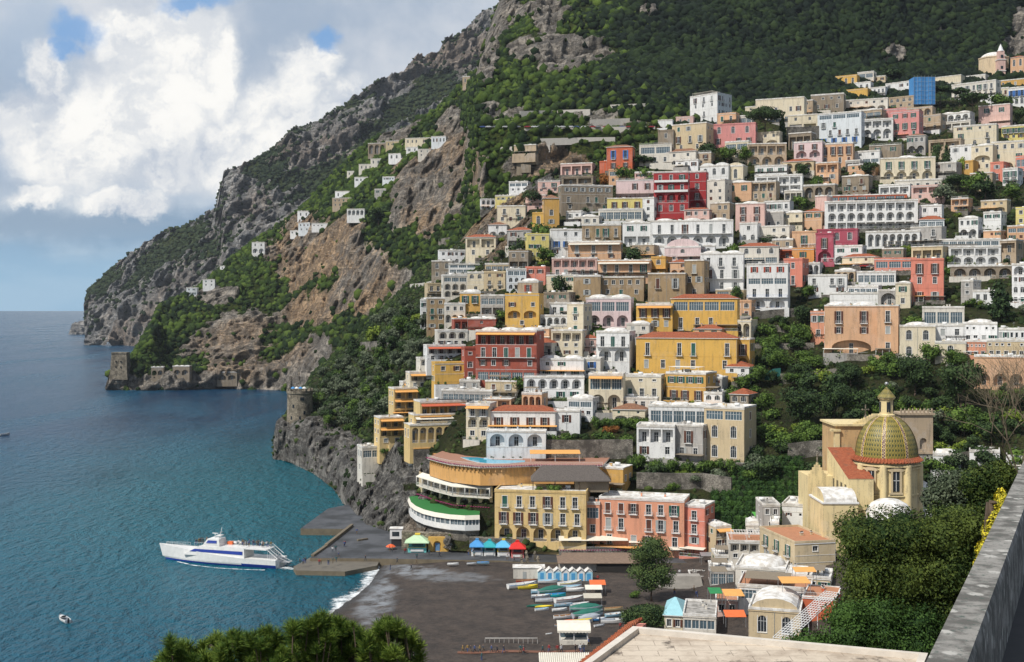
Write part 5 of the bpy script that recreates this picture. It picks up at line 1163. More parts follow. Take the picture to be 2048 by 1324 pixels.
# ---------------------------------------------------------------- trees and plants
def trunk_mesh(h, r, limbs, seed=0, lean=0.0):
    rs = random.Random(seed); mb = MB(); p = Vector((0, 0, -1.0)); segs = 4; pts = [p]
    for i in range(segs): p = Vector((lean * (i + 1) / segs + rs.uniform(-.08, .08) * r * 6, rs.uniform(-.08, .08) * r * 6, -1 + (h + 1) * (i + 1) / segs)); pts.append(p)
    for i in range(segs): mb.tube(pts[i], pts[i + 1], r * (1 - .15 * i), BARK, 7, r * (1 - .15 * (i + 1)))
    for (x, y, z) in limbs: mb.tube(pts[-1], ((x + pts[-1].x) * .5, (y) * .5, h + (z - h) * .35), r * .45, BARK, 5, r * .3); mb.tube(((x + pts[-1].x) * .5, y * .5, h + (z - h) * .35), (x, y, z), r * .3, BARK, 5, r * .12)
    return mb.build('trunk')
def make_tree(kind, seed, name, mat, size=6.0, n=700, leaf=.3):
    rs = random.Random(seed); root = empty(name, (0, 0, 0))
    s = size
    if kind == 'round':
        lobes = [(rs.uniform(-.25, .25) * s, rs.uniform(-.25, .25) * s, s * rs.uniform(.45, .85), s * rs.uniform(.2, .32), s * rs.uniform(.2, .32), s * rs.uniform(.17, .26)) for _ in range(7)]; th = s * .3
    elif kind == 'bush':
        lobes = [(rs.uniform(-.35, .35) * s, rs.uniform(-.3, .3) * s, s * rs.uniform(.12, .4), s * rs.uniform(.2, .34), s * rs.uniform(.2, .3), s * rs.uniform(.16, .26)) for _ in range(6)]; th = s * .1
    elif kind == 'umbrella':
        lobes = [(math.cos(a) * s * .32 * k, math.sin(a) * s * .32 * k, s * rs.uniform(.80, .92), s * .2, s * .2, s * .10) for a, k in [(i * 1.05, 1) for i in range(6)]] + [(0, 0, s * .95, s * .25, s * .25, s * .1)]; th = s * .62
    elif kind == 'cypress':
        lobes = [(0, 0, s * z, s * w_, s * w_, s * .16) for z, w_ in ((.15, .08), (.32, .1), (.5, .095), (.68, .075), (.84, .05))]; th = s * .1
    elif kind == 'cone':
        lobes = [(rs.uniform(-.05, .05) * s, rs.uniform(-.05, .05) * s, s * z, s * w_, s * w_, s * .12) for z, w_ in ((.22, .26), (.38, .27), (.54, .23), (.70, .17), (.86, .10))]; th = s * .2
    cr = leafcloud(lobes, n, leaf, mat, seed=seed, solid=.7); cr.parent = root
    tr = trunk_mesh(th, s * .03, [(l[0], l[1], l[2]) for l in lobes[:5]] if kind != 'cypress' else [], seed); tr.parent = root
    return root
PROTO = {}
def proto(key, *a, **k):
    if key not in PROTO: PROTO[key] = [make_tree(*a, **k), False]
    return PROTO[key]
KIND = {'r': ('round', 'broadleaf_tree', LEAF), 'd': ('round', 'dark_tree', LEAFD), 'o': ('round', 'olive_tree', LEAFO), 'y': ('bush', 'spring_shrub', LEAFY), 'b': ('bush', 'shrub', LEAF), 'B': ('bush', 'shrub', LEAFD),
        'u': ('umbrella', 'umbrella_pine', LEAFD), 'c': ('cypress', 'cypress_tree', LEAFD), 'p': ('cone', 'pine_tree', LEAFD), 'R': ('bush', 'red_shrub', LEAFR), 'O': ('bush', 'olive_shrub', LEAFO)}
BASE = 6.0
def plant(code, loc, size, label, cat='tree', group=None, var=None, n=700, leaf=.3, stretch=1.0):
    kind, name, mat = KIND[code]; var = random.randrange(3) if var is None else var
    key = (code, var, n)
    pr = PROTO.get(key)
    if pr is None: pr = PROTO[key] = [make_tree(kind, 17 * var + ord(code), name, mat, BASE, n, leaf), False]
    k = size / BASE
    if not pr[1]: r = pr[0]; pr[1] = True; r.location = loc; r.rotation_euler = (0, 0, random.uniform(0, 6.3)); r.scale = (k, k, k * stretch)
    else: r = copy_tree(pr[0], loc, random.uniform(0, 6.3), (k, k, k * stretch))
    for q in ('label', 'category', 'group'):
        if q in r: del r[q]
    tag(r, label, cat, group); return r
def inocc(px, py, pad=2):
    return any(a - pad < px < c + pad and b - pad < py < d + pad for a, b, c, d in OCC)
def plant_px(code, zone, x0, y0, x1, y1, label, cat='tree', group=None, Y=None, which='T', **k):
    """tree filling a photo rectangle: base at the bottom centre"""
    ox, oy, s = ZONES[zone]; X0, Y0, X1, Y1 = ox + x0 * s, oy + y0 * s, ox + x1 * s, oy + y1 * s
    p = hit((X0 + X1) / 2, Y1, which) if Y is None else at((X0 + X1) / 2, Y1, Y)
    if Y is None: p = p + Vector((0, -1.0, -.3))
    h = (Y1 - Y0) * p.y / F; w_ = (X1 - X0) * p.y / F
    hf = {'u': .62, 'c': .2, 'p': .54}.get(code, .95 if code not in 'ybBRO' else 1.25); base_w = {'u': .9, 'c': .2, 'p': .54}.get(code, 1.0); base_h = 1.0 if code not in 'ybBRO' else .6
    kind, name, mat = KIND[code]
    size = w_ / base_w; st = (h / base_h) / size
    OCC2.append((X0, Y0, X1, Y1))
    return plant(code, p, size, label, cat, group, stretch=max(.5, min(2.2, st)), **k)
OCC2 = []
# trees one can pick out in the photograph
for args in [
    ('u', '1', 572, 360, 752, 560, 'huge dark umbrella pine in front of the long cream villa', 0), ('c', '1', 736, 395, 768, 560, 'slender black-green cypress right of the huge umbrella pine', 0),
    ('u', '1', 1690, 285, 1830, 440, 'wide umbrella pine with a bare leaning trunk below the pale grey long house', 1), ('u', '1', 1530, 248, 1645, 350, 'umbrella pine directly right of the blue scaffolding', 2),
    ('u', '1', 1640, 255, 1740, 345, 'smaller umbrella pine between two bigger ones under the skyline houses', 0), ('r', '1', 1832, 282, 1982, 380, 'bright green broadleaf tree below the domed church', 0),
    ('d', '1', 1965, 362, 2045, 450, 'dark tree at the right edge above the yellow house', 0), ('d', '1', 1270, 145, 1420, 225, 'dark spreading tree on the ridge behind the penthouse', 1),
    ('y', '1', 975, 250, 1060, 285, 'yellow-green shrub left of the yellow ridge villa', 0), ('d', '1', 285, 535, 410, 640, 'dark round tree under the strong pink villa', 1), ('r', '1', 400, 570, 520, 655, 'green garden tree on the terrace above the white vaulted houses', 2),
    ('r', '1', 520, 560, 600, 655, 'green tree left of the brown terraced house', 1), ('d', '1', 1535, 550, 1600, 680, 'dark tree left of the plain white house on the right', 2), ('p', '1', 1595, 545, 1645, 690, 'palm-like tall tree before the plain white house', 0),
    ('y', '1', 1670, 612, 1738, 700, 'small light green tree against the bright ochre house', 1), ('d', '1', 1150, 640, 1262, 735, 'round crowned garden tree left of the broad cream villa', 0), ('d', '1', 820, 655, 905, 740, 'dark tree below the pink and peach house', 2),
    ('r', '1', 890, 715, 980, 800, 'green tree right of the two long shaded terraces', 0), ('d', '1', 1600, 700, 1760, 800, 'dark tree group right of the long pale terrace building', 1), ('r', '1', 1700, 690, 1850, 830, 'leafy green tree below the coral red house', 1),
    ('o', '1', 1520, 760, 1660, 880, 'bare grey-green tree above the grassy terrace', 1), ('d', '1', 1750, 740, 1900, 860, 'dark tree on the garden slope under the narrow white house', 0), ('r', '1', 1900, 760, 2030, 880, 'green tree at the right edge of the garden slope', 2),
    ('b', '1', 790, 830, 890, 880, 'clipped shrub on the terrace left of the terraced hotel', 0), ('r', '2', 565, 695, 680, 790, 'dark flat crowned tree below the lemon yellow house', 1), ('B', '2', 1015, 685, 1165, 762, 'dense dark hedge tree under the white wing with green shutters', 0),
    ('d', '2', 1068, 205, 1195, 275, 'dark tree right of the orange-red cliff villa', 1), ('b', '2', 985, 275, 1182, 350, 'mass of green creeper hanging above the lilac pink house', 1), ('R', '2', 890, 300, 960, 362, 'reddish brown shrub below the orange-red cliff villa', 0),
    ('y', '2', 835, 318, 890, 370, 'light green shrub left of the reddish one on the cliff edge', 0), ('b', '2', 500, 575, 650, 700, 'bright green slope shrub above the lemon yellow house', 2), ('B', '2', 415, 640, 520, 760, 'dark shrub on the left flank of the lemon yellow house', 1),
    ('d', '2', 480, 405, 620, 490, 'dark tree between the cliff top cottages and the ochre gabled house', 0), ('B', '2', 645, 845, 765, 945, 'dark garden shrub left of the square tuff house', 2), ('b', '2', 1800, 930, 1830, 945, 'small shrub', 0),
    ('b', '2', 1555, 675, 1635, 740, 'round green shrub before the vaulted white bays', 0), ('b', '2', 1900, 430, 2000, 480, 'green shrub right of the low white house', 2),
    ('r', '3', 470, 375, 550, 480, 'light green tree right of the upper yellow hotel roof', 0), ('r', '3', 845, 365, 930, 450, 'round green tree right of the tall narrow white house', 1), ('p', '3', 1832, 340, 1955, 560, 'tall dark pine with a bare trunk in front of the low white right hand house', 1),
    ('b', '3', 610, 565, 730, 635, 'green vine terrace shrub right of the yellow hotels', 0), ('b', '3', 785, 565, 900, 665, 'dense green shrub left of the large salmon villa', 1), ('B', '3', 800, 470, 960, 565, 'dark shrub on the stony terrace above the salmon villa', 2),
    ('b', '3', 1400, 530, 1530, 590, 'green shrub above the four arched windows', 1), ('r', '3', 790, 715, 985, 830, 'green lemon tree on the terrace below the salmon villa', 0), ('r', '3', 1800, 590, 1990, 650, 'green shrubbery behind the salmon scalloped roof', 2),
    ('r', '3', 1600, 700, 1760, 830, 'large light green tree top under the cream basement house', 1), ('d', '3', 1340, 745, 1560, 950, 'very large dark green tree in the ravine behind the tiled dome', 2), ('d', '3', 1560, 770, 1830, 1040, 'very large dark tree at the right side of the ravine', 0),
    ('d', '3', 1020, 765, 1200, 920, 'dark tree on the ravine slope left of the largest ones', 1), ('r', '3', 740, 830, 900, 920, 'green shrubs on the ravine terrace beside the green netting', 0), ('d', '3', 720, 920, 950, 1130, 'big dark tree in the ravine right of the sand coloured house', 2),
    ('d', '3', 930, 900, 1120, 1110, 'big dark tree in the ravine above the rubble wall', 0), ('d', '3', 1100, 900, 1250, 1060, 'dark tree right behind the stone cross', 1), ('b', '3', 830, 1090, 1000, 1200, 'green shrubs along the top of the rubble wall', 1),
    ('r', '3', 490, 830, 600, 930, 'light green tree at the right of the orange-yellow terrace block', 1), ('b', '3', 430, 910, 620, 1000, 'sprawling green shrub behind the sand coloured house', 0), ('r', '3', 625, 940, 720, 1060, 'green tree right of the sand coloured house', 2),
    ('b', '3', 620, 700, 780, 790, 'green terrace planting right of the long yellow hotel', 2), ('b', '3', 590, 640, 690, 690, 'low shrub beside the yellow end pavilion', 0),
    ('b', '9', 420, 820, 920, 900, 'long vine covered trellis left of the large white house', 2), ('R', '9', 530, 890, 670, 950, 'rust red flowering shrub on the middle garden terrace', 0), ('b', '9', 430, 940, 640, 1050, 'green shrub below the rust red one', 1),
    ('b', '9', 640, 960, 800, 1050, 'green shrub at the right end of the middle garden terrace', 0), ('b', '9', 740, 1130, 930, 1260, 'green shrub under the columned terrace', 2), ('b', '9', 920, 1180, 1320, 1290, 'long green vine terrace below the large white house', 1),
    ('b', '9', 1300, 1180, 1680, 1290, 'dense green vine terrace below the sand coloured house', 0), ('B', '0', 1220, 215, 1395, 300, 'dark shrub under the rose house balconies', 1), ('b', '0', 1485, 650, 1690, 770, 'fresh green shrub under the pale pink house', 0),
    ('b', '0', 1100, 1240, 1440, 1300, 'creeper covered pergola under the bright white villa', 2), ('b', '0', 500, 1040, 680, 1120, 'bright green bush at the foot of the brick red tower wing', 0), ('b', '0', 725, 1070, 980, 1200, 'bright green bush at the foot of the large brick red villa', 1),
    ('B', '4', 30, 220, 130, 340, 'dark round bush on the wooded slope left of the town', 0), ('y', '4', 150, 150, 300, 250, 'large yellow-green shrub on a terrace of the wooded slope', 1), ('y', '4', 450, 80, 530, 140, 'yellow-green bush at the left town edge', 2),
    ('b', '4', 490, 540, 560, 600, 'small green bush between the orange awnings', 0), ('b', '4', 255, 925, 325, 970, 'round green bush beside the white cliff pavilion', 1), ('B', '4', 365, 910, 460, 980, 'dark bush at the cliff edge below the sand terraces', 2),
    ('b', '4', 1300, 830, 1480, 900, 'green shrubs under the white side wing', 0), ('b', '4', 1640, 740, 1930, 800, 'vine trellis with fresh leaves in the middle garden', 1),
    ('d', '7', 1395, 425, 1520, 520, 'dark tree beside the white house with the arched porch', 0), ('r', '7', 1640, 640, 1740, 690, 'green tree left of the bright white house under the orange cliff', 1),
    ]:
    code, zn, a, b, c, d, lab, var = args
    if lab == 'small shrub': continue
    w7 = 'G' if zn == '7' else 'T'
    wd = (c - a) * ZONES[zn][2]
    # very wide shrub bands are rows of separate bushes
    ratio = (c - a) / max(1, d - b)
    if ratio > 2.2:
        k = int(round(ratio / 1.3))
        for i in range(k):
            plant_px(code, zn, a + (c - a) * i / k - 8, b + random.uniform(-6, 6), a + (c - a) * (i + 1) / k + 8, d, lab, 'bushes', group=lab, var=(var + i) % 3, which=w7)
    else:
        big = wd > 60
        plant_px(code, zn, a, b, c, d, lab, 'tree' if code not in 'ybBRO' else 'shrub', var=var, which=w7, **(dict(n=2600, leaf=.17) if big else {}))
# wooded slope between the round tower and the town, tree by tree
rs = random.Random(5); placed = 0; poly = [(600, 800), (640, 760), (700, 705), (760, 648), (820, 600), (850, 640), (862, 700), (850, 740), (800, 790), (770, 840), (740, 870), (660, 860), (630, 830)]
def inpoly(x, y, P_):
    r = False
    for i in range(len(P_)):
        x1, y1 = P_[i]; x2, y2 = P_[i - 1]
        if (y1 > y) != (y2 > y) and x < (x2 - x1) * (y - y1) / (y2 - y1) + x1: r = not r
    return r
while placed < 170:
    x, y = rs.uniform(560, 870), rs.uniform(600, 900)
    if not inpoly(x, y, poly) or inocc(x, y, 3): continue
    p = hit(x, y)
    if p is None or p.y > 900: continue
    code = rs.choice('oooordddOb'); lab = {'o': 'grey-green olive tree on the wooded slope between the round tower and the town', 'r': 'green broadleaf tree on the wooded slope between the round tower and the town', 'd': 'dark green tree on the wooded slope between the round tower and the town', 'O': 'low grey-green shrub on the wooded slope between the round tower and the town', 'b': 'low green shrub on the wooded slope between the round tower and the town'}[code]
    sz = rs.uniform(5, 9.5); lab = ('small ' if sz < 6.2 else 'large ' if sz > 8.2 else 'mid-sized ') + lab.split(' on the')[0] + ' on the wooded slope, ' + ('upper ' if y < 700 else 'lower ' if y > 790 else 'middle ') + ('left part' if x < 680 else 'right part' if x > 770 else 'centre')
    plant(code, p + Vector((0, 0, -.6)), sz, lab, 'tree' if code not in 'Ob' else 'shrub', group=KIND[code][1].replace('_', ' ') + 's on the wooded slope', var=rs.randrange(3), stretch=rs.uniform(.8, 1.1)); placed += 1
# garden trees scattered through the gaps of the town
placed = 0; tries = 0
GL = {'r': 'green tree', 'd': 'dark tree', 'b': 'green shrub', 'B': 'dark shrub', 'y': 'yellow-green shrub', 'o': 'olive tree'}
while placed < 200 and tries < 20000:
    tries += 1; x, y = rs.uniform(880, 2048), rs.uniform(200, 980)
    if inocc(x, y, 1) or any(a < x < c and b < y < d for a, b, c, d in OCC2): continue
    if y < 320 - (x - 1200) * .25 or (x < 1060 and y < 520 - (x - 880) * .4): continue
    if 985 < y or (y > 880 and x < 1250): continue
    p = hit(x, y)
    if p is None or p.z < 10: continue
    if p.y > 860: continue
    code = rs.choice('rddbbBByo'); sz = rs.uniform(3.2, 6.0) * (1.5 if y > 700 and x > 1500 else 1)
    plant(code, p + Vector((0, -.5, -.5)), sz, ('small ' if sz < 4 else 'mid-sized ' if sz < 5.2 else 'large ') + GL[code] + ' ' + near_label(x, y), 'tree' if code in 'rdo' else 'shrub', group='planting in the gaps of the town: ' + KIND[code][1].replace('_', ' ') + 's' + (' (light)' if code == 'y' else ''), var=rs.randrange(3), stretch=rs.uniform(.75, 1.0)); placed += 1
placed = 0
while placed < 60:
    x, y = rs.uniform(1490, 1960), rs.uniform(690, 975)
    if inocc(x, y, 0): continue
    p = hit(x, y)
    if p is None or p.z < 6: continue
    code = rs.choice('drdb'); plant(code, p + Vector((0, -.5, -.8)), rs.uniform(5.5, 9.5), {'d': 'dark', 'r': 'green', 'b': 'bushy'}[code] + ' tree in the dense wood of the ravine, ' + ('upper' if y < 780 else 'lower' if y > 880 else 'middle') + (' left part' if x < 1640 else ' right part' if x > 1810 else ' centre'), 'tree', group='trees of the ravine wood', var=rs.randrange(3)); placed += 1
# low ground cover over the town slope
pxT, pyT = pix(GT.reshape(-1, 3))
wT = np.clip(1 - rockT * 1.2, .06, 1) * np.where(pxT < 880, 1.0, .55)
def m_under():
    return m_forest('undergrowth', (.016, .030, .010), (.035, .058, .016), (.085, .12, .03), .06)
scatter_mass('undergrowth', GT, wT, 17000, .5, 1.5, m_under(), 4, label='low green undergrowth and creepers covering the town slope', lift=.2)

# ---------------------------------------------------------------- retaining walls of rubble stone
def rwall(zone, pts, h, label, mat=None, Y=None, thick=.7, which='T', down=3.0, cat='stone wall'):
    ox, oy, s = ZONES[zone]; W_ = []
    for q in pts:
        p = hit(ox + q[0] * s, oy + q[1] * s, which) if Y is None else at(ox + q[0] * s, oy + q[1] * s, Y); W_.append(p + Vector((0, -.8, 0)))
    mb = MB()
    for a, b in zip(W_[:-1], W_[1:]):
        d = (b - a); d.z = 0; d.normalize(); nr_ = Vector((-d.y, d.x, 0)) * thick
        v = []
        for p in (a, b):
            for zz in (-down, h): v += [p + Vector((0, 0, zz)), p + nr_ + Vector((0, 0, zz))]
        mb.add([tuple(q) for q in v], [(0, 4, 6, 2), (1, 3, 7, 5), (2, 6, 7, 3), (0, 2, 3, 1), (4, 5, 7, 6)], mat or STONEW)
    return tag(mb.build('retaining_wall'), label, cat)
rwall('9', [(50, 1165), (280, 1170), (520, 1165), (790, 1165)], 5.6, 'rubble stone retaining wall behind the flowered pool terrace')
rwall('6', [(-20, 395), (150, 400), (330, 400), (480, 425)], 4.6, 'long grey rubble wall above the salmon waterfront hotel')
rwall('3', [(780, 1290), (900, 1275), (1035, 1270)], 4.8, 'tall grey rubble wall in the ravine left of the church')
rwall('9', [(350, 850), (600, 850), (915, 835)], 2.4, 'grey plastered wall below the pale yellow villa', wall('grey'))
rwall('3', [(560, 610), (720, 610), (900, 625)], 2.0, 'upper terrace wall among vines left of the salmon villa')
rwall('3', [(590, 700), (760, 705), (920, 700)], 1.8, 'lower terrace wall among vines left of the salmon villa')
rwall('3', [(740, 890), (900, 880), (1040, 860)], 3.4, 'stone terrace wall beside the green netting in the ravine')
rwall('3', [(540, 560), (700, 540), (850, 530)], 3.0, 'stony bank wall under the tall narrow white house')
rwall('1', [(778, 530), (880, 530), (990, 520)], 7.5, 'big stone retaining wall and ramp right of the cypress')
rwall('1', [(960, 740), (1100, 742), (1270, 740)], 2.2, 'low garden wall left of the broad cream villa')
rwall('1', [(1480, 880), (1700, 900), (1990, 905)], 1.8, 'grassy terrace wall right of the terraced hotel')
rwall('1', [(930, 800), (1200, 790), (1500, 800)], 1.5, 'thin garden wall above the terraced hotel')
rwall('3', [(1000, 765), (1180, 770), (1370, 765)], 2.2, 'stone terrace wall right below the salmon villa')
rwall('4', [(130, 300), (250, 295), (340, 280)], 3.0, 'stone terrace wall under the yellow-green shrub on the wooded slope')
rwall('6', [(1550, 330), (1700, 300), (1860, 280)], 5.0, 'rubble wall in the ravine right of the bell tower')
rwall('7', [(1735, 610), (1790, 600)], 6.0, 'small grey retaining wall left above the bright white cliff foot house', which='T')
rwall('5', [(690, 545), (900, 550), (1180, 555), (1390, 570)], 4.4, 'stone base wall behind the four coloured kiosks', STONEW, Y=363, thick=3.0)
rwall('S', [(930, 263), (1050, 262), (1190, 259), (1310, 257)], 1.6, 'pale parapet of the coast road high above the town', simple('pale_stone', (.5, .47, .42), .9), which='G', cat='road parapet')
for i, (x0, y0, x1, y1) in enumerate([(1080, 283, 1230, 280), (1000, 300, 1100, 296), (1040, 228, 1180, 224), (1180, 245, 1300, 240), (880, 520, 930, 515), (820, 575, 870, 568), (1220, 215, 1330, 210), (940, 246, 1040, 244)]):
    rwall('S', [(x0, y0), ((x0 + x1) / 2, y0 - 2), (x1, y1)], 2.0, ['pale terrace wall on the green slope left of the orange-red villa', 'short pale terrace wall above the high cliff', 'upper pale terrace wall above the coast road', 'pale terrace wall just above the coast road at the right', 'garden wall behind the bright white house under the orange cliff', 'garden wall on the slope at the outer left edge of the town', 'highest pale terrace wall on the green slope', 'pale terrace wall above the left end of the coast road'][i], simple('pale_stone', (.5, .47, .42), .9), which='G' if i not in (4, 5) else 'T')
# cars along the coast road, tiny in the photograph
def car_mesh(col):
    mb = MB(); body = simple('car_paint_' + col, {'white': (.75, .75, .75), 'grey': (.25, .26, .28), 'red': (.4, .03, .03), 'blue': (.05, .1, .3)}[col], .3)
    prof = [(-2.1, .35), (-2.1, .85), (-1.3, .95), (-.8, 1.42), (.9, 1.42), (1.6, .92), (2.1, .8), (2.1, .35)]
    for s in (-1, 1): mb.face([(x, s * .85, z) for x, z in (prof if s < 0 else prof[::-1])], body)
    for i in range(len(prof)): a, b = prof[i], prof[(i + 1) % len(prof)]; mb.face([(a[0], -.85, a[1]), (a[0], .85, a[1]), (b[0], .85, b[1]), (b[0], -.85, b[1])], GLASS if i in (2, 4) else body)
    for s in (-1, 1): mb.face([(-1.1, s * .86, .95), (1.35, s * .86, .95), (.8, s * .86, 1.35), (-.75, s * .86, 1.35)][::s], GLASS)
    for x in (-1.3, 1.3):
        for s in (-1, 1): mb.tube((x, s * .7, .32), (x, s * .9, .32), .32, IRON, 10)
    return mb.build('parked_car')
for i in range(26):
    x = 935 + i * 14.6 + rs.uniform(-3, 3); p = hit(x, 258.5, 'G')
    if p is None: continue
    cl = rs.choice(['white', 'white', 'grey', 'white', 'red', 'blue']); c_ = car_mesh(cl); c_.location = p + Vector((0, -1.5, .9)); c_.rotation_euler = (0, 0, rs.uniform(-.1, .1))
    tag(c_, cl + ' car parked along the coast road high above the town', 'car', 'cars parked along the coast road')
for zx, zy, lab, cl in (('1', (805, 438), 'white car parked on the terrace below the long cream villa', 'white'), ('1', (840, 442), 'grey car at the right of the white one below the long cream villa', 'grey'), ('3', (1140, 278), 'white car parked by the garage arches', 'white'), ('3', (1215, 285), 'grey car parked right of the garage arches', 'grey'), ('3', (1180, 282), 'red car between two others by the garage arches', 'red')):
    ox, oy, s = ZONES[zx]; p = hit(ox + zy[0] * s, oy + zy[1] * s); c_ = car_mesh(cl); c_.location = p + Vector((0, -3, .3)); tag(c_, lab, 'car')
# ---------------------------------------------------------------- the curved pool hotel and its restaurant on the waterfront
def seg_building(root, base, pts, z0, z1, spec, wm, below=0.0, inner=None, iron=None, D=None, slab=FRAME, back=True, name='wall'):
    """pts: world points left to right; each straight piece is one face; specs per piece"""
    mb = MB()
    for i in range(len(pts) - 1):
        a, b = pts[i], pts[i + 1]; d = Vector((b.x - a.x, b.y - a.y, 0)); W = d.length; ang = math.atan2(d.y, d.x)
        M = Matrix.Translation(Vector((a.x, a.y, z0)) - base) @ Matrix.Rotation(ang, 4, 'Z')
        dress(root, mb, W, z1 - z0, spec[i] if isinstance(spec, list) else spec, M, wm, -below, iron or FRAME, slab, inner)
    if back:
        a, b = pts[0], pts[-1]; bk = D or 10; p, q = a - base, b - base
        for u_, v_ in (((q.x, q.y), (q.x, q.y + bk)), ((q.x, q.y + bk), (p.x, p.y + bk)), ((p.x, p.y + bk), (p.x, p.y))):
            mb.face([(u_[0], u_[1], z0 - below - base.z), (v_[0], v_[1], z0 - below - base.z), (v_[0], v_[1], z1 - base.z), (u_[0], u_[1], z1 - base.z)], wm)
    return mb.build(name, root)
def off(pts, d):
    out = []
    for i, p in enumerate(pts):
        a = pts[max(0, i - 1)]; b = pts[min(len(pts) - 1, i + 1)]; t = (b - a); t.z = 0; t.normalize(); out.append(p + Vector((t.y, -t.x, 0)) * d)
    return out
def slab_poly(mb, front, back, z0, z1, m, base, top=None):
    poly = [(p.x - base.x, p.y - base.y) for p in front] + [(p.x - base.x, p.y - base.y) for p in back[::-1]]
    mb.prism(poly, z0 - base.z, z1 - base.z, m, top)
SMALL = True
zT = 27.2
fr = [at_z(856, 915, zT), at_z(880, 922, zT), at_z(902, 927, zT), at_z(959, 933, zT), at_z(1010, 932.5, zT), at_z(1065, 930, zT), at_z(1205, 930.5, zT)]
bk = [p + Vector((4, 20, 0)) for p in fr]
PB = Vector((fr[2].x, fr[2].y, 2.2)); ph = empty('hotel', PB)
OR = wall('orange') if False else plaster('plaster_apricot', (.66, .36, .12), .3)
seg_building(ph, PB, off(fr, -.6), 21.2, zT - .5, ['n', 'n', 'n', 'n', 'n', 'n'], OR, D=16)
g = MB()   # brackets and cornice under the terrace
fo = off(fr, .35)
for i in range(len(fr) - 1):
    a, b = off(fr, -.58)[i] - PB, off(fr, -.58)[i + 1] - PB; L = (b - a).length; n = int(L / 1.6)
    for k in range(n):
        p = a + (b - a) * ((k + .5) / n); g.box(p.x - .18, p.x + .18, p.y - .55, p.y + .05, zT - 1.8 - PB.z, zT - .5 - PB.z, OR, .0)
g.build('bracket_row', ph)
g = MB(); slab_poly(g, fo, bk, zT - .5, zT, wall('pale'), PB, simple('terrace_tiles', (.34, .17, .11), .8)); g.build('pool_terrace', ph)
g = MB()
for i in range(len(fo) - 1): a, b = fo[i] - PB, fo[i + 1] - PB; railing(g, (a.x, a.y), (b.x, b.y), zT - PB.z, 1.0, FRAME, .3)
g.build('railing', ph)
def flower_row(parent, pts, z, base, seed=0, dens=26, mat=None, r=.28):
    lob = []
    for a, b in zip(pts[:-1], pts[1:]):
        n = max(1, int((b - a).length / .8))
        for k in range(n): p = a + (b - a) * ((k + .5) / n) - base; lob.append((p.x, p.y, z - base.z, r * 1.5, r, r))
    o = leafcloud(lob, dens * len(lob), .09, mat or FLOWER, seed=seed, solid=.6); o.name = 'flower_boxes'; o.parent = parent; return o
flower_row(ph, off(fo, .15), zT + .05, PB, 3)
# pool water and surround
g = MB(); wz = zT + .06
WATER = simple('pool_water', (.05, .42, .60), .08, .12, .8)
pp = [at_z(a, b, wz) for a, b in [(921, 914.5), (935, 920), (955, 925), (985, 927.5), (1020, 927), (1050, 924), (1050, 921), (1020, 920.5), (985, 919), (955, 915)]]
g.prism([((p.x - PB.x), (p.y - PB.y)) for p in pp], zT - PB.z + .005, wz - PB.z + .05, FRAME, WATER); g.build('pool', ph)
# apricot rear terrace wall with white trellis
g = MB(); a, b = at_z(935, 905, zT), at_z(1075, 905, zT); a.y += 3; b.y += 3
g.box(a.x - PB.x, b.x - PB.x, a.y - PB.y, a.y - PB.y + .4, zT - PB.z, zT + 4.4 - PB.z, wall('bluewhite'))
for k in range(40): x = a.x - PB.x + 1 + k * .5; g.box(x, x + .06, a.y - PB.y - .12, a.y - PB.y - .05, zT - PB.z, zT + 1.8 - PB.z, FRAME)
g.build('garden_wall', ph)
# shade canopy of the terrace restaurant
g = MB(); a, b = at_z(1062, 925, zT), at_z(1160, 925, zT)
pergola(g, a.x - PB.x, b.x - PB.x, a.y - PB.y + 2, a.y - PB.y + 8, zT - PB.z, 3.1, FRAME, 10, AWN, .5); g.build('canopy', ph)
# open galleries below
zg = 13.4
gp = [at_z(838, 988, zg), at_z(845, 992, zg), at_z(880, 1004, zg), at_z(915, 1014, zg), at_z(985, 1019, zg)]
seg_building(ph, PB, gp, zg, 21.2, ['n', 'O2/O2', 'O2/O2', 'O3/A3'], wall('sand'), D=14, inner=wall('pale'))
g = MB(); ga = off(gp, 2.2)
for i in range(1, len(gp) - 1):
    v = [gp[i], gp[i + 1], ga[i + 1], ga[i]]; zz = [21.3, 21.3, 20.2, 20.2]; q = [(p.x - PB.x, p.y - PB.y, z - PB.z) for p, z in zip(v, zz)]
    g.face(q, AWNW); g.face([(x, y, z - .08) for x, y, z in q[::-1]], AWNW); g.face([q[2], q[3], (q[3][0], q[3][1], q[3][2] - .25), (q[2][0], q[2][1], q[2][2] - .25)], AWNW)
    n = 3
    for k in range(n + 1): p = ga[i] + (ga[i + 1] - ga[i]) * (k / n) - PB; g.tube((p.x, p.y + .2, 17.3 - PB.z), (p.x, p.y + .2, 20.3 - PB.z), .13, FRAME, 6)
g.build('slatted_awning', ph)
g = MB(); slab_poly(g, ga[1:], gp[1:], 17.0, 17.3, wall('pale'), PB)
for i in range(1, len(ga) - 1): a, b = ga[i] - PB, ga[i + 1] - PB; railing(g, (a.x, a.y + .1), (b.x, b.y + .1), 17.3 - PB.z, .95, FRAME, .3)
g.build('gallery_balcony', ph); flower_row(ph, ga[1:], zg + .9, PB, 5, 14)
tag(ph, 'large apricot hotel with a blue swimming pool and curved terrace above the beach', 'hotel')
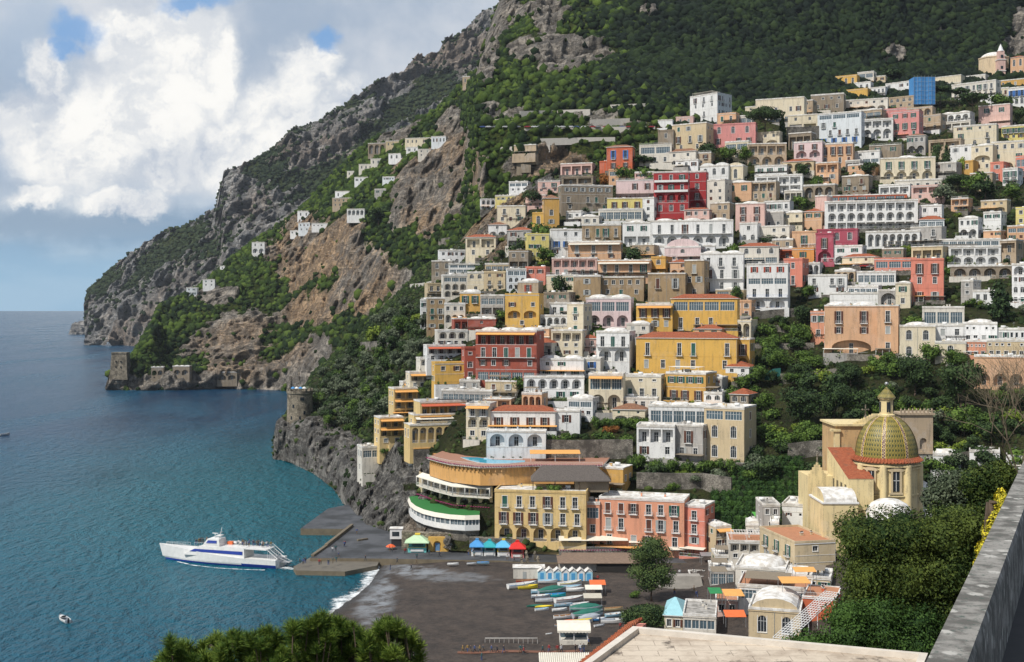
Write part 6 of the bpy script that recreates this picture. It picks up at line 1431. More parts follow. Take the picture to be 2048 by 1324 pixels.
# curved white restaurant with a green turf roof
zr = 13.2
rp = [at_z(a, b, zr) for a, b in [(818, 994), (822, 1004), (832, 1012), (848, 1019), (870, 1024.5), (900, 1029), (930, 1031), (959, 1030)]]
RB = Vector((rp[4].x, rp[4].y, 2.2)); rr = empty('restaurant', RB)
g = MB(); slab_poly(g, rp, [at_z(838, 988, zr), at_z(845, 992, zr), at_z(915, 1014, zr), at_z(960, 1018, zr)], zr - .25, zr, FRAME, RB, simple('green_turf', (.02, .16, .03), .9, .3, 3)); g.build('turf_roof', rr)
ro = off(rp, .5)
g = MB()
for i in range(len(rp) - 1):
    a0, a1, b0, b1 = rp[i] - RB, rp[i + 1] - RB, ro[i] - RB, ro[i + 1] - RB
    g.face([(b0.x, b0.y, zr - 1.3 - RB.z), (b1.x, b1.y, zr - 1.3 - RB.z), (a1.x, a1.y, zr + .02 - RB.z), (a0.x, a0.y, zr + .02 - RB.z)], AWNW)
g.build('roof_fascia', rr)
seg_building(rr, RB, rp, zr - 3.6, zr - .3, ['v1', 'v2', 'v2', 'v3', 'v3', 'v4', 'v4', 'v4'][:len(rp) - 1], FRAME, D=8, back=False, name='window_wall')
g = MB()
for i in range(len(rp) - 1):
    a0, a1 = off(rp, .25)[i] - RB, off(rp, .25)[i + 1] - RB; c0, c1 = off(rp, -1.0)[i] - RB, off(rp, -1.0)[i + 1] - RB
    g.face([(a0.x, a0.y, zr - 4.6 - RB.z), (a1.x, a1.y, zr - 4.6 - RB.z), (a1.x, a1.y, zr - 2.9 - RB.z), (a0.x, a0.y, zr - 2.9 - RB.z)], FRAME)
    g.face([(c0.x, c0.y, zr - 5.2 - RB.z), (c1.x, c1.y, zr - 5.2 - RB.z), (a1.x, a1.y, zr - 4.6 - RB.z), (a0.x, a0.y, zr - 4.6 - RB.z)], FRAME)
g.build('white_skirt', rr)
g = MB()
w0 = off(rp, -.8)
for i in range(len(rp) - 1):
    c0, c1 = w0[i] - RB, w0[i + 1] - RB
    g.face([(c0.x, c0.y, -3), (c1.x, c1.y, -3), (c1.x, c1.y, zr - 4.4 - RB.z), (c0.x, c0.y, zr - 4.4 - RB.z)], STONEW)
g.build('stone_base', rr); tag(rr, 'curved white restaurant with ribbon windows and a bright green turf roof', 'restaurant')
# thatched pavilion roof
tb = at(1062, 962, 365); te = at(1222, 962, 365); thp = empty('pavilion', tb.copy())
THATCH = simple('grey_thatch', (.11, .095, .085), .95, .5, 2.5, bump=.8)
W_ = te.x - tb.x; g = MB(); g.face([(0, -1, .2), (W_, -1, .2), (W_ - 4.5, 3.6, 4.4), (3.5, 3.6, 4.4)], THATCH); g.face([(W_, -1, .2), (W_, 9, .2), (W_ - 4.5, 3.6, 4.4)], THATCH); g.face([(W_, 9, .2), (0, 9, .2), (3.5, 3.6, 4.4), (W_ - 4.5, 3.6, 4.4)], THATCH); g.face([(0, 9, .2), (0, -1, .2), (3.5, 3.6, 4.4)], THATCH)
g.box(0.02, W_ - .02, -.98, 8.98, -.1, .19, THATCH); g.build('thatched_roof', thp)
g = MB(); 
for x in (0.6, W_ * .3, W_ * .6, W_ - .8): g.tube((x, -.3, -3.5), (x, -.3, 0), .14, BARK, 6)
g.box(W_ * .55, W_ - .6, .6, 6, -3.5, -.1, AWNB); g.build('frame', thp); tag(thp, 'dark grey thatched pavilion roof above the yellow waterfront hotel', 'pavilion')
plant('b', (tb.x + 7, tb.y - 1.0, 20.4), 4.0, 'green terrace plants under the dark thatched roof', 'shrub', var=1); plant('b', (tb.x + 2.4, tb.y - 1.0, 20.4), 3.0, 'small palm-like plants at the left of the dark thatched roof', 'shrub', var=2)
# orange wing right of it
house('5', 1385, 95, 1510, 215, 'ochre', 'n', 'plain orange end wall right of the dark thatched roof', 'n', ang=-20, D=9)
rwall('5', [(330, 505), (480, 515), (690, 522)], 4.2, 'stone sea wall below the curved white restaurant', STONET, Y=368, thick=2.5)
# promenade terrace and long canopies in front of the salmon hotel
tr = at_z(1118, 1112, 2.2); tr2 = at_z(1395, 1118, 2.2); R0 = Vector((tr.x, tr.y, 2.2)); cn = empty('terrace_restaurant', R0)
L = tr2.x - tr.x; g = MB(); g.box(0, L, 0, 5, 0, 1.6, STONEW); railing(g, (0, .05), (L, .05), 1.6, 1.1, FRAME, .3); g.build('raised_terrace', cn)
g = MB(); pergola(g, .3, L * .5, .4, 5.5, 1.6, 4.2, IRON, 10, AWNW, 1.2); g.build('canopy', cn)
g = MB(); pergola(g, L * .52, L - .3, .4, 5.5, 1.6, 3.6, IRON, 10, AWNW, 1.2); g.build('canopy', cn); flower_row(cn, [Vector((tr.x, tr.y - .1, 0)), Vector((tr.x + L, tr.y - .1, 0))], 4.0, R0, 9, 8)
tag(cn, 'long raised restaurant terrace under cream canopies before the salmon hotel', 'restaurant')

# ---------------------------------------------------------------- kiosks, cabins and huts at the beach
def gz(p): return max(2.2, float(ground_z(p.x, p.y))) if p.y > 346 else float(ground_z(p.x, p.y))
def at_g(px, py, z0=2.0):
    z = z0
    for _ in range(8):
        q = at_z(px, py, z); z = 2.2 if (q.y > 345.5 and q.x < 75) else float(ground_z(q.x, q.y))
    return at_z(px, py, z)
def kiosk(px, py, w, h, body, roofm, trimm, label, peak=1.0):
    p = at_g(px, py); r = empty('kiosk', p); g = MB(); d = w * .85
    hb = h * .62; g.box(-w / 2, w / 2, 0, d, 0, hb * .45, body); 
    for x in (-w / 2, w / 2 - .18):
        for y in (0.0, d - .18): g.box(x, x + .18, y, y + .18, hb * .45, hb, trimm)
    g.box(-w / 2 + .18, w / 2 - .18, d * .5, d * .5 + .1, hb * .45, hb, body); g.box(-w / 2 + .1, w / 2 - .1, -.12, .25, hb * .45, hb * .45 + .08, trimm); g.build('booth', r)
    q = MB(); o = w * .16; q.face([(-w / 2 - o, -o - .5, hb - .15), (w / 2 + o, -o - .5, hb - .15), (w * .12, d * .4, hb + (h - hb) * .8), (-w * .12, d * .4, hb + (h - hb) * .8)], roofm)
    q.face([(w / 2 + o, -o - .5, hb - .15), (w / 2 + o, d + o, hb - .15), (w * .12, d * .6, hb + (h - hb) * .8), (w * .12, d * .4, hb + (h - hb) * .8)], roofm)
    q.face([(-w / 2 - o, d + o, hb - .15), (-w / 2 - o, -o - .5, hb - .15), (-w * .12, d * .4, hb + (h - hb) * .8), (-w * .12, d * .6, hb + (h - hb) * .8)], roofm)
    q.face([(w / 2 + o, d + o, hb - .15), (-w / 2 - o, d + o, hb - .15), (-w * .12, d * .6, hb + (h - hb) * .8), (w * .12, d * .6, hb + (h - hb) * .8)], roofm)
    q.box(-w / 2 - o, w / 2 + o, -o - .5, d + o, hb - .35, hb - .16, roofm); q.box(-w * .14, w * .14, d * .36, d * .64, hb + (h - hb) * .8, h, trimm); q.build('roof', r)
    q = MB(); q.box(-w * .3, w * .3, d * .5 - .12, d * .5 - .02, hb * .5, hb * .85, GLASSB); q.box(-w * .35, w * .35, -.2, -.02, hb * .1, hb * .32, FRAME); q.build('counter', r)
    tag(r, label, 'kiosk', None); return r
TURQ = simple('turquoise_paint', (.16, .52, .50), .6); TEAL = simple('teal_paint', (.02, .34, .38), .6); SKYB = simple('sky_blue_paint', (.06, .28, .60), .6); YEL = simple('yellow_paint', (.75, .55, .06), .6); RED = simple('bright_red_paint', (.62, .02, .015), .6); PALEG = simple('pale_green_paint', (.48, .66, .42), .6); LBLUE = simple('light_blue_paint', (.35, .60, .72), .6)
kiosk(834, 1105, 5.6, 5.4, TURQ, PALEG, YEL, 'big turquoise kiosk with a pale green roof beside the pier')
kiosk(954, 1112, 3.4, 5.0, FRAME, SKYB, SKYB, 'small white kiosk with a deep blue roof, leftmost of four in a row')
kiosk(979, 1112, 3.4, 4.8, FRAME, TEAL, TEAL, 'small white kiosk with a teal roof, second of four in a row')
kiosk(1007, 1113, 3.6, 5.0, FRAME, simple('bright_sky_paint', (.10, .42, .70), .6), YEL, 'small kiosk with a light blue roof and yellow top knob')
kiosk(1035, 1116, 3.8, 5.0, simple('red_white_panel', (.6, .2, .18), .6), RED, RED, 'small kiosk with a bright red roof, rightmost of four in a row')
# tall white hut on the pier root
p = at_g(792, 1093); r = empty('ticket_hut', p); g = MB(); g.box(-1.9, 1.9, 0, 3.2, 2.3, 5.4, FRAME); g.box(-2.1, 2.1, -.2, 3.4, 5.4, 5.6, ROOFW); g.build('cabin', r); g = MB(); g.box(-1.5, 1.6, .3, 3, 0, 2.3, IRON); g.build('base', r); g = MB(); g.box(-1.2, 1.0, -.05, 0, 3.2, 4.6, GLASS); g.build('window', r); tag(r, 'tall white ticket hut on a dark base at the foot of the cliff', 'hut')
g = MB(); p = at_g(783, 1096); g.lathe([(1.6, 1.9), (.9, 2.4), (.05, 2.7)], simple('orange_fabric', (.75, .12, .03), .7), 8); g.tube((0, 0, 0), (0, 0, 2.7), .05, STEEL, 5); o = g.build('parasol', loc=p + Vector((0, -2.2, -1))); tag(o, 'orange-red parasol in front of the tall white ticket hut', 'parasol')
# yellow arched gate
p = at_g(876, 1103); r = empty('gate_house', p); g = MB(); facade(g, 6.2, 0, 4.2, [(0, 4, [(1.6, 3.9, .05, 3.2, 'a', .8)])], Matrix.Identity(4), wall('yellow')); g.box(0, 6.2, .82, 3, 0, 4.2, wall('yellow')); g.build('wall', r); r.location.x -= 3; g = MB(); g.box(2.1, 3.5, .6, .7, 0, 2.5, simple('door_blue', (.10, .22, .40), .6)); g.build('door', r); tag(r, 'small yellow gatehouse with a blue arched door in the sea wall', 'gatehouse')
# beach cabins
for i in range(7):
    p = at_g(1084 + i * 15.6, 1161 + i * .25); r = empty('beach_cabin', p, .05); w = 2.05; g = MB()
    g.box(-w / 2, w / 2, 0, 2.6, 0, 2.5, LBLUE if i % 2 == 0 else FRAME); g.face([(-w / 2, 0, 2.5), (w / 2, 0, 2.5), (0, 0, 3.3)], FRAME); g.build('wall', r)
    g = MB(); 
    for s in (-1, 1): q = [(0, -.2, 3.4), (s * (w / 2 + .15), -.2, 2.42), (s * (w / 2 + .15), 2.8, 2.42), (0, 2.8, 3.4)]; g.face(q if s > 0 else q[::-1], ROOFW); g.face([(a, b, c - .06) for a, b, c in (q[::-1] if s > 0 else q)], ROOFW)
    g.build('roof', r); g = MB(); g.box(-.5, .5, -.05, 0, .1, 2.1, simple('cabin_blue', (.08, .34, .62), .6)); g.build('door', r)
    tag(r, ['leftmost pale blue beach cabin in the row behind the boats', 'second beach cabin from the left with a blue door', 'third beach cabin from the left in the row', 'middle one of the seven gabled beach cabins', 'fifth beach cabin from the left in the row', 'sixth beach cabin from the left, white gabled', 'rightmost beach cabin of the row, next to the dark opening'][i], 'beach cabin', 'gabled beach cabins in a row behind the boats')
p = at_g(1060, 1158); r = empty('shed', p); g = MB(); g.box(-4.6, 4.0, 0, 4, 0, 3.0, wall('pale')); g.build('wall', r); g = MB(); g.box(-4.8, 4.2, -.2, 4.2, 3.0, 3.2, ROOFW); g.build('roof', r); g = MB(); g.box(-2, -1, -.06, -.005, .1, 2.0, GREYP); g.build('door', r); tag(r, 'flat white shed at the left end of the beach cabins', 'shed')
p = at_z(1120, 1146, 2.0); q = at_z(1262, 1156, 2.0); r = empty('bar_building', Vector((p.x, p.y + 1, 1.5))); L = q.x - p.x + 4
REED = simple('old_reed_roof', (.20, .14, .10), .95, .5, 1.2, bump=.6)
g = MB(); g.box(0, L, 2, 9, 0, 3.0, wall('pale')); g.box(L * .45, L * .98, .2, 2.0, 0, 3.0, DARK); g.build('wall', r)
g = MB(); g.face([(-.6, -.3, 3.1), (L + .6, -.3, 3.1), (L - 1, 10.5, 3.9), (1, 10.5, 3.9)], REED); g.box(-.6, L + .6, -.3, 10.5, 2.95, 3.09, REED); g.build('reed_roof', r); tag(r, 'beach bar building with a wide brown reed roof and dark open front', 'beach bar')
# white kiosk on the sand
p = at_g(1148, 1290); r = empty('beach_kiosk', p); g = MB(); g.box(-3.1, 3.1, 0, 4.2, 0, 1.0, wall('pale'))
for x in (-3.1, -.1, 2.9):
    for y in (0, 4.0): g.box(x, x + .2, y, y + .2, 1.0, 3.4, FRAME)
g.box(-2.9, 2.9, 2.6, 2.7, 1.0, 3.4, GLASSB); g.build('booth', r)
g = MB(); n = 10; 
for i in range(n):
    x0, x1 = -3.7 + 7.4 * i / n, -3.7 + 7.4 * (i + 1) / n; xm = (x0 + x1) / 2
    g.face([(x0, -.5, 3.3), (x1, -.5, 3.3), (x1, 1.2, 4.5), (x0, 1.2, 4.5)], AWNW); g.face([(x0, 1.2, 4.5), (x1, 1.2, 4.5), (x1, 4.6, 4.3), (x0, 4.6, 4.3)], AWNW); g.face([(x0, -.5, 2.9), (xm, -.5, 2.75), (x1, -.5, 2.9), (x1, -.5, 3.3), (x0, -.5, 3.3)], AWNW)
g.build('canopy', r); tag(r, 'white beach kiosk with a scalloped canvas roof standing on the dark sand', 'kiosk')
# canopies among the boats
def canopy(px, py, w, d, h, m, label, slope=.4, post=STEEL, z=None, cat='canopy', rz=0.0):
    p = at_g(px, py) if z is None else at_z(px, py, z); r = empty('canopy', p, rz); g = MB(); g.box(-w / 2, w / 2, 0, d, h - .06, h, m)
    g.v = [(x, y, zz - slope * (1 - y / d)) for x, y, zz in g.v]; g.build('canvas', r); g = MB()
    for x in (-w / 2 + .1, w / 2 - .1):
        for y in (.1, d - .1): g.tube((x, y, -.3), (x, y, h - .1 - slope * (1 - y / d)), .06, post, 5)
    g.build('frame', r); tag(r, label, cat); return r
ORF = simple('orange_canvas', (.70, .15, .04), .8)
canopy(1196, 1188, 4.2, 4, 2.8, ORF, 'orange canvas canopy among the beached boats'); canopy(1188, 1196, 4.4, 3.5, 2.6, AWNW, 'white canvas canopy in front of the orange one')
canopy(1186, 1212, 4.6, 3.5, 2.4, simple('beige_canvas', (.50, .46, .38), .9), 'beige canvas shelter among the beached boats')
# stone pillars of the small seafront garden
for i, (x, y) in enumerate([(1043, 1128), (1055, 1130), (1076, 1131), (1053, 1120), (1070, 1121)]):
    p = at_g(x, y); g = MB(); g.box(-.35, .35, -.35, .35, 0, 2.0, STONET); g.lathe([(.5, 2.0), (.5, 2.15), (.3, 2.3), (.36, 2.6), (.05, 2.9)], STONET, 8); tag(g.build('stone_pillar', loc=p), ['leftmost stone pillar of the seafront garden', 'stone pillar second from the left by the seafront', 'rightmost front stone pillar of the seafront garden', 'rear left stone pillar of the seafront garden', 'rear right stone pillar of the seafront garden'][i], 'pillar', 'stone pillars of the seafront garden')
# steps and dark terrace at the right
g = MB()
for i in range(14): g.box(-6, 6, i * .35, 8, i * .17, (i + 1) * .17, CONC)
p = at_g(1362, 1178); tag(g.build('steps', loc=p), 'broad dark flight of steps between the pine and the shops', 'steps')

# ---------------------------------------------------------------- boats
def hull_mesh(L, B, H, m_out, m_in, stripe=None, fine=1.0, n=14, sternw=.75):
    """open boat hull lofted through sections, bow at +x"""
    V, Fo, mi = [], [], []; mb = MB(); S = []
    for i in range(n + 1):
        t = i / n; x = -L / 2 + L * t; b = B / 2 * (sternw + (1 - sternw) * math.sin(min(1, t / .45) * math.pi / 2)) * (1 - max(0, (t - .45) / .55) ** (1.8 * fine)); b = max(b, .02)
        sh = H * (1 + .35 * max(0, t - .4) ** 1.5 * 2); k = H * .0 + .25 * H * max(0, (t - .8) / .2) ** 2; xx = x + .06 * L * max(0, t - .85) / .15 * 0
        S.append([(xx, 0, k), (xx, b * .62, k + .10 * H), (xx, b * .9, k + .45 * H), (xx, b, sh * .86), (xx, b, sh)])
    for i in range(n):
        for s in (1, -1):
            A, Bq = S[i], S[i + 1]
            for j in range(4):
                q = [(A[j][0], s * A[j][1], A[j][2]), (Bq[j][0], s * Bq[j][1], Bq[j][2]), (Bq[j + 1][0], s * Bq[j + 1][1], Bq[j + 1][2]), (A[j + 1][0], s * A[j + 1][1], A[j + 1][2])]
                mb.face(q if s < 0 else q[::-1], (stripe or m_out) if j == 3 else m_out)
            w = .86; f = H * .35   # gunwale, inside wall, floor
            a, b = A[4], Bq[4]; ia, ib = (a[0], s * a[1] * w, a[2]), (b[0], s * b[1] * w, b[2]); mb.face([(a[0], s * a[1], a[2]), (b[0], s * b[1], b[2]), ib, ia][::s], m_out)
            fa, fb = (a[0], s * a[1] * w * .8, f), (b[0], s * b[1] * w * .8, f); mb.face([ia, ib, fb, fa][::s], m_in); mb.face([fa, fb, (b[0], 0, f), (a[0], 0, f)][::s], m_in)
    st = S[0]; mb.face([(p_[0], p_[1], p_[2]) for p_ in st] + [(p_[0], -p_[1], p_[2]) for p_ in st[:0:-1]], m_out)
    return mb
BC = {n: simple('boat_' + n, c, .4) for n, c in {'white': (.72, .72, .70), 'blue': (.05, .22, .5), 'red': (.28, .04, .03), 'yellow': (.75, .60, .05), 'skyblue': (.30, .50, .62), 'green': (.02, .14, .10), 'turquoise': (.03, .50, .52), 'grey': (.35, .38, .42), 'orange': (.72, .16, .05), 'wood': (.30, .16, .07), 'tan': (.5, .42, .25)}.items()}
def boat(px0, px1, py, col, inn, label, extra='', rz=None, z=None, B=None, stripe=None, group=None):
    p = at_g((px0 + px1) / 2, py) if z is None else at_z((px0 + px1) / 2, py, z)
    L = (px1 - px0) * p.y / F; rz = random.uniform(.02, .42) if rz is None else rz; L = L / max(.6, abs(math.cos(rz))); B = B or min(2.5, L * .36); H = B * .48 if 'k' not in extra else .32
    r = empty('boat' if 'k' not in extra else 'kayak', p, rz); hull_mesh(L, B, H, BC[col], BC[inn], BC[stripe] if stripe else None, fine=.8 if 'k' in extra else 1.2, sternw=.75 if 'k' not in extra else .15).build('hull', r)
    if 's' in extra or extra == '':
        for x in (-.2, .12): g = MB(); g.box(L * x - .14, L * x + .14, -B * .42, B * .42, H * .78, H * .86, BC['wood'] if col != 'white' else BC['grey']); g.build('thwart', r)
    if 't' in extra:      # tarpaulin
        g = MB(); nx, ny = 10, 6; V = []; tm = BC['green'] if 'T' not in extra else BC['grey']
        for i in range(nx + 1):
            for j in range(ny + 1):
                t = i / nx; s = j / ny * 2 - 1; bb = B / 2 * 1.08 * (.8 + .2 * min(1, t / .4)) * (1 - max(0, (t - .45) / .55) ** 2) + .03
                V.append((-L / 2 + L * t, s * bb, H * (1.02 + .25 * max(0, t - .4)) + (1 - abs(s)) * H * .75 * (1 - abs(2 * t - 1) ** 2) + random.uniform(-.05, .05) - (.35 * H if abs(s) > .99 else 0)))
        g.add(V, [(i * (ny + 1) + j, (i + 1) * (ny + 1) + j, (i + 1) * (ny + 1) + j + 1, i * (ny + 1) + j + 1) for i in range(nx) for j in range(ny)], tm); g.build('tarpaulin', r)
    if 'm' in extra: g = MB(); g.box(-L / 2 - .35, -L / 2 - .02, -.22, .22, H * .3, H * 1.5, IRON, .04); g.tube((-L / 2 - .18, 0, -.1), (-L / 2 - .18, 0, H * .3), .08, IRON, 6); g.build('outboard_motor', r)
    if 'w' in extra: g = MB(); g.face([(L * .08, -B * .32, H), (L * .08, B * .32, H), (L * .0, B * .25, H + .5), (L * .0, -B * .25, H + .5)], GLASS); g.face([(L * .08, -B * .32, H)[::1], (L * .0, -B * .25, H + .5), (L * .0, B * .25, H + .5), (L * .08, B * .32, H)], GLASS); g.box(L * .09, L * .42, -B * .2, B * .2, H * .9, H * 1.12, BC['white'], .05); g.build('foredeck', r)
    return tag(r, label, 'boat' if 'k' not in extra else 'kayak', group or 'boats pulled up on the beach')
def zb(x, y): return 680 + .375 * x, 900 + .375 * y
for (x0, x1, y, col, inn, lab, ex, st) in [
    (895, 1050, 735, 'white', 'white', 'white rowing boat with blue rim at the left tip of the boat park', 'sw', 'blue'), (940, 1045, 712, 'red', 'wood', 'dark red wooden boat, farthest of the beached boats', 's', None), (950, 1055, 741, 'yellow', 'yellow', 'bright yellow boat beside the white one at the left tip', 's', None),
    (1055, 1160, 712, 'white', 'skyblue', 'white boat with pale blue inside before the first beach cabins', 's', None), (1165, 1290, 726, 'white', 'white', 'white boat with a yellow rim before the right hand beach cabins', 's', 'yellow'), (1020, 1130, 765, 'skyblue', 'white', 'pale blue boat in the second row of boats', 'sw', None),
    (1205, 1305, 756, 'white', 'white', 'large white motor boat left of the orange canopy', 'wm', None), (1055, 1205, 766, 'grey', 'grey', 'long boat covered with a dark green tarpaulin, second row', 't', None), (1095, 1205, 786, 'turquoise', 'blue', 'turquoise boat with a blue inside', 's', None),
    (1020, 1120, 791, 'grey', 'white', 'grey boat at the left end of the third row', 's', None), (1040, 1145, 812, 'white', 'grey', 'white boat with grey inside, middle of the third row', 'sm', None), (1145, 1305, 812, 'white', 'white', 'very long slim white rowing boat', 's', 'red'),
    (995, 1090, 834, 'green', 'green', 'dark green kayak, leftmost boat of all rows', 'k', None), (1040, 1135, 838, 'yellow', 'yellow', 'yellow kayak beside the dark green one', 'k', None), (1040, 1115, 858, 'white', 'skyblue', 'short white dinghy below the yellow kayak', 's', None),
    (1145, 1240, 836, 'skyblue', 'grey', 'pale blue boat left of the green tarpaulins', 's', None), (1132, 1212, 860, 'white', 'white', 'small white boat left of the green tarpaulins', 's', None), (1225, 1400, 862, 'grey', 'grey', 'big boat under a teal green tarpaulin, upper one', 't', None),
    (1240, 1405, 892, 'grey', 'grey', 'big boat under a teal green tarpaulin, lower one', 't', None), (1140, 1245, 900, 'white', 'wood', 'white boat with a wooden inside in the lowest rows', 's', None), (1170, 1285, 916, 'orange', 'orange', 'red-orange kayak in the lowest rows', 'k', None),
    (1275, 1392, 908, 'grey', 'grey', 'boat under a grey tarpaulin in the lowest rows', 'tT', None), (1330, 1420, 912, 'blue', 'white', 'boat with a dark blue hull near the lower right of the boats', 's', None), (1390, 1522, 926, 'white', 'grey', 'big white motor boat left of the round pine', 'wm', None),
    (1415, 1518, 890, 'skyblue', 'white', 'pale blue boat beside the round pine', 's', None), (1412, 1510, 858, 'tan', 'wood', 'tan wooden boat right of the teal tarpaulins', 's', None), (1145, 1215, 942, 'grey', 'wood', 'small grey boat left above the scalloped kiosk', 's', None),
    (1355, 1412, 942, 'white', 'grey', 'small white dinghy right above the scalloped kiosk', 's', None), (1175, 1290, 745, 'white', 'skyblue', 'white boat wedged between the cabins and the large motor boat', 's', None), (1230, 1330, 835, 'white', 'white', 'white boat partly behind the teal tarpaulin', 's', None),
    (1240, 1350, 925, 'white', 'yellow', 'white boat with a yellow inside in the lowest row', 's', None)]:
    a, yy_ = zb(x0, y); b, _ = zb(x1, y); boat(a, b, yy_, col, inn, lab, ex, stripe=st)
boat(*[zb(572, 0)[0], zb(632, 0)[0]], zb(0, 614)[1], 'white', 'white', 'white boat lying below the promenade, leftmost of three', 's', rz=0); boat(zb(676, 0)[0], zb(728, 0)[0], zb(0, 611)[1], 'white', 'grey', 'white boat lying below the promenade, middle of three', 's', rz=.1); boat(zb(730, 0)[0], zb(796, 0)[0], zb(0, 608)[1], 'skyblue', 'blue', 'bright blue boat on the promenade edge before the kiosks', 's', rz=-.1, stripe='blue')
boat(zb(1098, 0)[0], zb(1132, 0)[0], zb(0, 984)[1], 'white', 'white', 'white dinghy alone on the sand left of the scalloped kiosk', 's', rz=.3)
boat(113, 143, 1243, 'white', 'grey', 'small white motor boat alone on the sea at the left', 'wm', rz=2.25, z=-.15, B=2.0, group='boats on the water'); boat(2, 16, 871, 'white', 'grey', 'tiny white boat far out at the left picture edge', 's', rz=1.0, z=-.15, group='boats on the water')
boat(462, 486, 776, 'white', 'grey', 'tiny moored boat in the bay, left one', 's', z=-.1, rz=0, group='boats on the water'); boat(510, 526, 776, 'white', 'wood', 'tiny moored boat in the bay, right one', 's', z=-.1, rz=0, group='boats on the water'); boat(538, 550, 774, 'white', 'grey', 'tiny moored boat close to the bay cliff', 's', z=-.1, rz=0, group='boats on the water')

# ferry
SEAW = BC['white']; NAVY = simple('navy_blue_paint', (.02, .05, .30), .35)
bow = at_z(338, 1118, 0); stern = at_z(558, 1133, 0); dv = bow - stern; LF = dv.length * 1.04; fy = empty('ferry', (bow + stern) / 2, math.atan2(dv.y, dv.x))
BF = 7.4; mb = MB(); S = []; n = 24
for i in range(n + 1):
    t = i / n; x = -LF / 2 + LF * t; b = BF / 2 * (1 - max(0, (t - .45) / .55) ** 2.0); b = max(b, .05); sh = 2.5 + 2.2 * max(0, (t - .25) / .75) ** 1.3; rake = 2.6 * max(0, (t - .8) / .2)
    S.append([(x, 0, -.8), (x, b * .8, -.4), (x + rake * .2, b * .93, .55), (x + rake * .55, b * .97, 1.0), (x + rake, b, sh)])
for i in range(n):
    for s in (1, -1):
        A, Bq = S[i], S[i + 1]
        for j in range(4):
            q = [(A[j][0], s * A[j][1], A[j][2]), (Bq[j][0], s * Bq[j][1], Bq[j][2]), (Bq[j + 1][0], s * Bq[j + 1][1], Bq[j + 1][2]), (A[j + 1][0], s * A[j + 1][1], A[j + 1][2])]
            mb.face(q if s < 0 else q[::-1], NAVY if (j == 1 or (j <= 2 and i < 7)) else SEAW)
    mb.face([(S[i][4][0], S[i][4][1], S[i][4][2] - .15), (S[i][4][0], -S[i][4][1], S[i][4][2] - .15), (S[i + 1][4][0], -S[i + 1][4][1], S[i + 1][4][2] - .15), (S[i + 1][4][0], S[i + 1][4][1], S[i + 1][4][2] - .15)], SEAW)
st = S[0]; mb.face([p_ for p_ in st] + [(p_[0], -p_[1], p_[2]) for p_ in st[:0:-1]], SEAW); mb.build('hull', fy)
def deckhouse(x0, x1, w, z0, z1, slope0, slope1, m, taper=.25, wtop=None):
    g = MB(); wt = w - taper; v = [(x0, -w, z0), (x1, -w, z0), (x1, w, z0), (x0, w, z0), (x0 + slope0, -wt, z1), (x1 - slope1, -wt, z1), (x1 - slope1, wt, z1), (x0 + slope0, wt, z1)]
    g.add(v, [(4, 5, 6, 7), (0, 1, 5, 4), (1, 2, 6, 5), (2, 3, 7, 6), (3, 0, 4, 7)], m); return g
xL = LF / 2
deckhouse(-xL * .45, xL * .62, 3.0, 2.4, 5.2, .2, 5.5, SEAW).build('deckhouse', fy)
g = MB()
for s in (-1, 1): 
    a, b = -xL * .42, xL * .44; q = [(a, s * 3.0, 3.3), (b + 1.2, s * 3.0, 3.5), (b - .5, s * 2.93, 4.3), (a, s * 2.93, 4.3)]; g.face(q if s < 0 else q[::-1], NAVY)
g.build('window_band', fy)
deckhouse(xL * .0, xL * .30, 2.2, 5.2, 7.3, .3, 1.6, SEAW).build('bridge', fy)
g = MB(); g.face([(xL * .30 - .55, -1.9, 5.9), (xL * .30 - .55, 1.9, 5.9), (xL * .30 - 1.3, 1.85, 6.9), (xL * .30 - 1.3, -1.85, 6.9)], GLASS)
for s in (-1, 1): q = [(xL * .05, s * 2.2, 6.0), (xL * .24, s * 2.2, 6.0), (xL * .2, s * 2.05, 6.9), (xL * .05, s * 2.05, 6.9)]; g.face([(a, b + s * .02, c) for a, b, c in (q if s < 0 else q[::-1])], NAVY)
g.build('bridge_windows', fy)
g = MB(); g.tube((xL * .06, 0, 7.3), (xL * .02, 0, 10.6), .16, SEAW, 6, .06); g.tube((xL * .04, -1.3, 9.0), (xL * .04, 1.3, 9.0), .06, SEAW, 5); g.box(xL * .01, xL * .10, -.9, .9, 8.1, 8.3, SEAW); g.tube((xL * .14, 0, 7.3), (xL * .14, 0, 8.6), .1, SEAW, 6); g.box(xL * .14 - .9, xL * .14 + .9, -.1, .1, 8.6, 8.8, SEAW); g.build('mast', fy)
g = MB()
for s in (-1, 1): railing(g, (-xL * .8, s * 2.7), (xL * .42, s * 2.7), 5.2, 1.0, FRAME, .8); railing(g, (xL * .62, s * 1.4), (xL * 1.0, s * .2), 4.4, .8, FRAME, .8)
railing(g, (-xL * .8, -2.7), (-xL * .8, 2.7), 5.2, 1.0, FRAME, .6); g.build('railing', fy)
deckhouse(-xL * .82, -xL * .45, 2.8, 5.05, 5.2, 0, 0, SEAW, 0).build('upper_deck', fy)
g = MB(); 
for k in range(3): g.tube((-xL * .35 + k * 1.7, -2.3, 5.75), (-xL * .35 + k * 1.7 + 1.2, -2.3, 5.75), .38, SEAW, 8)
g.box(-xL * .12, -xL * .03, -2.4, -1.2, 5.2, 6.1, ORF); g.build('life_raft', fy)
g = MB()
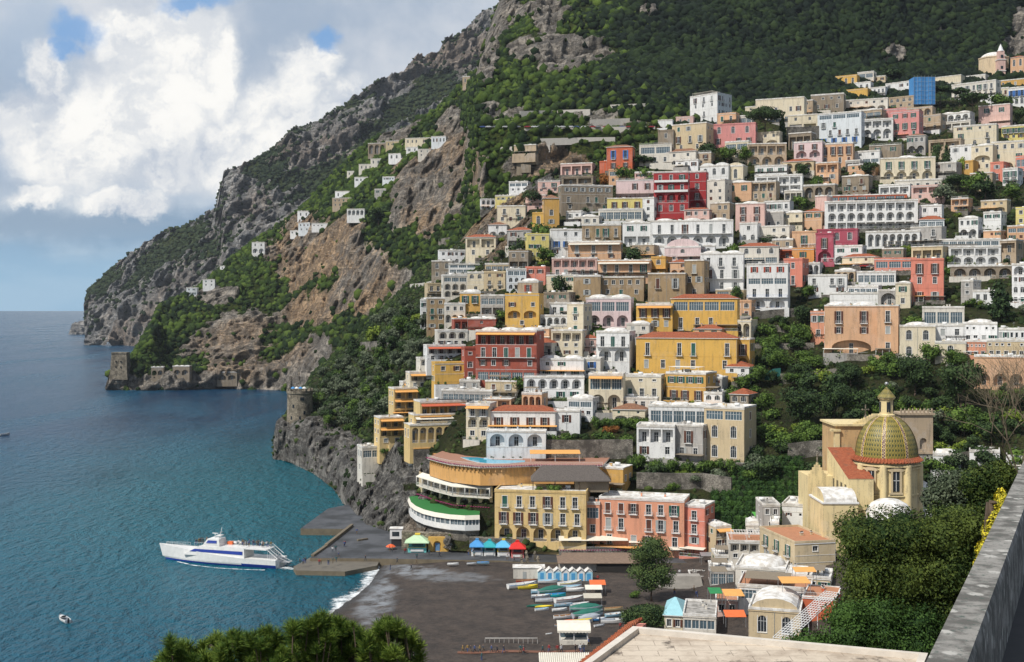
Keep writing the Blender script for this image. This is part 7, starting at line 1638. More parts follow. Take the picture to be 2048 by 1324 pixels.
for s in (-1, 1):
    for k in range(6): g.tube((-xL * .82 - .1 - k * .7, s * 2.0, 4.9 - k * .5), (-xL * .82 - .1 - k * .7, s * 2.0, 2.3), .06, FRAME, 4)
    g.tube((-xL * .82, s * 2.0, 5.0), (-xL * .99, s * 2.0, 2.6), .1, FRAME, 5); g.tube((-xL * .82, s * 2.0, 6.0), (-xL * .99, s * 2.0, 3.6), .07, FRAME, 5)
for k in range(8): g.box(-xL * .84 - k * .45, -xL * .82 - k * .45, -1.9, 1.9, 4.8 - k * .35, 4.86 - k * .35, STEEL)
g.build('stern_stairs', fy)
g = MB(); g.box(-xL * 1.16, -xL * .98, -1.0, 1.0, 1.5, 1.62, STEEL); g.tube((-xL * 1.16, -1, 1.6), (-xL * .98, -1, 2.9), .05, FRAME, 4); g.tube((-xL * 1.16, 1, 1.6), (-xL * .98, 1, 2.9), .05, FRAME, 4); g.build('gangway', fy)
for x in (-xL * .5, -xL * .2): g = MB(); g.lathe([(.05, -.45), (.35, -.3), (.42, 0), (.35, .3), (.05, .45)], BC['tan'], 10, (x, -BF / 2 - .4, 1.9)); g.build('fender', fy)
tag(fy, 'white passenger ferry with dark blue stripes backing up to the pier', 'ferry')
# wake
wk = foam_strip([stern + (stern - bow).normalized() * k * 1.0 + Vector((0, .3 * math.sin(k), 0)) for k in range(-2, 12)], 3.0, 3.0, seed=21); tag(wk, 'churned white wake behind the stern of the ferry', 'foam', kind='stuff')
wk2 = foam_strip([at_z(a, b, 0) for a, b in [(352, 1124), (380, 1132), (430, 1138), (480, 1140), (530, 1140)]], .7, .5, seed=25); tag(wk2, 'thin foam line along the hull of the ferry', 'foam', kind='stuff')

g = MB(); a, b = at_g(915, 1306), at_g(1165, 1303)
for k in range(20):
    p, q = a + (b - a) * (k / 20), a + (b - a) * ((k + 1) / 20); g.face([(p.x, p.y - .9, ground_z(p.x, p.y - .9) + .16), (q.x, q.y - .9, ground_z(q.x, q.y - .9) + .16), (q.x, q.y + .9, ground_z(q.x, q.y + .9) + .16), (p.x, p.y + .9, ground_z(p.x, p.y + .9) + .16)], simple('red_paving', (.17, .075, .045), .9, .3, 2))
tag(g.build('footpath'), kind='structure')
g = MB(); p = at_g(970, 1286); q = at_g(1075, 1288); g.box(0, q.x - p.x, 0, .25, .9, 1.15, wall('grey'))
for k in range(12): x = (q.x - p.x) * k / 11; g.box(x - .06, x + .06, .05, .2, -.3, .9, wall('grey'))
tag(g.build('low_fence', loc=p), 'low grey wooden railing on the sand behind the row of walkers', 'fence')
# ---------------------------------------------------------------- people
SKIN = simple('skin', (.42, .25, .17), .6)
def skin_body(pose):
    """one continuous body grown around a jointed skeleton"""
    st = {'stand': ((.09, 0), (-.09, 0), (.26, -.02), (-.26, -.02)), 'walk': ((.09, -.28), (-.09, .26), (.24, .22), (-.24, -.24)), 'look': ((.12, .05), (-.10, -.05), (.20, -.30), (-.28, .02))}[pose]
    (lx, ly), (rx, ry), (ax, ay), (bx_, by_) = st; J = []; E = []
    def j(p, r, par=None): J.append((p, r)); i = len(J) - 1; (E.append((par, i)) if par is not None else None); return i
    pel = j((0, 0, .95), (.15, .11)); wa = j((0, 0, 1.12), (.13, .095), pel); ch = j((0, .01, 1.32), (.165, .11), wa); nk = j((0, 0, 1.49), (.055, .055), ch); hd = j((0, -.015, 1.58), (.078, .09), nk); ht = j((0, -.01, 1.70), (.075, .09), hd); j((0, 0, 1.76), (.03, .03), ht)
    for (fx_, fy_, s) in ((lx, ly, 1), (rx, ry, -1)):
        hp = j((s * .09, 0, .86), (.095, .10), pel); kn = j((s * .095, fy_ * .5 - .02, .50), (.062, .065), hp); an = j((fx_, fy_, .09), (.042, .048), kn); j((fx_ + s * .02, fy_ - .15, .04), (.04, .03), an)
    for (hx, hy, s) in ((ax, ay, 1), (bx_, by_, -1)):
        sh = j((s * .19, 0, 1.42), (.062, .062), ch); el = j((s * .24, hy * .4 + .02, 1.15), (.045, .045), sh); wr = j((hx, hy, .92), (.032, .032), el); j((hx, hy - .03, .80), (.04, .022), wr)
    me = bpy.data.meshes.new('body'); me.from_pydata([q[0] for q in J], E, []); o = bpy.data.objects.new('body', me); C.objects.link(o)
    md = o.modifiers.new('s', 'SKIN'); me.skin_vertices.new() if hasattr(me.skin_vertices, 'new') and not me.skin_vertices else None
    if not me.skin_vertices: bm = bmesh.new(); bm.from_mesh(me); bm.verts.layers.skin.verify(); bm.to_mesh(me); bm.free()
    for i, (p_, r_) in enumerate(J): sv = me.skin_vertices[0].data[i]; sv.radius = r_; sv.use_root = (i == 0)
    o.modifiers.new('u', 'SUBSURF').levels = 1
    dg = bpy.context.evaluated_depsgraph_get(); ev = o.evaluated_get(dg); nm = bpy.data.meshes.new_from_object(ev); bpy.data.objects.remove(o); return nm
CL = [(.03, .03, .04), (.05, .08, .2), (.28, .03, .03), (.55, .55, .55), (.06, .07, .08), (.14, .10, .06), (.02, .09, .10), (.26, .17, .05)]
CLM = [simple('cloth_%s' % 'abcdefgh'[i], c, .9) for i, c in enumerate(CL)]; CN = ['black', 'navy', 'dark red', 'white', 'dark grey', 'brown', 'teal', 'mustard']; HAIR = simple('dark_hair', (.03, .02, .015), .7)
BODY = {}
def person(p, rz, pose, top, bot, label=None, group=None):
    k = (pose, top, bot)
    if k not in BODY:
        base = BODY.get(pose) or BODY.setdefault(pose, skin_body(pose)); me = base.copy(); me.name = 'person'
        for m in (CLM[bot], CLM[top], SKIN, HAIR): me.materials.append(m)
        mi = []
        for f in me.polygons: c = f.center; mi.append(3 if (c.z > 1.66 or (c.z > 1.52 and c.y > .03)) else 2 if (c.z > 1.47 or (abs(c.x) > .17 and c.z < .90 and c.z > .6)) else 1 if c.z > .93 else 0)
        me.polygons.foreach_set('material_index', mi); me.polygons.foreach_set('use_smooth', [True] * len(mi)); BODY[k] = me
    o = bpy.data.objects.new('person', BODY[k]); C.objects.link(o); o.location = p; o.rotation_euler = (0, 0, rz); s = random.uniform(.95, 1.05); o.scale = (s * 1.4, s * 1.35, s * 1.06)
    return tag(o, ' '.join(label.split()[:16]), 'person', group)
rp_ = random.Random(11); seen = {}
def crowd(pts, where, group, walk=.6, fixed_z=None):
    used = []
    for i, (a, b) in enumerate(pts):
        while True:
            t, bt = rp_.randrange(8), rp_.choice([0, 1, 4, 5]); 
            if (t, bt) not in used or len(used) > 28: break
        used.append((t, bt)); p = at_g(a, b) if fixed_z is None else at_z(a, b, fixed_z); pose = 'walk' if rp_.random() < walk else rp_.choice(['stand', 'look'])
        person(p, rp_.choice([math.pi / 2, -math.pi / 2, 0, math.pi]) + rp_.uniform(-.4, .4), pose, t, bt, 'person in %s top, %s trousers, %s' % (CN[t], CN[bt], where(i)), group)
P5 = lambda x, y: (680 + .375 * x, 900 + .375 * y)
crowd([P5(x, 1078 + (x % 7)) for x in (655, 680, 697, 718, 745, 764, 808, 838, 873, 962, 978, 1081, 1115, 1160, 1181, 1255, 1282)] + [P5(756, 1122), P5(1326, 1045), P5(1300, 1076), P5(1496, 958), P5(980, 1092)], lambda i: 'on the beach path, %dth from left' % (i + 1) if i < 17 else ['alone in front of the path', 'at the right corner of the scalloped kiosk', 'at the right end of the path', 'in front of the round pine', 'just below the row of walkers'][i - 17], 'people on the sand path')
crowd([P5(265, 540), P5(278, 545), P5(90, 447), P5(24, 516), P5(348, 555), P5(410, 580), P5(530, 570), P5(476, 560), P5(305, 605), P5(380, 640), P5(408, 612), P5(268, 640), P5(685, 560), P5(892, 588), P5(928, 595), P5(715, 570), P5(1375, 702), P5(1452, 600), P5(1464, 598)], lambda i: ['left of the ticket hut', 'beside the ticket hut', 'on the upper pier', 'near the diagonal pier wall', 'left of the turquoise kiosk', 'on the promenade before the turquoise kiosk', 'in front of the yellow gatehouse', 'right of the turquoise kiosk', 'at the promenade edge', 'on the gravel beach', 'at the top of the gravel', 'at the waterside of the gravel', 'left of the blue roofed kiosk', 'before the light blue roofed kiosk', 'before the red roofed kiosk', 'at the blue roofed kiosk counter', 'at the dark open front of the beach bar', 'on the hotel terrace path, left one', 'on the hotel terrace path, right one'][i], 'people on the promenade')
crowd([P5(1787, 672), P5(1812, 670), P5(1784, 770), P5(1888, 760), P5(1902, 785)], lambda i: ['at the top of the dark steps, left one', 'at the top of the dark steps, right one', 'at the foot of the dark steps', 'right of the dark steps by the shops', 'under the parasols right of the steps'][i], 'people by the steps')
P8 = lambda x, y: (300 + .4714 * x, 700 + .4714 * y)
crowd([P8(635, 908), P8(650, 910), P8(659, 906), P8(718, 912), P8(726, 910), P8(757, 912), P8(774, 858), P8(788, 852), P8(800, 880), P8(790, 900), P8(776, 905), P8(914, 896), P8(826, 832)], lambda i: 'on the lower quay, %dth from the sea' % (i + 1), 'people waiting on the quay', .3)
DK = fy.matrix_basis
for i in range(26):
    up = i < 18; lx_ = -xL * .78 + i * .62 if up else xL * .33 + (i - 18) * .45; q = DK @ Vector((lx_, rp_.uniform(-2.3, -.5), 5.2 if up else 5.15 - max(0, (i - 21)) * .1)); t = rp_.randrange(8)
    person(q, rp_.uniform(0, 6.28), rp_.choice(['stand', 'look']), t, rp_.choice([0, 1, 4, 5]), 'passenger in a %s top standing on the %s of the ferry' % (CN[t], 'crowded rear upper deck' if up else 'forward deck before the bridge'), 'passengers on the ferry')

# ivy hanging over the rock face right of the salmon hotel
iv = hit(1520, 1000); lob = []
for x in range(1425, 1610, 11):
    for y in range(918, 1062, 10):
        if (x < 1465 and y < 960) or inocc(x, y, -4): continue
        p = hit(x + random.uniform(-5, 5), y)
        if p is not None and p.z > 2.5: q = p - iv; lob.append((q.x, q.y - .6, q.z + .2, 1.6, 1.1, 1.5))
r = empty('ivy', iv); o = leafcloud(lob, 26000, .22, m_leaf('ivy_leaves', (.012, .035, .008), (.045, .10, .016)), seed=8, solid=.8); o.parent = r; o.name = 'foliage'; tag(r, 'dense dark green ivy covering the rock face right of the salmon hotel', 'ivy')
# ---------------------------------------------------------------- the church with the tiled dome
KC = 330 / 262; CY = 330.0; cp = at(1773, 1000, CY); CB = Vector((cp.x, CY, CH - 64 * KC)); ch = empty('church', CB); ch.scale = (KC, KC, KC); YW = plaster('plaster_church', (.74, .60, .32), .40); OR2 = plaster('plaster_church_side', (.58, .38, .18), .4)
def octring(r, z): return [(r * math.cos(R(22.5 + 45 * i)), r * math.sin(R(22.5 + 45 * i)), z) for i in range(8)]
g = MB(); A, Bq = octring(6.9, 0), octring(6.9, 31.2)
for i in range(8): g.face([A[i], A[(i + 1) % 8], Bq[(i + 1) % 8], Bq[i]], YW)
for i in range(8):
    x, y, _ = A[i]; g.tube((x * .985, y * .985, 0), (x * .985, y * .985, 30.6), .85, YW, 8, cap=False)
for zz, r in ((24.2, 7.25), (29.8, 7.3), (30.5, 7.6)): g.lathe([(r - .5, zz - .3), (r, zz - .2), (r, zz + .1), (r - .5, zz + .25)], YW, 8, a0=R(22.5), a1=R(382.5), smooth=False)
g.build('drum', ch)
for k in (-2, -1, 0):
    w = MB(); a = R(-90 + 45 * (k + 0)) if k else R(-90); M = Matrix.Rotation(a + R(90), 4, 'Z')
    w.box(-.75, .75, -6.62, -6.36, 25.1, 29.3, GLASS, 0, M)
    for x0, x1, z0, z1 in ((-1.15, -.75, 24.9, 29.4), (.75, 1.15, 24.9, 29.4), (-1.4, 1.4, 24.5, 24.9), (-1.5, 1.5, 29.4, 29.8)): w.box(x0, x1, -6.85, -6.36, z0, z1, wall('sand'), 0, M)
    w.add([M @ Vector(q) for q in ((-1.5, -6.85, 29.8), (1.5, -6.85, 29.8), (0, -6.85, 30.4), (-1.5, -6.4, 29.8), (1.5, -6.4, 29.8), (0, -6.4, 30.4))], [(0, 1, 2), (3, 5, 4), (0, 2, 5, 3), (1, 4, 5, 2)], wall('sand')); w.box(-.05, .05, -6.66, -6.62, 25.1, 29.3, FRAME, 0, M); w.box(-.75, .75, -6.66, -6.62, 27.4, 27.5, FRAME, 0, M)
    w.build('window', ch)
g = MB(); g.lathe([(7.4, 31.1), (7.4, 31.3), (6.6, 32.0)], TILE, 40); 
for i in range(64): a = 2 * math.pi * i / 64; g.tube((7.5 * math.cos(a), 7.5 * math.sin(a), 31.25), (6.6 * math.cos(a), 6.6 * math.sin(a), 32.1), .17, TILE, 5)
g.build('tiled_skirt', ch)
def m_dome():
    m, n = newmat('glazed_dome_tiles'); oc = n.n('ShaderNodeTexCoord').outputs['Object']; s = n.n('ShaderNodeSeparateXYZ'); n.put(s.inputs[0], oc)
    an = n.m('ARCTAN2', s.outputs[1], s.outputs[0]); z = s.outputs[2]; A_ = n.m('MULTIPLY', an, 32.0); Z_ = n.m('MULTIPLY', z, 3.2)
    p1 = n.m('SINE', n.m('ADD', A_, Z_)); p2 = n.m('SINE', n.m('SUBTRACT', A_, Z_)); q = n.m('MINIMUM', n.m('ABSOLUTE', p1), n.m('ABSOLUTE', p2)); b = n.m('MULTIPLY', p1, p2)
    c = n.mix(n.ramp(b, -.2, .3), (.075, .082, .022), (.22, .185, .04)); c = n.mix(n.ramp(q, .22, .08), c, (.46, .32, .06)); c = n.mix(n.ramp(n.noise(n.geo, 1.2, 6, .75), .5, .72, 0, .6), c, (.05, .055, .035))
    n.put(n.p.inputs['Base Color'], c); n.p.inputs['Roughness'].default_value = .45; bumpn(n, q, .5, .08); return m
DT = m_dome()
def m_rib():
    m, n = newmat('patterned_rib_tiles'); ck = n.n('ShaderNodeTexChecker'); oc = n.n('ShaderNodeTexCoord').outputs['Object']; n.put(ck.inputs['Vector'], n.scalev(oc, 1, 1, 1)); ck.inputs['Scale'].default_value = 3.2
    n.put(n.p.inputs['Base Color'], n.mix(ck.outputs['Fac'], (.10, .035, .05), n.mix(n.noise(n.geo, 5, 2), (.55, .5, .4), (.45, .3, .05)))); n.p.inputs['Roughness'].default_value = .5; return m
RB_ = m_rib()
prof = [(6.55 * math.cos(t) ** .92 if t < 1.5 else .0, 31.9 + 9.0 * math.sin(t)) for t in [i * 1.36 / 14 for i in range(15)]]
g = MB(); g.lathe(prof + [(1.2, 40.9)], DT, 48); g.build('dome', ch)
for k in range(8):
    g = MB(); a = R(22.5 + 45 * k); 
    for (r0, z0), (r1, z1) in zip(prof[:-1], prof[1:]):
        for w_, o_, mm in ((.42, .07, RB_), (.52, .045, YEL)):
            wd0, wd1 = w_ * (.45 + .55 * r0 / 6.5), w_ * (.45 + .55 * r1 / 6.5); t = (-math.sin(a), math.cos(a)); c, s = math.cos(a), math.sin(a)
            g.face([((r0 + o_) * c - t[0] * wd0, (r0 + o_) * s - t[1] * wd0, z0 + o_), ((r0 + o_) * c + t[0] * wd0, (r0 + o_) * s + t[1] * wd0, z0 + o_), ((r1 + o_) * c + t[0] * wd1, (r1 + o_) * s + t[1] * wd1, z1 + o_), ((r1 + o_) * c - t[0] * wd1, (r1 + o_) * s - t[1] * wd1, z1 + o_)], mm)
    g.build('rib', ch)
g = MB(); g.lathe([(1.9, 40.6), (1.9, 41.0), (1.5, 41.2), (1.45, 44.2), (1.85, 44.4), (1.9, 44.7)], YW, 8, smooth=False)
for i in range(4): M = Matrix.Rotation(R(90 * i), 4, 'Z'); g.box(-.38, .38, -1.48, -1.3, 41.6, 43.8, GLASS, 0, M)
g.build('lantern', ch)
g = MB(); g.lathe([(2.0, 44.7), (1.55, 45.3), (.9, 46.1), (.3, 46.8), (.1, 47.0)], DT, 16); g.tube((0, 0, 46.9), (0, 0, 48), .06, IRON, 5); g.build('cupola', ch); g = MB(); g.lathe([(.02, 47.3), (.3, 47.4), (.42, 47.7), (.3, 48.0), (.02, 48.1)], STEEL, 12); g.build('finial_ball', ch)
def lp(px, py, Y): return (at(px, py, Y * KC) - CB) / KC
# nave, facade block, side wing, low vaults
a, b = lp(1672, 852, 272), lp(1722, 1012, 272); g = MB(); g.box(a.x, b.x + 3, a.y, a.y + 12, 0, a.z, OR2); g.box(a.x - .4, a.x + .8, a.y - .4, a.y + .6, 0, a.z - 1.2, YW); g.box(a.x - 1.2, a.x + .9, a.y - .7, a.y + .8, a.z - 1.2, a.z - .7, YW); g.box(a.x - .5, b.x + 3.2, a.y - .5, a.y + 12.3, a.z, a.z + .45, YW)
for i in range(8): t = i / 7 * math.pi / 2; g.box(b.x - 1.5 + i * .6, b.x + 6, a.y + .2, a.y + 1.2, a.z + .45 + i * .28, a.z + .45 + (i + 1) * .28 , YW)
g.build('facade_block', ch)
a, b, c = lp(1671, 909, 264), lp(1708, 905, 272), lp(1674, 955, 256); g = MB(); rz_ = a.z
g.face([(a.x, -8, c.z), (a.x + 5.5, -8, c.z), (a.x + 5.5, 9, rz_ + .8), (a.x, 9, rz_ + .8)], TILE); g.face([(a.x, -8, c.z), (a.x, 9, rz_ + .8), (a.x, 9, c.z), ], YW); g.box(a.x + .02, a.x + 5.4, -7.9, 8.9, 0, c.z - .01, YW)
g.build('nave', ch)
for i in range(4): g = MB(); g.box(a.x - .06, a.x + .04, -6.5 + i * 3.2, -5.3 + i * 3.2, c.z - 4.6, c.z - 1.5, GLASS); g.build('window', ch)
a, b = lp(1616, 952, 266), lp(1674, 1012, 266); g = MB(); g.box(a.x, b.x, a.y, a.y + 9, 0, a.z, YW)
for i in range(9): t = (i - 4) / 4.5; g.box(a.x + .2 + i * .42, a.x + .62 + i * .42, a.y + .02, a.y + .6, a.z - .01, a.z + 2.9 * (1 - abs(t)) ** .8 + .05, YW)
g.tube((a.x + 2.1, a.y + .3, a.z + 2.6), (a.x + 2.1, a.y + .3, a.z + 4.6), .12, STONET, 6); g.lathe([(.05, 0), (.35, .3), (.05, .8)], STONET, 8, (a.x + 2.1, a.y + .3, a.z + 4.2)); g.build('side_wing', ch)
a, b = lp(1646, 1008, 250), lp(1716, 1100, 250); g = MB(); g.box(a.x, b.x, a.y, a.y + 11, 0, a.z, YW); g.box(a.x - .2, b.x + .2, a.y - .2, a.y + 11.2, a.z, a.z + .35, FRAME); n = 10; Wd = b.x - a.x
for j in range(n):
    t0, t1 = math.pi * j / n, math.pi * (j + 1) / n; y0, y1 = a.y + 5 - 5 * math.cos(t0), a.y + 5 - 5 * math.cos(t1); z0, z1 = a.z + .35 + 2.4 * math.sin(t0), a.z + .35 + 2.4 * math.sin(t1)
    g.face([(a.x + .2, y0, z0), (b.x - .2, y0, z0), (b.x - .2, y1, z1), (a.x + .2, y1, z1)], ROOFW, True)
for x in (a.x + .2, b.x - .2): g.face([(x, a.y + 5 - 5 * math.cos(math.pi * j / n), a.z + .35 + 2.4 * math.sin(math.pi * j / n)) for j in range(n + 1)], YW)
g.build('barrel_vault', ch)
g = MB(); a = lp(1778, 1022, 250); g.lathe([(4.6, -20), (4.6, 0), (4.4, .5), (3.6, 1.6), (2, 2.4), (.02, 2.7)], ROOFW, 20, (a.x, a.y, a.z)); g.build('apse_dome', ch)
g = MB(); a, b = lp(1842, 985, 262), lp(1872, 1010, 262); g.box(5.5, b.x + 1, -3, 8, 0, a.z, wall('white')); g.face([(5.5, -3.2, a.z), (b.x + 1.2, -3.2, a.z), (5.5, 5, a.z + 4.5)], ROOFW); g.face([(b.x + 1.2, -3.2, a.z), (b.x + 1.2, 8, a.z), (5.5, 5, a.z + 4.5)], ROOFW); g.build('chapel', ch)
tag(ch, 'yellow church with a large green and gold tiled dome and lantern', 'church')
# stone cross on the gable
p = at(1731, 836, 344); g = MB(); g.lathe([(.6, 0), (.45, .5), (.2, .8)], STONET, 8); g.box(-.13, .13, -.13, .13, .7, 3.6, STONET); g.box(-.9, .9, -.12, .12, 2.3, 2.56, STONET)
for x, z in ((-.9, 2.43), (.9, 2.43), (0, 3.6)): g.lathe([(.02, -.3), (.28, 0), (.02, .3)], STONET, 8, (x, 0, z))
tag(g.build('cross', loc=p), 'grey stone cross with trefoil ends on the church gable', 'cross')
# campanile
a = at(1803, 830, 365); b = at(1866, 960, 365); r = empty('bell_tower', Vector((a.x, 365, 12))); w = b.x - a.x; zt = a.z - 12; PW = wall('dun')
g = MB(); zm = zt - 11.2; facade(g, w, zm, zt, [(zm + .5, zt - 1, [(w * .58, w * .80, zm + .8, zm + 4.2, 'a', .8)])], Matrix.Identity(4), PW); g.box(0, w, .82, 7, zm, zt, PW); g.box(-.3, w + .3, -.3, 7.3, 0, zm - .6, wall('grey')); g.box(-.6, w + .6, -.6, 7.6, zm - .6, zm, PW); g.box(-.5, w + .5, -.5, 7.5, zt, zt + .6, PW); g.build('shaft', r)
g = MB(); 
for i in range(9): x = -.4 + i * (w + .4) / 8.5; g.box(x, x + .4, -.4, .0, zt + .6, zt + 1.5, PW); g.lathe([(.3, 1.5), (.05, 2.1)], PW, 6, (x + .2, -.2, zt))
g.box(-.4, w + .4, -.35, -.1, zt + 1.2, zt + 1.45, PW); g.build('battlement', r); g = MB(); g.box(w * .1, w * .45, -.35, -.301, 1, 7, DARK); g.build('opening', r); tag(r, 'pale bell tower with a spiked balustrade right behind the tiled dome', 'bell tower')
# ---------------------------------------------------------------- domed church on the skyline
p = hit(1993, 152); X_ = p.x; r = empty('church', Vector((X_, p.y + 6, p.z - 4))); k = (p.y + 6) / F; hz = lambda py: CH - (py - HY) * (p.y + 6) / F - (p.z - 4)
g = MB(); g.lathe([(30 * k, 0), (30 * k, hz(120)), (31 * k, hz(119)), (31 * k, hz(117))], plaster('plaster_skyline', (.66, .52, .34), .35), 8, smooth=False); g.build('drum', r)
g = MB(); g.lathe([(26 * k * math.cos(t), hz(119) + 14 * k * math.sin(t)) for t in [i * math.pi / 16 for i in range(9)]][:-1] + [(.02, hz(105))], ROOFW, 24); g.build('dome', r)
g = MB(); x = 0; w = 7 * k; y = -34 * k; g.box(-w, w, y - w, y + w, 0, hz(125), wall('rose')); g.box(-w * .8, w * .8, y - w * .8, y + w * .8, hz(125), hz(110), wall('rose')); g.lathe([(w * 1.0, hz(110)), (w * .7, hz(107)), (w * .6, hz(104)), (.02, hz(95))], FRAME, 8, (0, y, 0))
for zz in (150, 128): g.box(-w * 1.15, w * 1.15, y - w * 1.15, y + w * 1.15, hz(zz), hz(zz) + .5, FRAME)
for zz in (143, 121): g.box(-w * .35, w * .35, y - w - .06, y - w + .1, hz(zz + 3), hz(zz - 3), GLASS)
g.build('bell_turret', r); tag(r, 'cream church with a white dome and slim bell turret on the skyline', 'church')
# blue scaffolding
p = hit(1840, 213); k = p.y / F; r = empty('scaffolding', p + Vector((0, -8, 0))); w, h = 42 * k, 54 * k
m, n_ = newmat('blue_netting'); n_.put(n_.p.inputs['Base Color'], n_.mix(n_.noise(n_.geo, .8, 4), (.03, .16, .42), (.08, .30, .60))); n_.p.inputs['Roughness'].default_value = .8
g = MB()
for i in range(8):
    x0, x1 = -w / 2 + w * i / 8, -w / 2 + w * (i + 1) / 8; y = .25 * math.sin(i * 1.7); g.face([(x0, y, 0), (x1, .25 * math.sin((i + 1) * 1.7), 0), (x1, .25 * math.sin((i + 1) * 1.7), h), (x0, y, h * (1 - .0))], m)
g.face([(w / 2, 0, 0), (w / 2, 9, 0), (w / 2, 9, h), (w / 2, 0, h)], m); g.face([(-w / 2, 0, 0), (-w / 2, 0, h), (-w / 2, 9, h), (-w / 2, 9, 0)], m); g.build('netting', r)
g = MB()
for i in range(7): x = -w / 2 + w * i / 6; g.tube((x, -.5, 0), (x, -.5, h + 1), .08, STEEL, 4)
for j in range(7): z = h * j / 6; g.tube((-w / 2, -.5, z), (w / 2, -.5, z), .07, STEEL, 4)
g.build('pole_frame', r); tag(r, 'building scaffolding wrapped in bright blue netting in the upper town', 'scaffolding')
g = MB(); p = hit(1541, 762); k = p.y / F; NET = simple('green_netting', (.01, .09, .075), .9, .3)
V = [(-15 * k, 0, 0), (15 * k, -.4, 0), (17 * k, 0, 24 * k), (2 * k, .5, 22 * k), (-13 * k, 0, 12 * k)]; g.face(V, NET); g.face([(a_, b_ + .5, c_) for a_, b_, c_ in V[::-1]], NET); g.face([V[0], (V[0][0], .5, 0), (V[4][0], .5, V[4][2]), V[4]], NET); tag(g.build('shade_net', loc=p + Vector((0, -3, .5))), 'dark green shade netting stretched over a ravine terrace', 'netting')
# ---------------------------------------------------------------- old towers by the sea
p = hit(597, 836); k = p.y / F; r = empty('round_tower', p + Vector((0, 4, -3))); rr_ = 25 * k; H = 54 * k + 3
g = MB(); g.lathe([(rr_ * 1.06, -4), (rr_ * 1.02, H * .5), (rr_, H * .9), (rr_ * 1.06, H * .92), (rr_ * 1.06, H), (rr_ * .96, H), (rr_ * .96, H - 1), (.02, H - 1)], STONET, 32, smooth=False); g.build('wall', r)
g = MB()
for i in range(14): a = 2 * math.pi * i / 14; M = Matrix.Rotation(a, 4, 'Z'); g.box(rr_ * .96, rr_ * 1.06, -.6, .6, H, H + 1.0, STONET, 0, M)
g.build('battlement', r)
for a, z in ((-75, .72), (-66, .72), (-110, .5), (-120, .14), (-80, .14), (-60, .3)): g = MB(); M = Matrix.Rotation(R(a), 4, 'Z'); g.box(rr_ * 1.0, rr_ * 1.045, -.45, .45, H * z, H * z + 1.7, GLASS, 0, M); g.build('window', r)
g = MB(); 
for i in range(4): x = (-.5 + i * .3) * rr_; g.lathe([(1.3, 1.8), (.05, 2.7)], [SKYB, FRAME][i % 2], 6, (x, -rr_ * .3, H - .6)); g.tube((x, -rr_ * .3, H - 1), (x, -rr_ * .3, H + 2), .05, STEEL, 4)
g.build('sun_shade', r); tag(r, 'round medieval stone watchtower with battlements on the near headland', 'tower')
p = hit(240, 746, 'G'); k = p.y / F; r = empty('square_tower', p + Vector((0, 2, -3))); w = 18 * k; H = 39 * k + 3
g = MB(); g.box(-w, w, -w * .8, w * .8, -3, H, STONET, w * .18); g.build('wall', r); g = MB(); g.box(-w * .86, w * .86, -w * .68, w * .68, H, H + 1.2, STONET); g.build('parapet', r)
for x, z in ((-.35, .62), (.2, .62), (-.35, .38), (.2, .38)): g = MB(); g.box(x * w, x * w + .9, -w * .78, -w * .60, H * z, H * z + 1.5, DARK); g.build('window', r)
tag(r, 'square tapering stone watchtower on the distant promontory', 'tower')
for a, b, c, d, lb in ((400, 1172, 458, 1210, 'low stone villa with white awnings and arches near the square tower'), (500, 1168, 578, 1210, 'stone villa with a white scalloped roof and one big arch on the promontory'), (705, 1195, 800, 1232, 'old fortified stone house with arched openings at the bay cliff foot')):
    house('7', a, b, c, d, 'stone', 'n*.4/A2', lb, 'd3' if c < 600 else 'f', which='G', D=8, below=6, push=3)
# islet
bm = bmesh.new(); bmesh.ops.create_icosphere(bm, subdivisions=4, radius=1); Vn = np.array([v.co[:] for v in bm.verts]); dd = ridged(Vn * 2.2, 4, 9)
for v, q in zip(bm.verts, dd): v.co = Vector((v.co.x * 36, v.co.y * 30, v.co.z * 34)) * (.55 + .7 * q)
me = bpy.data.meshes.new('rocks'); bm.to_mesh(me); bm.free(); me.materials.append(MF); o = bpy.data.objects.new('sea_rock', me); C.objects.link(o); o.location = at(165, 664, 3600).xy[:] + (4,)
for nm in ('rock', 'ochre'): me.attributes.new(nm, 'FLOAT', 'POINT').data.foreach_set('value', np.full(len(me.vertices), .8 if nm == 'rock' else .2, dtype=np.float32))
tag(o, 'small rocky islet in the sea off the far headland', 'islet')

# ---------------------------------------------------------------- village roofs below the church
TT = simple('terracotta_terrace', (.42, .19, .10), .85, .3, 1.2)
V_ = lambda *a, **k: house('6', *a, **k)
V_(650, 495, 742, 700, 'grey', 'w2/w1/w2', 'grey shuttered house with a dark roof left of the white cube house', 'g', Y=338, ang=10, D=12, below=3)
V_(752, 495, 885, 560, 'white', 'n/w2', 'plain white cube house directly left of the church wing', 'f', Y=342, ang=-8, D=14, below=6)
V_(820, 692, 1036, 860, 'sand', 'w1/n*.6/w1', 'large ochre house with a terracotta tiled roof terrace below the church', 'x', Y=308, ang=26, D=22, below=4, roofc=TT, side='G3/w3', cat='house')
V_(402, 610, 482, 765, 'sand', 'O2^/W2/w2', 'narrow ochre shop house with an orange awning opposite the salmon hotel', 'd', Y=352, ang=28, D=10, below=3)
V_(470, 690, 690, 790, 'pale', 'O4/w4', 'house with an open pergola terrace and orange floor left of the ochre terrace house', 'pn', Y=332, ang=4, D=12, below=3, roofc=TT)
V_(560, 600, 655, 690, 'pale', 'w2', 'small house with a green awning roof behind the pergola terrace', 'v', Y=345, ang=0, D=9, below=3)
V_(505, 830, 770, 895, 'pale', 'w3', 'low house with a bulging whitewashed dome roof in the village centre', 'd', Y=302, ang=-6, D=15, below=4)
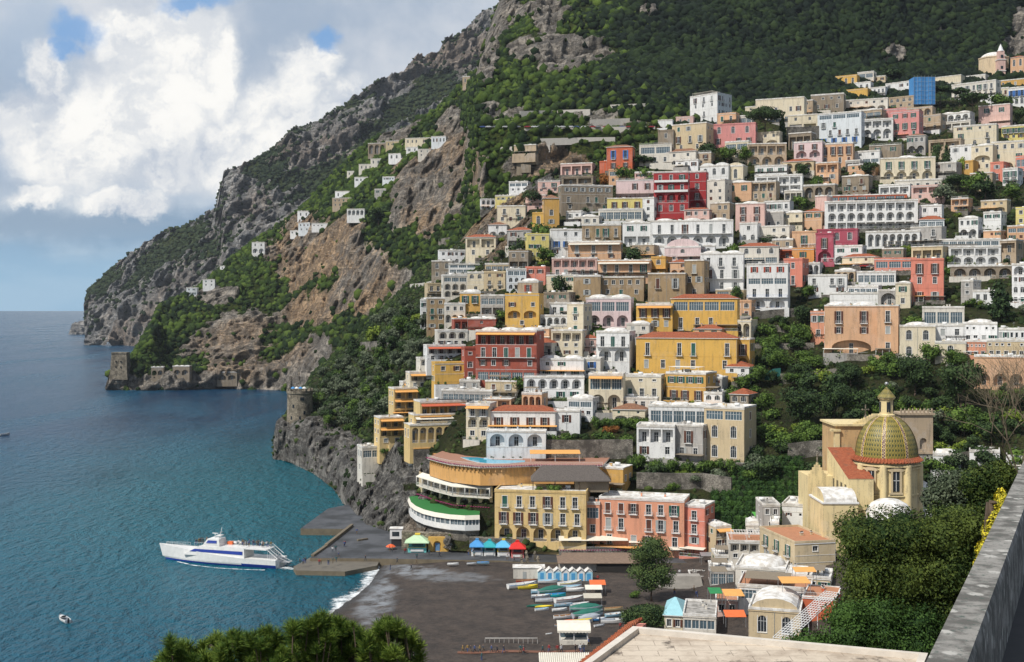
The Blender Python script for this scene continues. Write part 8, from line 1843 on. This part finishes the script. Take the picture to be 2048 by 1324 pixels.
V_(372, 835, 500, 930, 'grey', 'v3', 'grey shop building with brown reed shade left of the bulging dome roof', 'q', Y=318, ang=4, D=9, below=3)
V_(520, 930, 905, 1010, 'white', 'v4', 'white terraced house with a lattice fence and orange shades', 'q', Y=284, ang=-4, D=14, below=4, roofc=TT)
V_(575, 1052, 850, 1200, 'sand', 'a2', 'ochre house with two arched openings under a white vaulted roof', 'v', Y=262, ang=-4, D=13, below=4, name='house', small=False)
V_(228, 1082, 402, 1162, 'pale', 'v4', 'glass walled house with a flat grey roof behind the big white roof', 'g', Y=272, ang=-2, D=14, below=3)
V_(128, 1075, 226, 1165, 'cream', 'w2', 'cream gabled hut with a pale turquoise roof right of the round pine', 't', Y=274, ang=-4, D=13, below=3)
for o in bpy.data.objects:
    if o.get('label', '').startswith('cream gabled hut'):
        for c in o.children:
            if c.name.startswith('roof'): c.data = c.data.copy(); c.data.materials[0] = simple('pale_turquoise_sheet', (.30, .55, .60), .7)
V_(1552, 228, 1700, 320, 'white', 'w3', 'white house with a pyramid roof right of the bell tower', 'd', ang=0, D=9, below=8)
V_(1745, 210, 1905, 300, 'snow', 'n/w3', 'white rooftop building with a row of water tanks at the right', 'f', ang=0, D=9, below=8)
V_(1940, 238, 2045, 300, 'snow', 'w2', 'small white rooftop room at the right edge above the parapet', 'f', ang=0, D=9, below=8)
def sheet_canopy(px, py, w, d, h, z, m, label, slope=.5, rz=0.0): return canopy(px, py, w, d, h, m, label, slope, STEEL, z, 'awning', rz)
sheet_canopy(1593, 1185, 6.5, 4.5, 2.6, 12.5, AWN, 'large orange reed awning over the lattice fenced terrace'); sheet_canopy(1612, 1160, 5, 3, 2.4, 13.5, AWN, 'pale orange awning below the ochre terrace house'); sheet_canopy(1470, 1215, 4.6, 5, 3.2, 6, AWN, 'orange reed shade between the glass house and the vaulted house')
sheet_canopy(1472, 1252, 4.6, 3, 2.8, 6.5, ORF, 'vivid orange-red canvas awning beside the vaulted ochre house', .8); sheet_canopy(1433, 1208, 3.0, 4, 3.0, 6, simple('green_canvas', (.02, .22, .07), .8), 'green canvas awning above the glass walled house'); sheet_canopy(1519, 1050, 2.6, 5, 3.0, 13, simple('lime_sheet', (.08, .34, .05), .8), 'lime green awning roof in front of the grey shuttered house')
sheet_canopy(1440, 1160, 4, 4, 2.6, 8, AWNB, 'brown reed awning over the shop street'); sheet_canopy(1358, 1118, 5.5, 3.0, 3.2, 2.2, AWNW, 'cream entrance awning at the right end of the salmon hotel'); sheet_canopy(1420, 1128, 5, 3, 2.8, 3, STEEL, 'grey metal awning over the shops right of the salmon hotel')
# white lattice pergola and stairs
p = at(1546, 1274, 236); q = at(1650, 1182, 262); r = empty('lattice_pergola', p); d = q - p; g = MB(); L = Vector((d.x, d.y, 0)).length; u_ = Vector((d.x, d.y, 0)) / L; s_ = Vector((u_.y, -u_.x, 0)) * 3.4
for i in range(24):
    t = i / 23; c_ = d * t; g.tube(tuple(c_), tuple(c_ + s_), .07, FRAME, 4)
    if i % 4 == 0: g.tube(tuple(c_), (c_.x, c_.y, c_.z - 3), .08, FRAME, 4); g.tube(tuple(c_ + s_), (c_.x + s_.x, c_.y + s_.y, c_.z - 3), .08, FRAME, 4)
for k in range(7): o_ = s_ * (k / 6); g.tube(tuple(o_), tuple(d + o_), .07, FRAME, 4)
g.build('lattice', r); tag(r, 'long white metal lattice pergola climbing beside the ochre vaulted house', 'pergola')
# pines by the beach
def pine_crown(name, px, py, lob, label, n, Y=None):
    p = at_g(px, py) if Y is None else at(px, py, Y); k = p.y / F; L_ = [(x * k, y_ * k, z * k, rx * k, ry * k, rz_ * k) for x, y_, z, rx, ry, rz_ in lob]
    r = empty(name, p); o = leafcloud(L_, n, .22, LEAFO if 'olive' in name else PINEM, seed=int(px), solid=.7); o.parent = r; t = trunk_mesh(min(l[2] for l in L_), .35, [(l[0], l[1], l[2]) for l in L_[:5]], int(px)); t.parent = r
    return tag(r, label, 'tree')
PINEM = m_leaf('pine_needles', (.020, .045, .016), (.085, .125, .035))
pine_crown('pine_tree', 1302, 1203, [(0, 0, 105, 38, 30, 18), (-18, 0, 92, 26, 24, 16), (20, 0, 95, 24, 24, 16), (5, 0, 118, 24, 22, 12), (-25, 0, 60, 24, 24, 16), (22, -5, 62, 26, 24, 18), (0, -8, 48, 32, 26, 20), (-8, 0, 32, 22, 20, 12), (28, 0, 42, 18, 18, 12), (-5, 5, 75, 26, 22, 14)], 'tall two-tiered pine in the square beside the beach', 9000)
pine_crown('pine_tree', 1290, 1262, [(0, 0, 34, 42, 34, 18), (-28, 0, 28, 22, 22, 14), (28, 0, 30, 22, 22, 14), (0, -10, 44, 30, 24, 12), (14, -14, 24, 26, 20, 12), (-12, -12, 22, 24, 20, 10)], 'low round pine in front of the shops and boats', 7000)
plant('b', at_g(1592 - 320, 1196), 3, 'small round bush on the dark square left of the steps', 'shrub', var=1)

# ---------------------------------------------------------------- foreground
# parapet of the viewpoint road
dr = Vector((.488, 1, 0)).normalized(); nr_ = Vector((dr.y, -dr.x, 0)); hgt = 4.0
a0 = at_z(1852, 1324, CH - hgt); a0 = a0 - dr * 6; a1 = a0 + dr * 75; wd = .42
def m_lichen():
    m, n = newmat('lichen_stone'); z = n.noise(n.geo, 2.2, 6, .6); f = n.noise(n.geo, 9, 5, .7); vo = n.n('ShaderNodeTexVoronoi'); n.put(vo.inputs['Vector'], n.geo); vo.inputs['Scale'].default_value = 2.6
    c = n.mix(n.ramp(z, .4, .6), (.10, .095, .085), (.25, .24, .22)); c = n.mix(n.ramp(n.m('ADD', vo.outputs['Distance'], n.m('MULTIPLY', f, .4)), .52, .38), c, (.40, .39, .36)); c = n.mix(n.ramp(f, .52, .68), c, (.06, .085, .07))
    n.put(n.p.inputs['Base Color'], c); n.p.inputs['Roughness'].default_value = .95; bumpn(n, f, .6, .03); return m
LICH = m_lichen(); g = MB(); zt = CH - hgt
def P2(v, z): return (v.x, v.y, z)
N_ = 40
for i in range(N_):
    p, q = a0 + (a1 - a0) * (i / N_), a0 + (a1 - a0) * ((i + 1) / N_)
    for (u0, z0, u1, z1) in ((0, zt - .0, wd, zt), (-.03, zt - .10, 0, zt), (-.03, zt - 6, -.03, zt - .1), (wd, zt, wd + .03, zt - .1), (wd + .03, zt - .1, wd + .05, zt - 1.3)):
        g.face([P2(p + nr_ * u0, z0), P2(q + nr_ * u0, z0), P2(q + nr_ * u1, z1), P2(p + nr_ * u1, z1)][::-1] if False else [P2(p + nr_ * u1, z1), P2(q + nr_ * u1, z1), P2(q + nr_ * u0, z0), P2(p + nr_ * u0, z0)], LICH)
o = g.build('parapet_wall'); tag(o, 'long lichen spotted stone parapet running down the right foreground', 'parapet')
rd = MB(); e0, e1 = a0 + nr_ * (wd + .05), a1 + nr_ * (wd + .05); rd.prism([(e0.x, e0.y), (e0.x + 9, e0.y), (e1.x + 9, e1.y), (e1.x, e1.y)], zt - 12, zt - 1.25, simple('asphalt', (.05, .05, .052), .9, .3, 3)); tag(rd.build('road'), kind='structure')
# white roof terrace at the bottom
zr2 = 59.5; A = at_z(1266, 1252, zr2); B_ = at_z(1856, 1306, zr2); Cn = at_z(1150, 1336, zr2); Bn = B_ + (Cn - A) * 1.6; Cn = A + (Cn - A) * 1.6
r = empty('building', Vector((A.x, A.y, 40))); g = MB(); q = [A, B_, Bn, Cn]; ctr = (A + B_ + Bn + Cn) / 4
def m_oldroof():
    m, n = newmat('weathered_roof_terrace'); z = n.noise(n.geo, .5, 7, .7); f = n.noise(n.geo, 6, 5, .7); c = n.mix(n.ramp(z, .4, .65), (.58, .50, .40), (.38, .31, .24)); c = n.mix(n.ramp(n.noise(n.geo, .42, 6, .65), .56, .64, 0, .85), c, (.07, .055, .045)); br = n.n('ShaderNodeTexBrick'); n.put(br.inputs['Vector'], n.geo); br.inputs['Scale'].default_value = .28; br.inputs['Mortar Size'].default_value = .006; c = n.mix(n.m('MULTIPLY', br.outputs['Fac'], .6), c, (.16, .12, .09)); c = n.mix(n.ramp(f, .5, .8, 0, .4), c, (.3, .24, .18))
    n.put(n.p.inputs['Base Color'], c); n.p.inputs['Roughness'].default_value = .95; return m
OLDR = m_oldroof(); loc = lambda v, z: (v.x - A.x, v.y - A.y, z - 40)
g.face([loc(v, zr2 - .28) for v in (A, Cn, Bn, B_)], OLDR)
qi = [v + (ctr - v).normalized() * .5 for v in q]
PARA = simple('bleached_parapet', (.62, .57, .50), .9, .3, 1.2, bump=.4)
for i in range(4):
    j = (i + 1) % 4; g.face([loc(q[i], zr2), loc(q[j], zr2), loc(qi[j], zr2), loc(qi[i], zr2)], PARA); g.face([loc(qi[i], zr2), loc(qi[j], zr2), loc(qi[j], zr2 - .3), loc(qi[i], zr2 - .3)], PARA); g.face([loc(q[j], zr2), loc(q[i], zr2), loc(q[i], zr2 - .45), loc(q[j], zr2 - .45)], PARA)
g.build('roof', r); g = MB()
for i in range(4): j = (i + 1) % 4; g.face([loc(q[i], zr2 - .45), loc(q[j], zr2 - .45), loc(q[j], 38), loc(q[i], 38)], wall('cream'))
g.build('wall', r); tag(r, 'large flat whitewashed roof with dark stains and a low parapet in the foreground', 'building')
g = MB(); e = at_z(1180, 1318, 52); 
for i in range(16): g.tube((e.x + i * .32, e.y + i * .75, 52 - .15 + i * .0), (e.x + i * .32 - 1.1, e.y + i * .75 + .1, 51.4), .16, TILE, 6)
g.prism([(e.x, e.y), (e.x + 5.2, e.y + 12), (e.x + 4, e.y + 12.2), (e.x - 1.2, e.y + .2)], 40, 51.3, wall('coral')); tag(g.build('tiled_wall_top'), 'row of red roof tiles on a wall left of the big white roof', 'tiled wall')
g = MB(); p = at_z(1132, 1322, 30); 
for i in range(26): g.tube((p.x - 3.4 + i * .27, p.y - 4, 30), (p.x - 3.4 + i * .27, p.y + 2.2, 30.4), .13, AWNW, 5)
for x in (-3, 3): g.tube((p.x + x, p.y + 2, 20), (p.x + x, p.y + 2, 30.2), .1, BARK, 5)
tag(g.build('reed_shade'), 'pale cane shade roof at the bottom edge left of the red tiles', 'cane roof')
# clipped hedge tree
def big_foliage(name, base, lob, n, leaf, mat, label, cat, solid=.86, trunk=True):
    r = empty(name, base); o = leafcloud(lob, n, leaf, mat, seed=len(label), solid=solid); o.parent = r; o.name = 'foliage'
    if trunk: t = trunk_mesh(lob[0][2], .14, [(l[0], l[1], l[2]) for l in lob[:4]], 3); t.parent = r
    return tag(r, label, cat)
HEDM = m_leaf('hedge_leaves', (.014, .034, .007), (.085, .115, .020)); HEDG = m_leaf('glossy_leaves', (.012, .035, .008), (.06, .12, .022))
Yh = 64.0; k = Yh / F; hb = at(1830, 1330, Yh)
lob = [((x - 1830) * k, y_, (1330 - y) * k, rx * k, 2.0, ry * k) for x, y, rx, ry, y_ in [(1740, 1080, 68, 55, 0), (1810, 1075, 70, 60, .3), (1880, 1075, 70, 58, .2), (1930, 1060, 60, 50, .8), (1735, 1140, 62, 60, 0), (1740, 1210, 62, 60, 0), (1810, 1150, 80, 70, -.3), (1890, 1150, 80, 75, 0), (1800, 1220, 80, 70, 0), (1870, 1225, 80, 70, 0), (1780, 1265, 90, 40, .2), (1870, 1280, 80, 40, 0), (1710, 1065, 36, 36, 0), (1925, 1130, 60, 80, 1)]]
big_foliage('hedge', hb, lob, 60000, .075, HEDM, 'big dense clipped hedge tree filling the lower right foreground', 'hedge')
hb = at(1690, 1340, 61); k = 61 / F; lob = [((x - 1690) * k, y_, (1340 - y) * k, rx * k, .9, ry * k) for x, y, rx, ry, y_ in [(1620, 1290, 55, 28, 0), (1700, 1272, 60, 36, 0), (1770, 1280, 60, 40, .2), (1830, 1300, 60, 40, 0), (1590, 1300, 40, 18, 0), (1700, 1235, 50, 30, .4), (1770, 1240, 60, 40, .6), (1840, 1260, 60, 40, .6), (1700, 1300, 90, 24, 0), (1800, 1310, 90, 24, 0)]]
big_foliage('shrub', hb, lob, 22000, .07, HEDG, 'glossy green shrub spreading below the clipped hedge tree', 'shrub', trunk=False)
hb = at(1905, 1100, 80); k = 80 / F; lob = [((x - 1905) * k, y_, (1100 - y) * k, rx * k, 1.2, ry * k) for x, y, rx, ry, y_ in [(1895, 975, 40, 34, 0), (1930, 985, 36, 40, .4), (1870, 995, 26, 26, 0), (1905, 1010, 50, 34, 0)]]
big_foliage('olive_tree', hb, lob, 9000, .1, LEAFO, 'silvery olive tree behind the clipped hedge, left of the parapet', 'tree', .6)
hb = at(1985, 1060, 70); k = 70 / F; lob = [((x - 1985) * k, y_, (1060 - y) * k, rx * k, 1.0, ry * k) for x, y, rx, ry, y_ in [(1955, 970, 32, 34, 0), (1990, 960, 34, 34, .2), (1975, 1000, 40, 30, 0), (2010, 950, 22, 26, .3)]]
big_foliage('shrub', hb, lob, 10000, .08, HEDM, 'olive-brown leafed shrub at the upper end of the parapet', 'shrub')
YF = m_leaf('yellow_broom', (.06, .11, .02), (.66, .55, .04)); hb = at(1985, 1130, 28); k = 28 / F; lob = [((x - 1985) * k, 0, (1130 - y) * k, rx * k, .3, ry * k) for x, y, rx, ry in [(2002, 1005, 10, 26), (1990, 1038, 14, 22), (1976, 1066, 10, 26), (1966, 1102, 12, 20), (1958, 1135, 8, 22)]]
big_foliage('broom_shrub', hb, lob, 3200, .03, YF, 'bright yellow flowering shrub along the outer side of the parapet', 'shrub', .5)
# bare tree at the right
def bare_tree(base, h, label):
    r = empty('bare_tree', base); g = MB(); rb = random.Random(4)
    def br(p, d, L, rad, dep):
        if dep == 0: return
        q = p + d * L; g.tube(p, q, rad, BARKL, 5 if rad > .03 else 3, rad * .7, cap=False)
        for _ in range(3 if dep > 2 else 3):
            nd = (d + Vector((rb.uniform(-.75, .75), rb.uniform(-.6, .6), rb.uniform(-.25, .6)))).normalized(); br(q, nd, L * rb.uniform(.62, .82), rad * .62, dep - 1)
    for a in range(4): br(Vector((0, 0, -1)), Vector((rb.uniform(-.9, .3), rb.uniform(-.3, .3), 1)).normalized(), h * .28, .075, 6)
    o = g.build('branches', r); return tag(r, label, 'tree')
BARKL = simple('pale_bark', (.15, .12, .08), .9, .3, 2); bare_tree(at(2040, 935, 92), 11, 'bare branched tree with pale twigs at the right edge'); bare_tree(at(2085, 900, 84), 10, 'second leafless tree cut off by the right edge')
# umbrella of pine tufts at the lower left
def tuft_mesh(seed, n=170):
    rs_ = np.random.RandomState(seed); d = rs_.normal(size=(n, 3)); d[:, 2] = np.abs(d[:, 2]) + .15; d /= np.linalg.norm(d, axis=1)[:, None]; L = .21 * (.7 + .5 * rs_.rand(n))[:, None]
    s = np.cross(d, rs_.normal(size=(n, 3))); s /= np.linalg.norm(s, axis=1)[:, None]; b = np.array([[0, 0, -.05]]) * rs_.rand(n, 1) * 4
    return np.stack([b - s * .005, b + s * .005, b + d * L + s * .004, b + d * L - s * .004], 1).reshape(-1, 3)
NEED = m_leaf('long_pine_needles', (.03, .075, .010), (.24, .32, .05)); Yp = 34.0; k = Yp / F; pb = at(600, 1400, Yp); r = empty('pine_tree', pb)
T = [tuft_mesh(i) for i in range(4)]; Vs = []; rs_ = random.Random(9); g = MB(); top = [(315, 1310), (345, 1297), (380, 1300), (420, 1285), (460, 1268), (500, 1250), (545, 1262), (590, 1246), (630, 1232), (655, 1228), (700, 1240), (740, 1250), (775, 1238), (800, 1246), (825, 1265), (840, 1290)]
cnt = 0
ends = [(rs_.uniform(322, 834), rs_.random()) for _ in range(170)]
for i in range(900):
    ex_, et = ends[i % 170]; x = ex_ + rs_.gauss(0, 9); ty = np.interp(x, [q[0] for q in top], [q[1] for q in top]) - 6 + 16 * math.sin(ex_ * 1.9); y = ty + 16 + et ** 1.2 * (1360 - ty) + rs_.gauss(0, 8); dy = (ex_ * 7.3 % 2.6) - 1.2 + rs_.uniform(-.2, .2)
    q = at(x, y, Yp + dy) - pb; sc_ = rs_.uniform(.75, 1.35); a = rs_.uniform(0, 6.3); M = np.array([[math.cos(a), -math.sin(a), 0], [math.sin(a), math.cos(a), 0], [0, 0, 1]]); Vs.append((T[i % 4] @ M.T) * sc_ + np.array(q[:]))
    if i % 3 == 0: g.tube(tuple(q), tuple(q + Vector((rs_.uniform(-.2, .2), rs_.uniform(-.1, .3), -rs_.uniform(.5, .9)))), .02, BARK, 4)
V = np.concatenate(Vs); fast_mesh('needles', V, np.arange(len(V)).reshape(-1, 4), [NEED], r, 4)
for x in (420, 520, 620, 700, 790): g.tube(tuple(at(x, 1290, Yp + .5) - pb), (0, .5, -1.5), .05, BARK, 5, .14)
g.tube((0, .5, -1.3), (0, .5, -9), .2, BARK, 8); g.build('branches', r)
lob = [(((x - 600) * k), .7, (1400 - y) * k, 50 * k, .5, 34 * k) for x, y in [(400, 1345), (470, 1325), (540, 1310), (600, 1300), (660, 1290), (720, 1300), (785, 1300), (640, 1340), (740, 1340), (560, 1350)]]
lob = [(a, b + .6, c - .5, d * .9, e, f * .7) for a, b, c, d, e, f in lob]; o = leafcloud(lob, 5000, .05, LEAFD, seed=3, solid=.7); o.parent = r; o.name = 'inner_foliage'; tag(r, 'green pine with long needle tufts at the bottom left foreground', 'tree')
# more roofs of the lower village
V_(690, 590, 735, 700, 'pale', 'w1/w1', 'slim pale house between the grey shuttered house and the ochre terrace house', 'd', Y=330, ang=0, D=8, below=4)
V_(400, 765, 505, 840, 'cream', 'v2/w2', 'cream shop house below the narrow ochre shop house', 'q', Y=334, ang=8, D=9, below=3)
V_(770, 862, 900, 920, 'white', 'w3', 'white house with a railed roof right of the bulging dome roof', 'n', Y=296, ang=-4, D=10, below=4)
V_(880, 880, 1010, 960, 'sand', 'w2', 'sand coloured house half hidden behind the clipped hedge', 'q', Y=290, ang=-4, D=10, below=6)
V_(400, 1000, 520, 1080, 'rose', 'w2', 'rose coloured house with a roof garden left of the white lattice terrace', 'n', Y=288, ang=0, D=9, below=4, roofc=TT)
V_(860, 985, 1040, 1100, 'terra', 'n', 'terracotta paved terrace building behind the white lattice pergola', 'n', Y=268, ang=-6, D=12, below=6, roofc=TT)
V_(270, 880, 372, 960, 'grey', 'v2', 'small grey shop with a flat roof beside the dark steps', 'g', Y=330, ang=6, D=8, below=3)
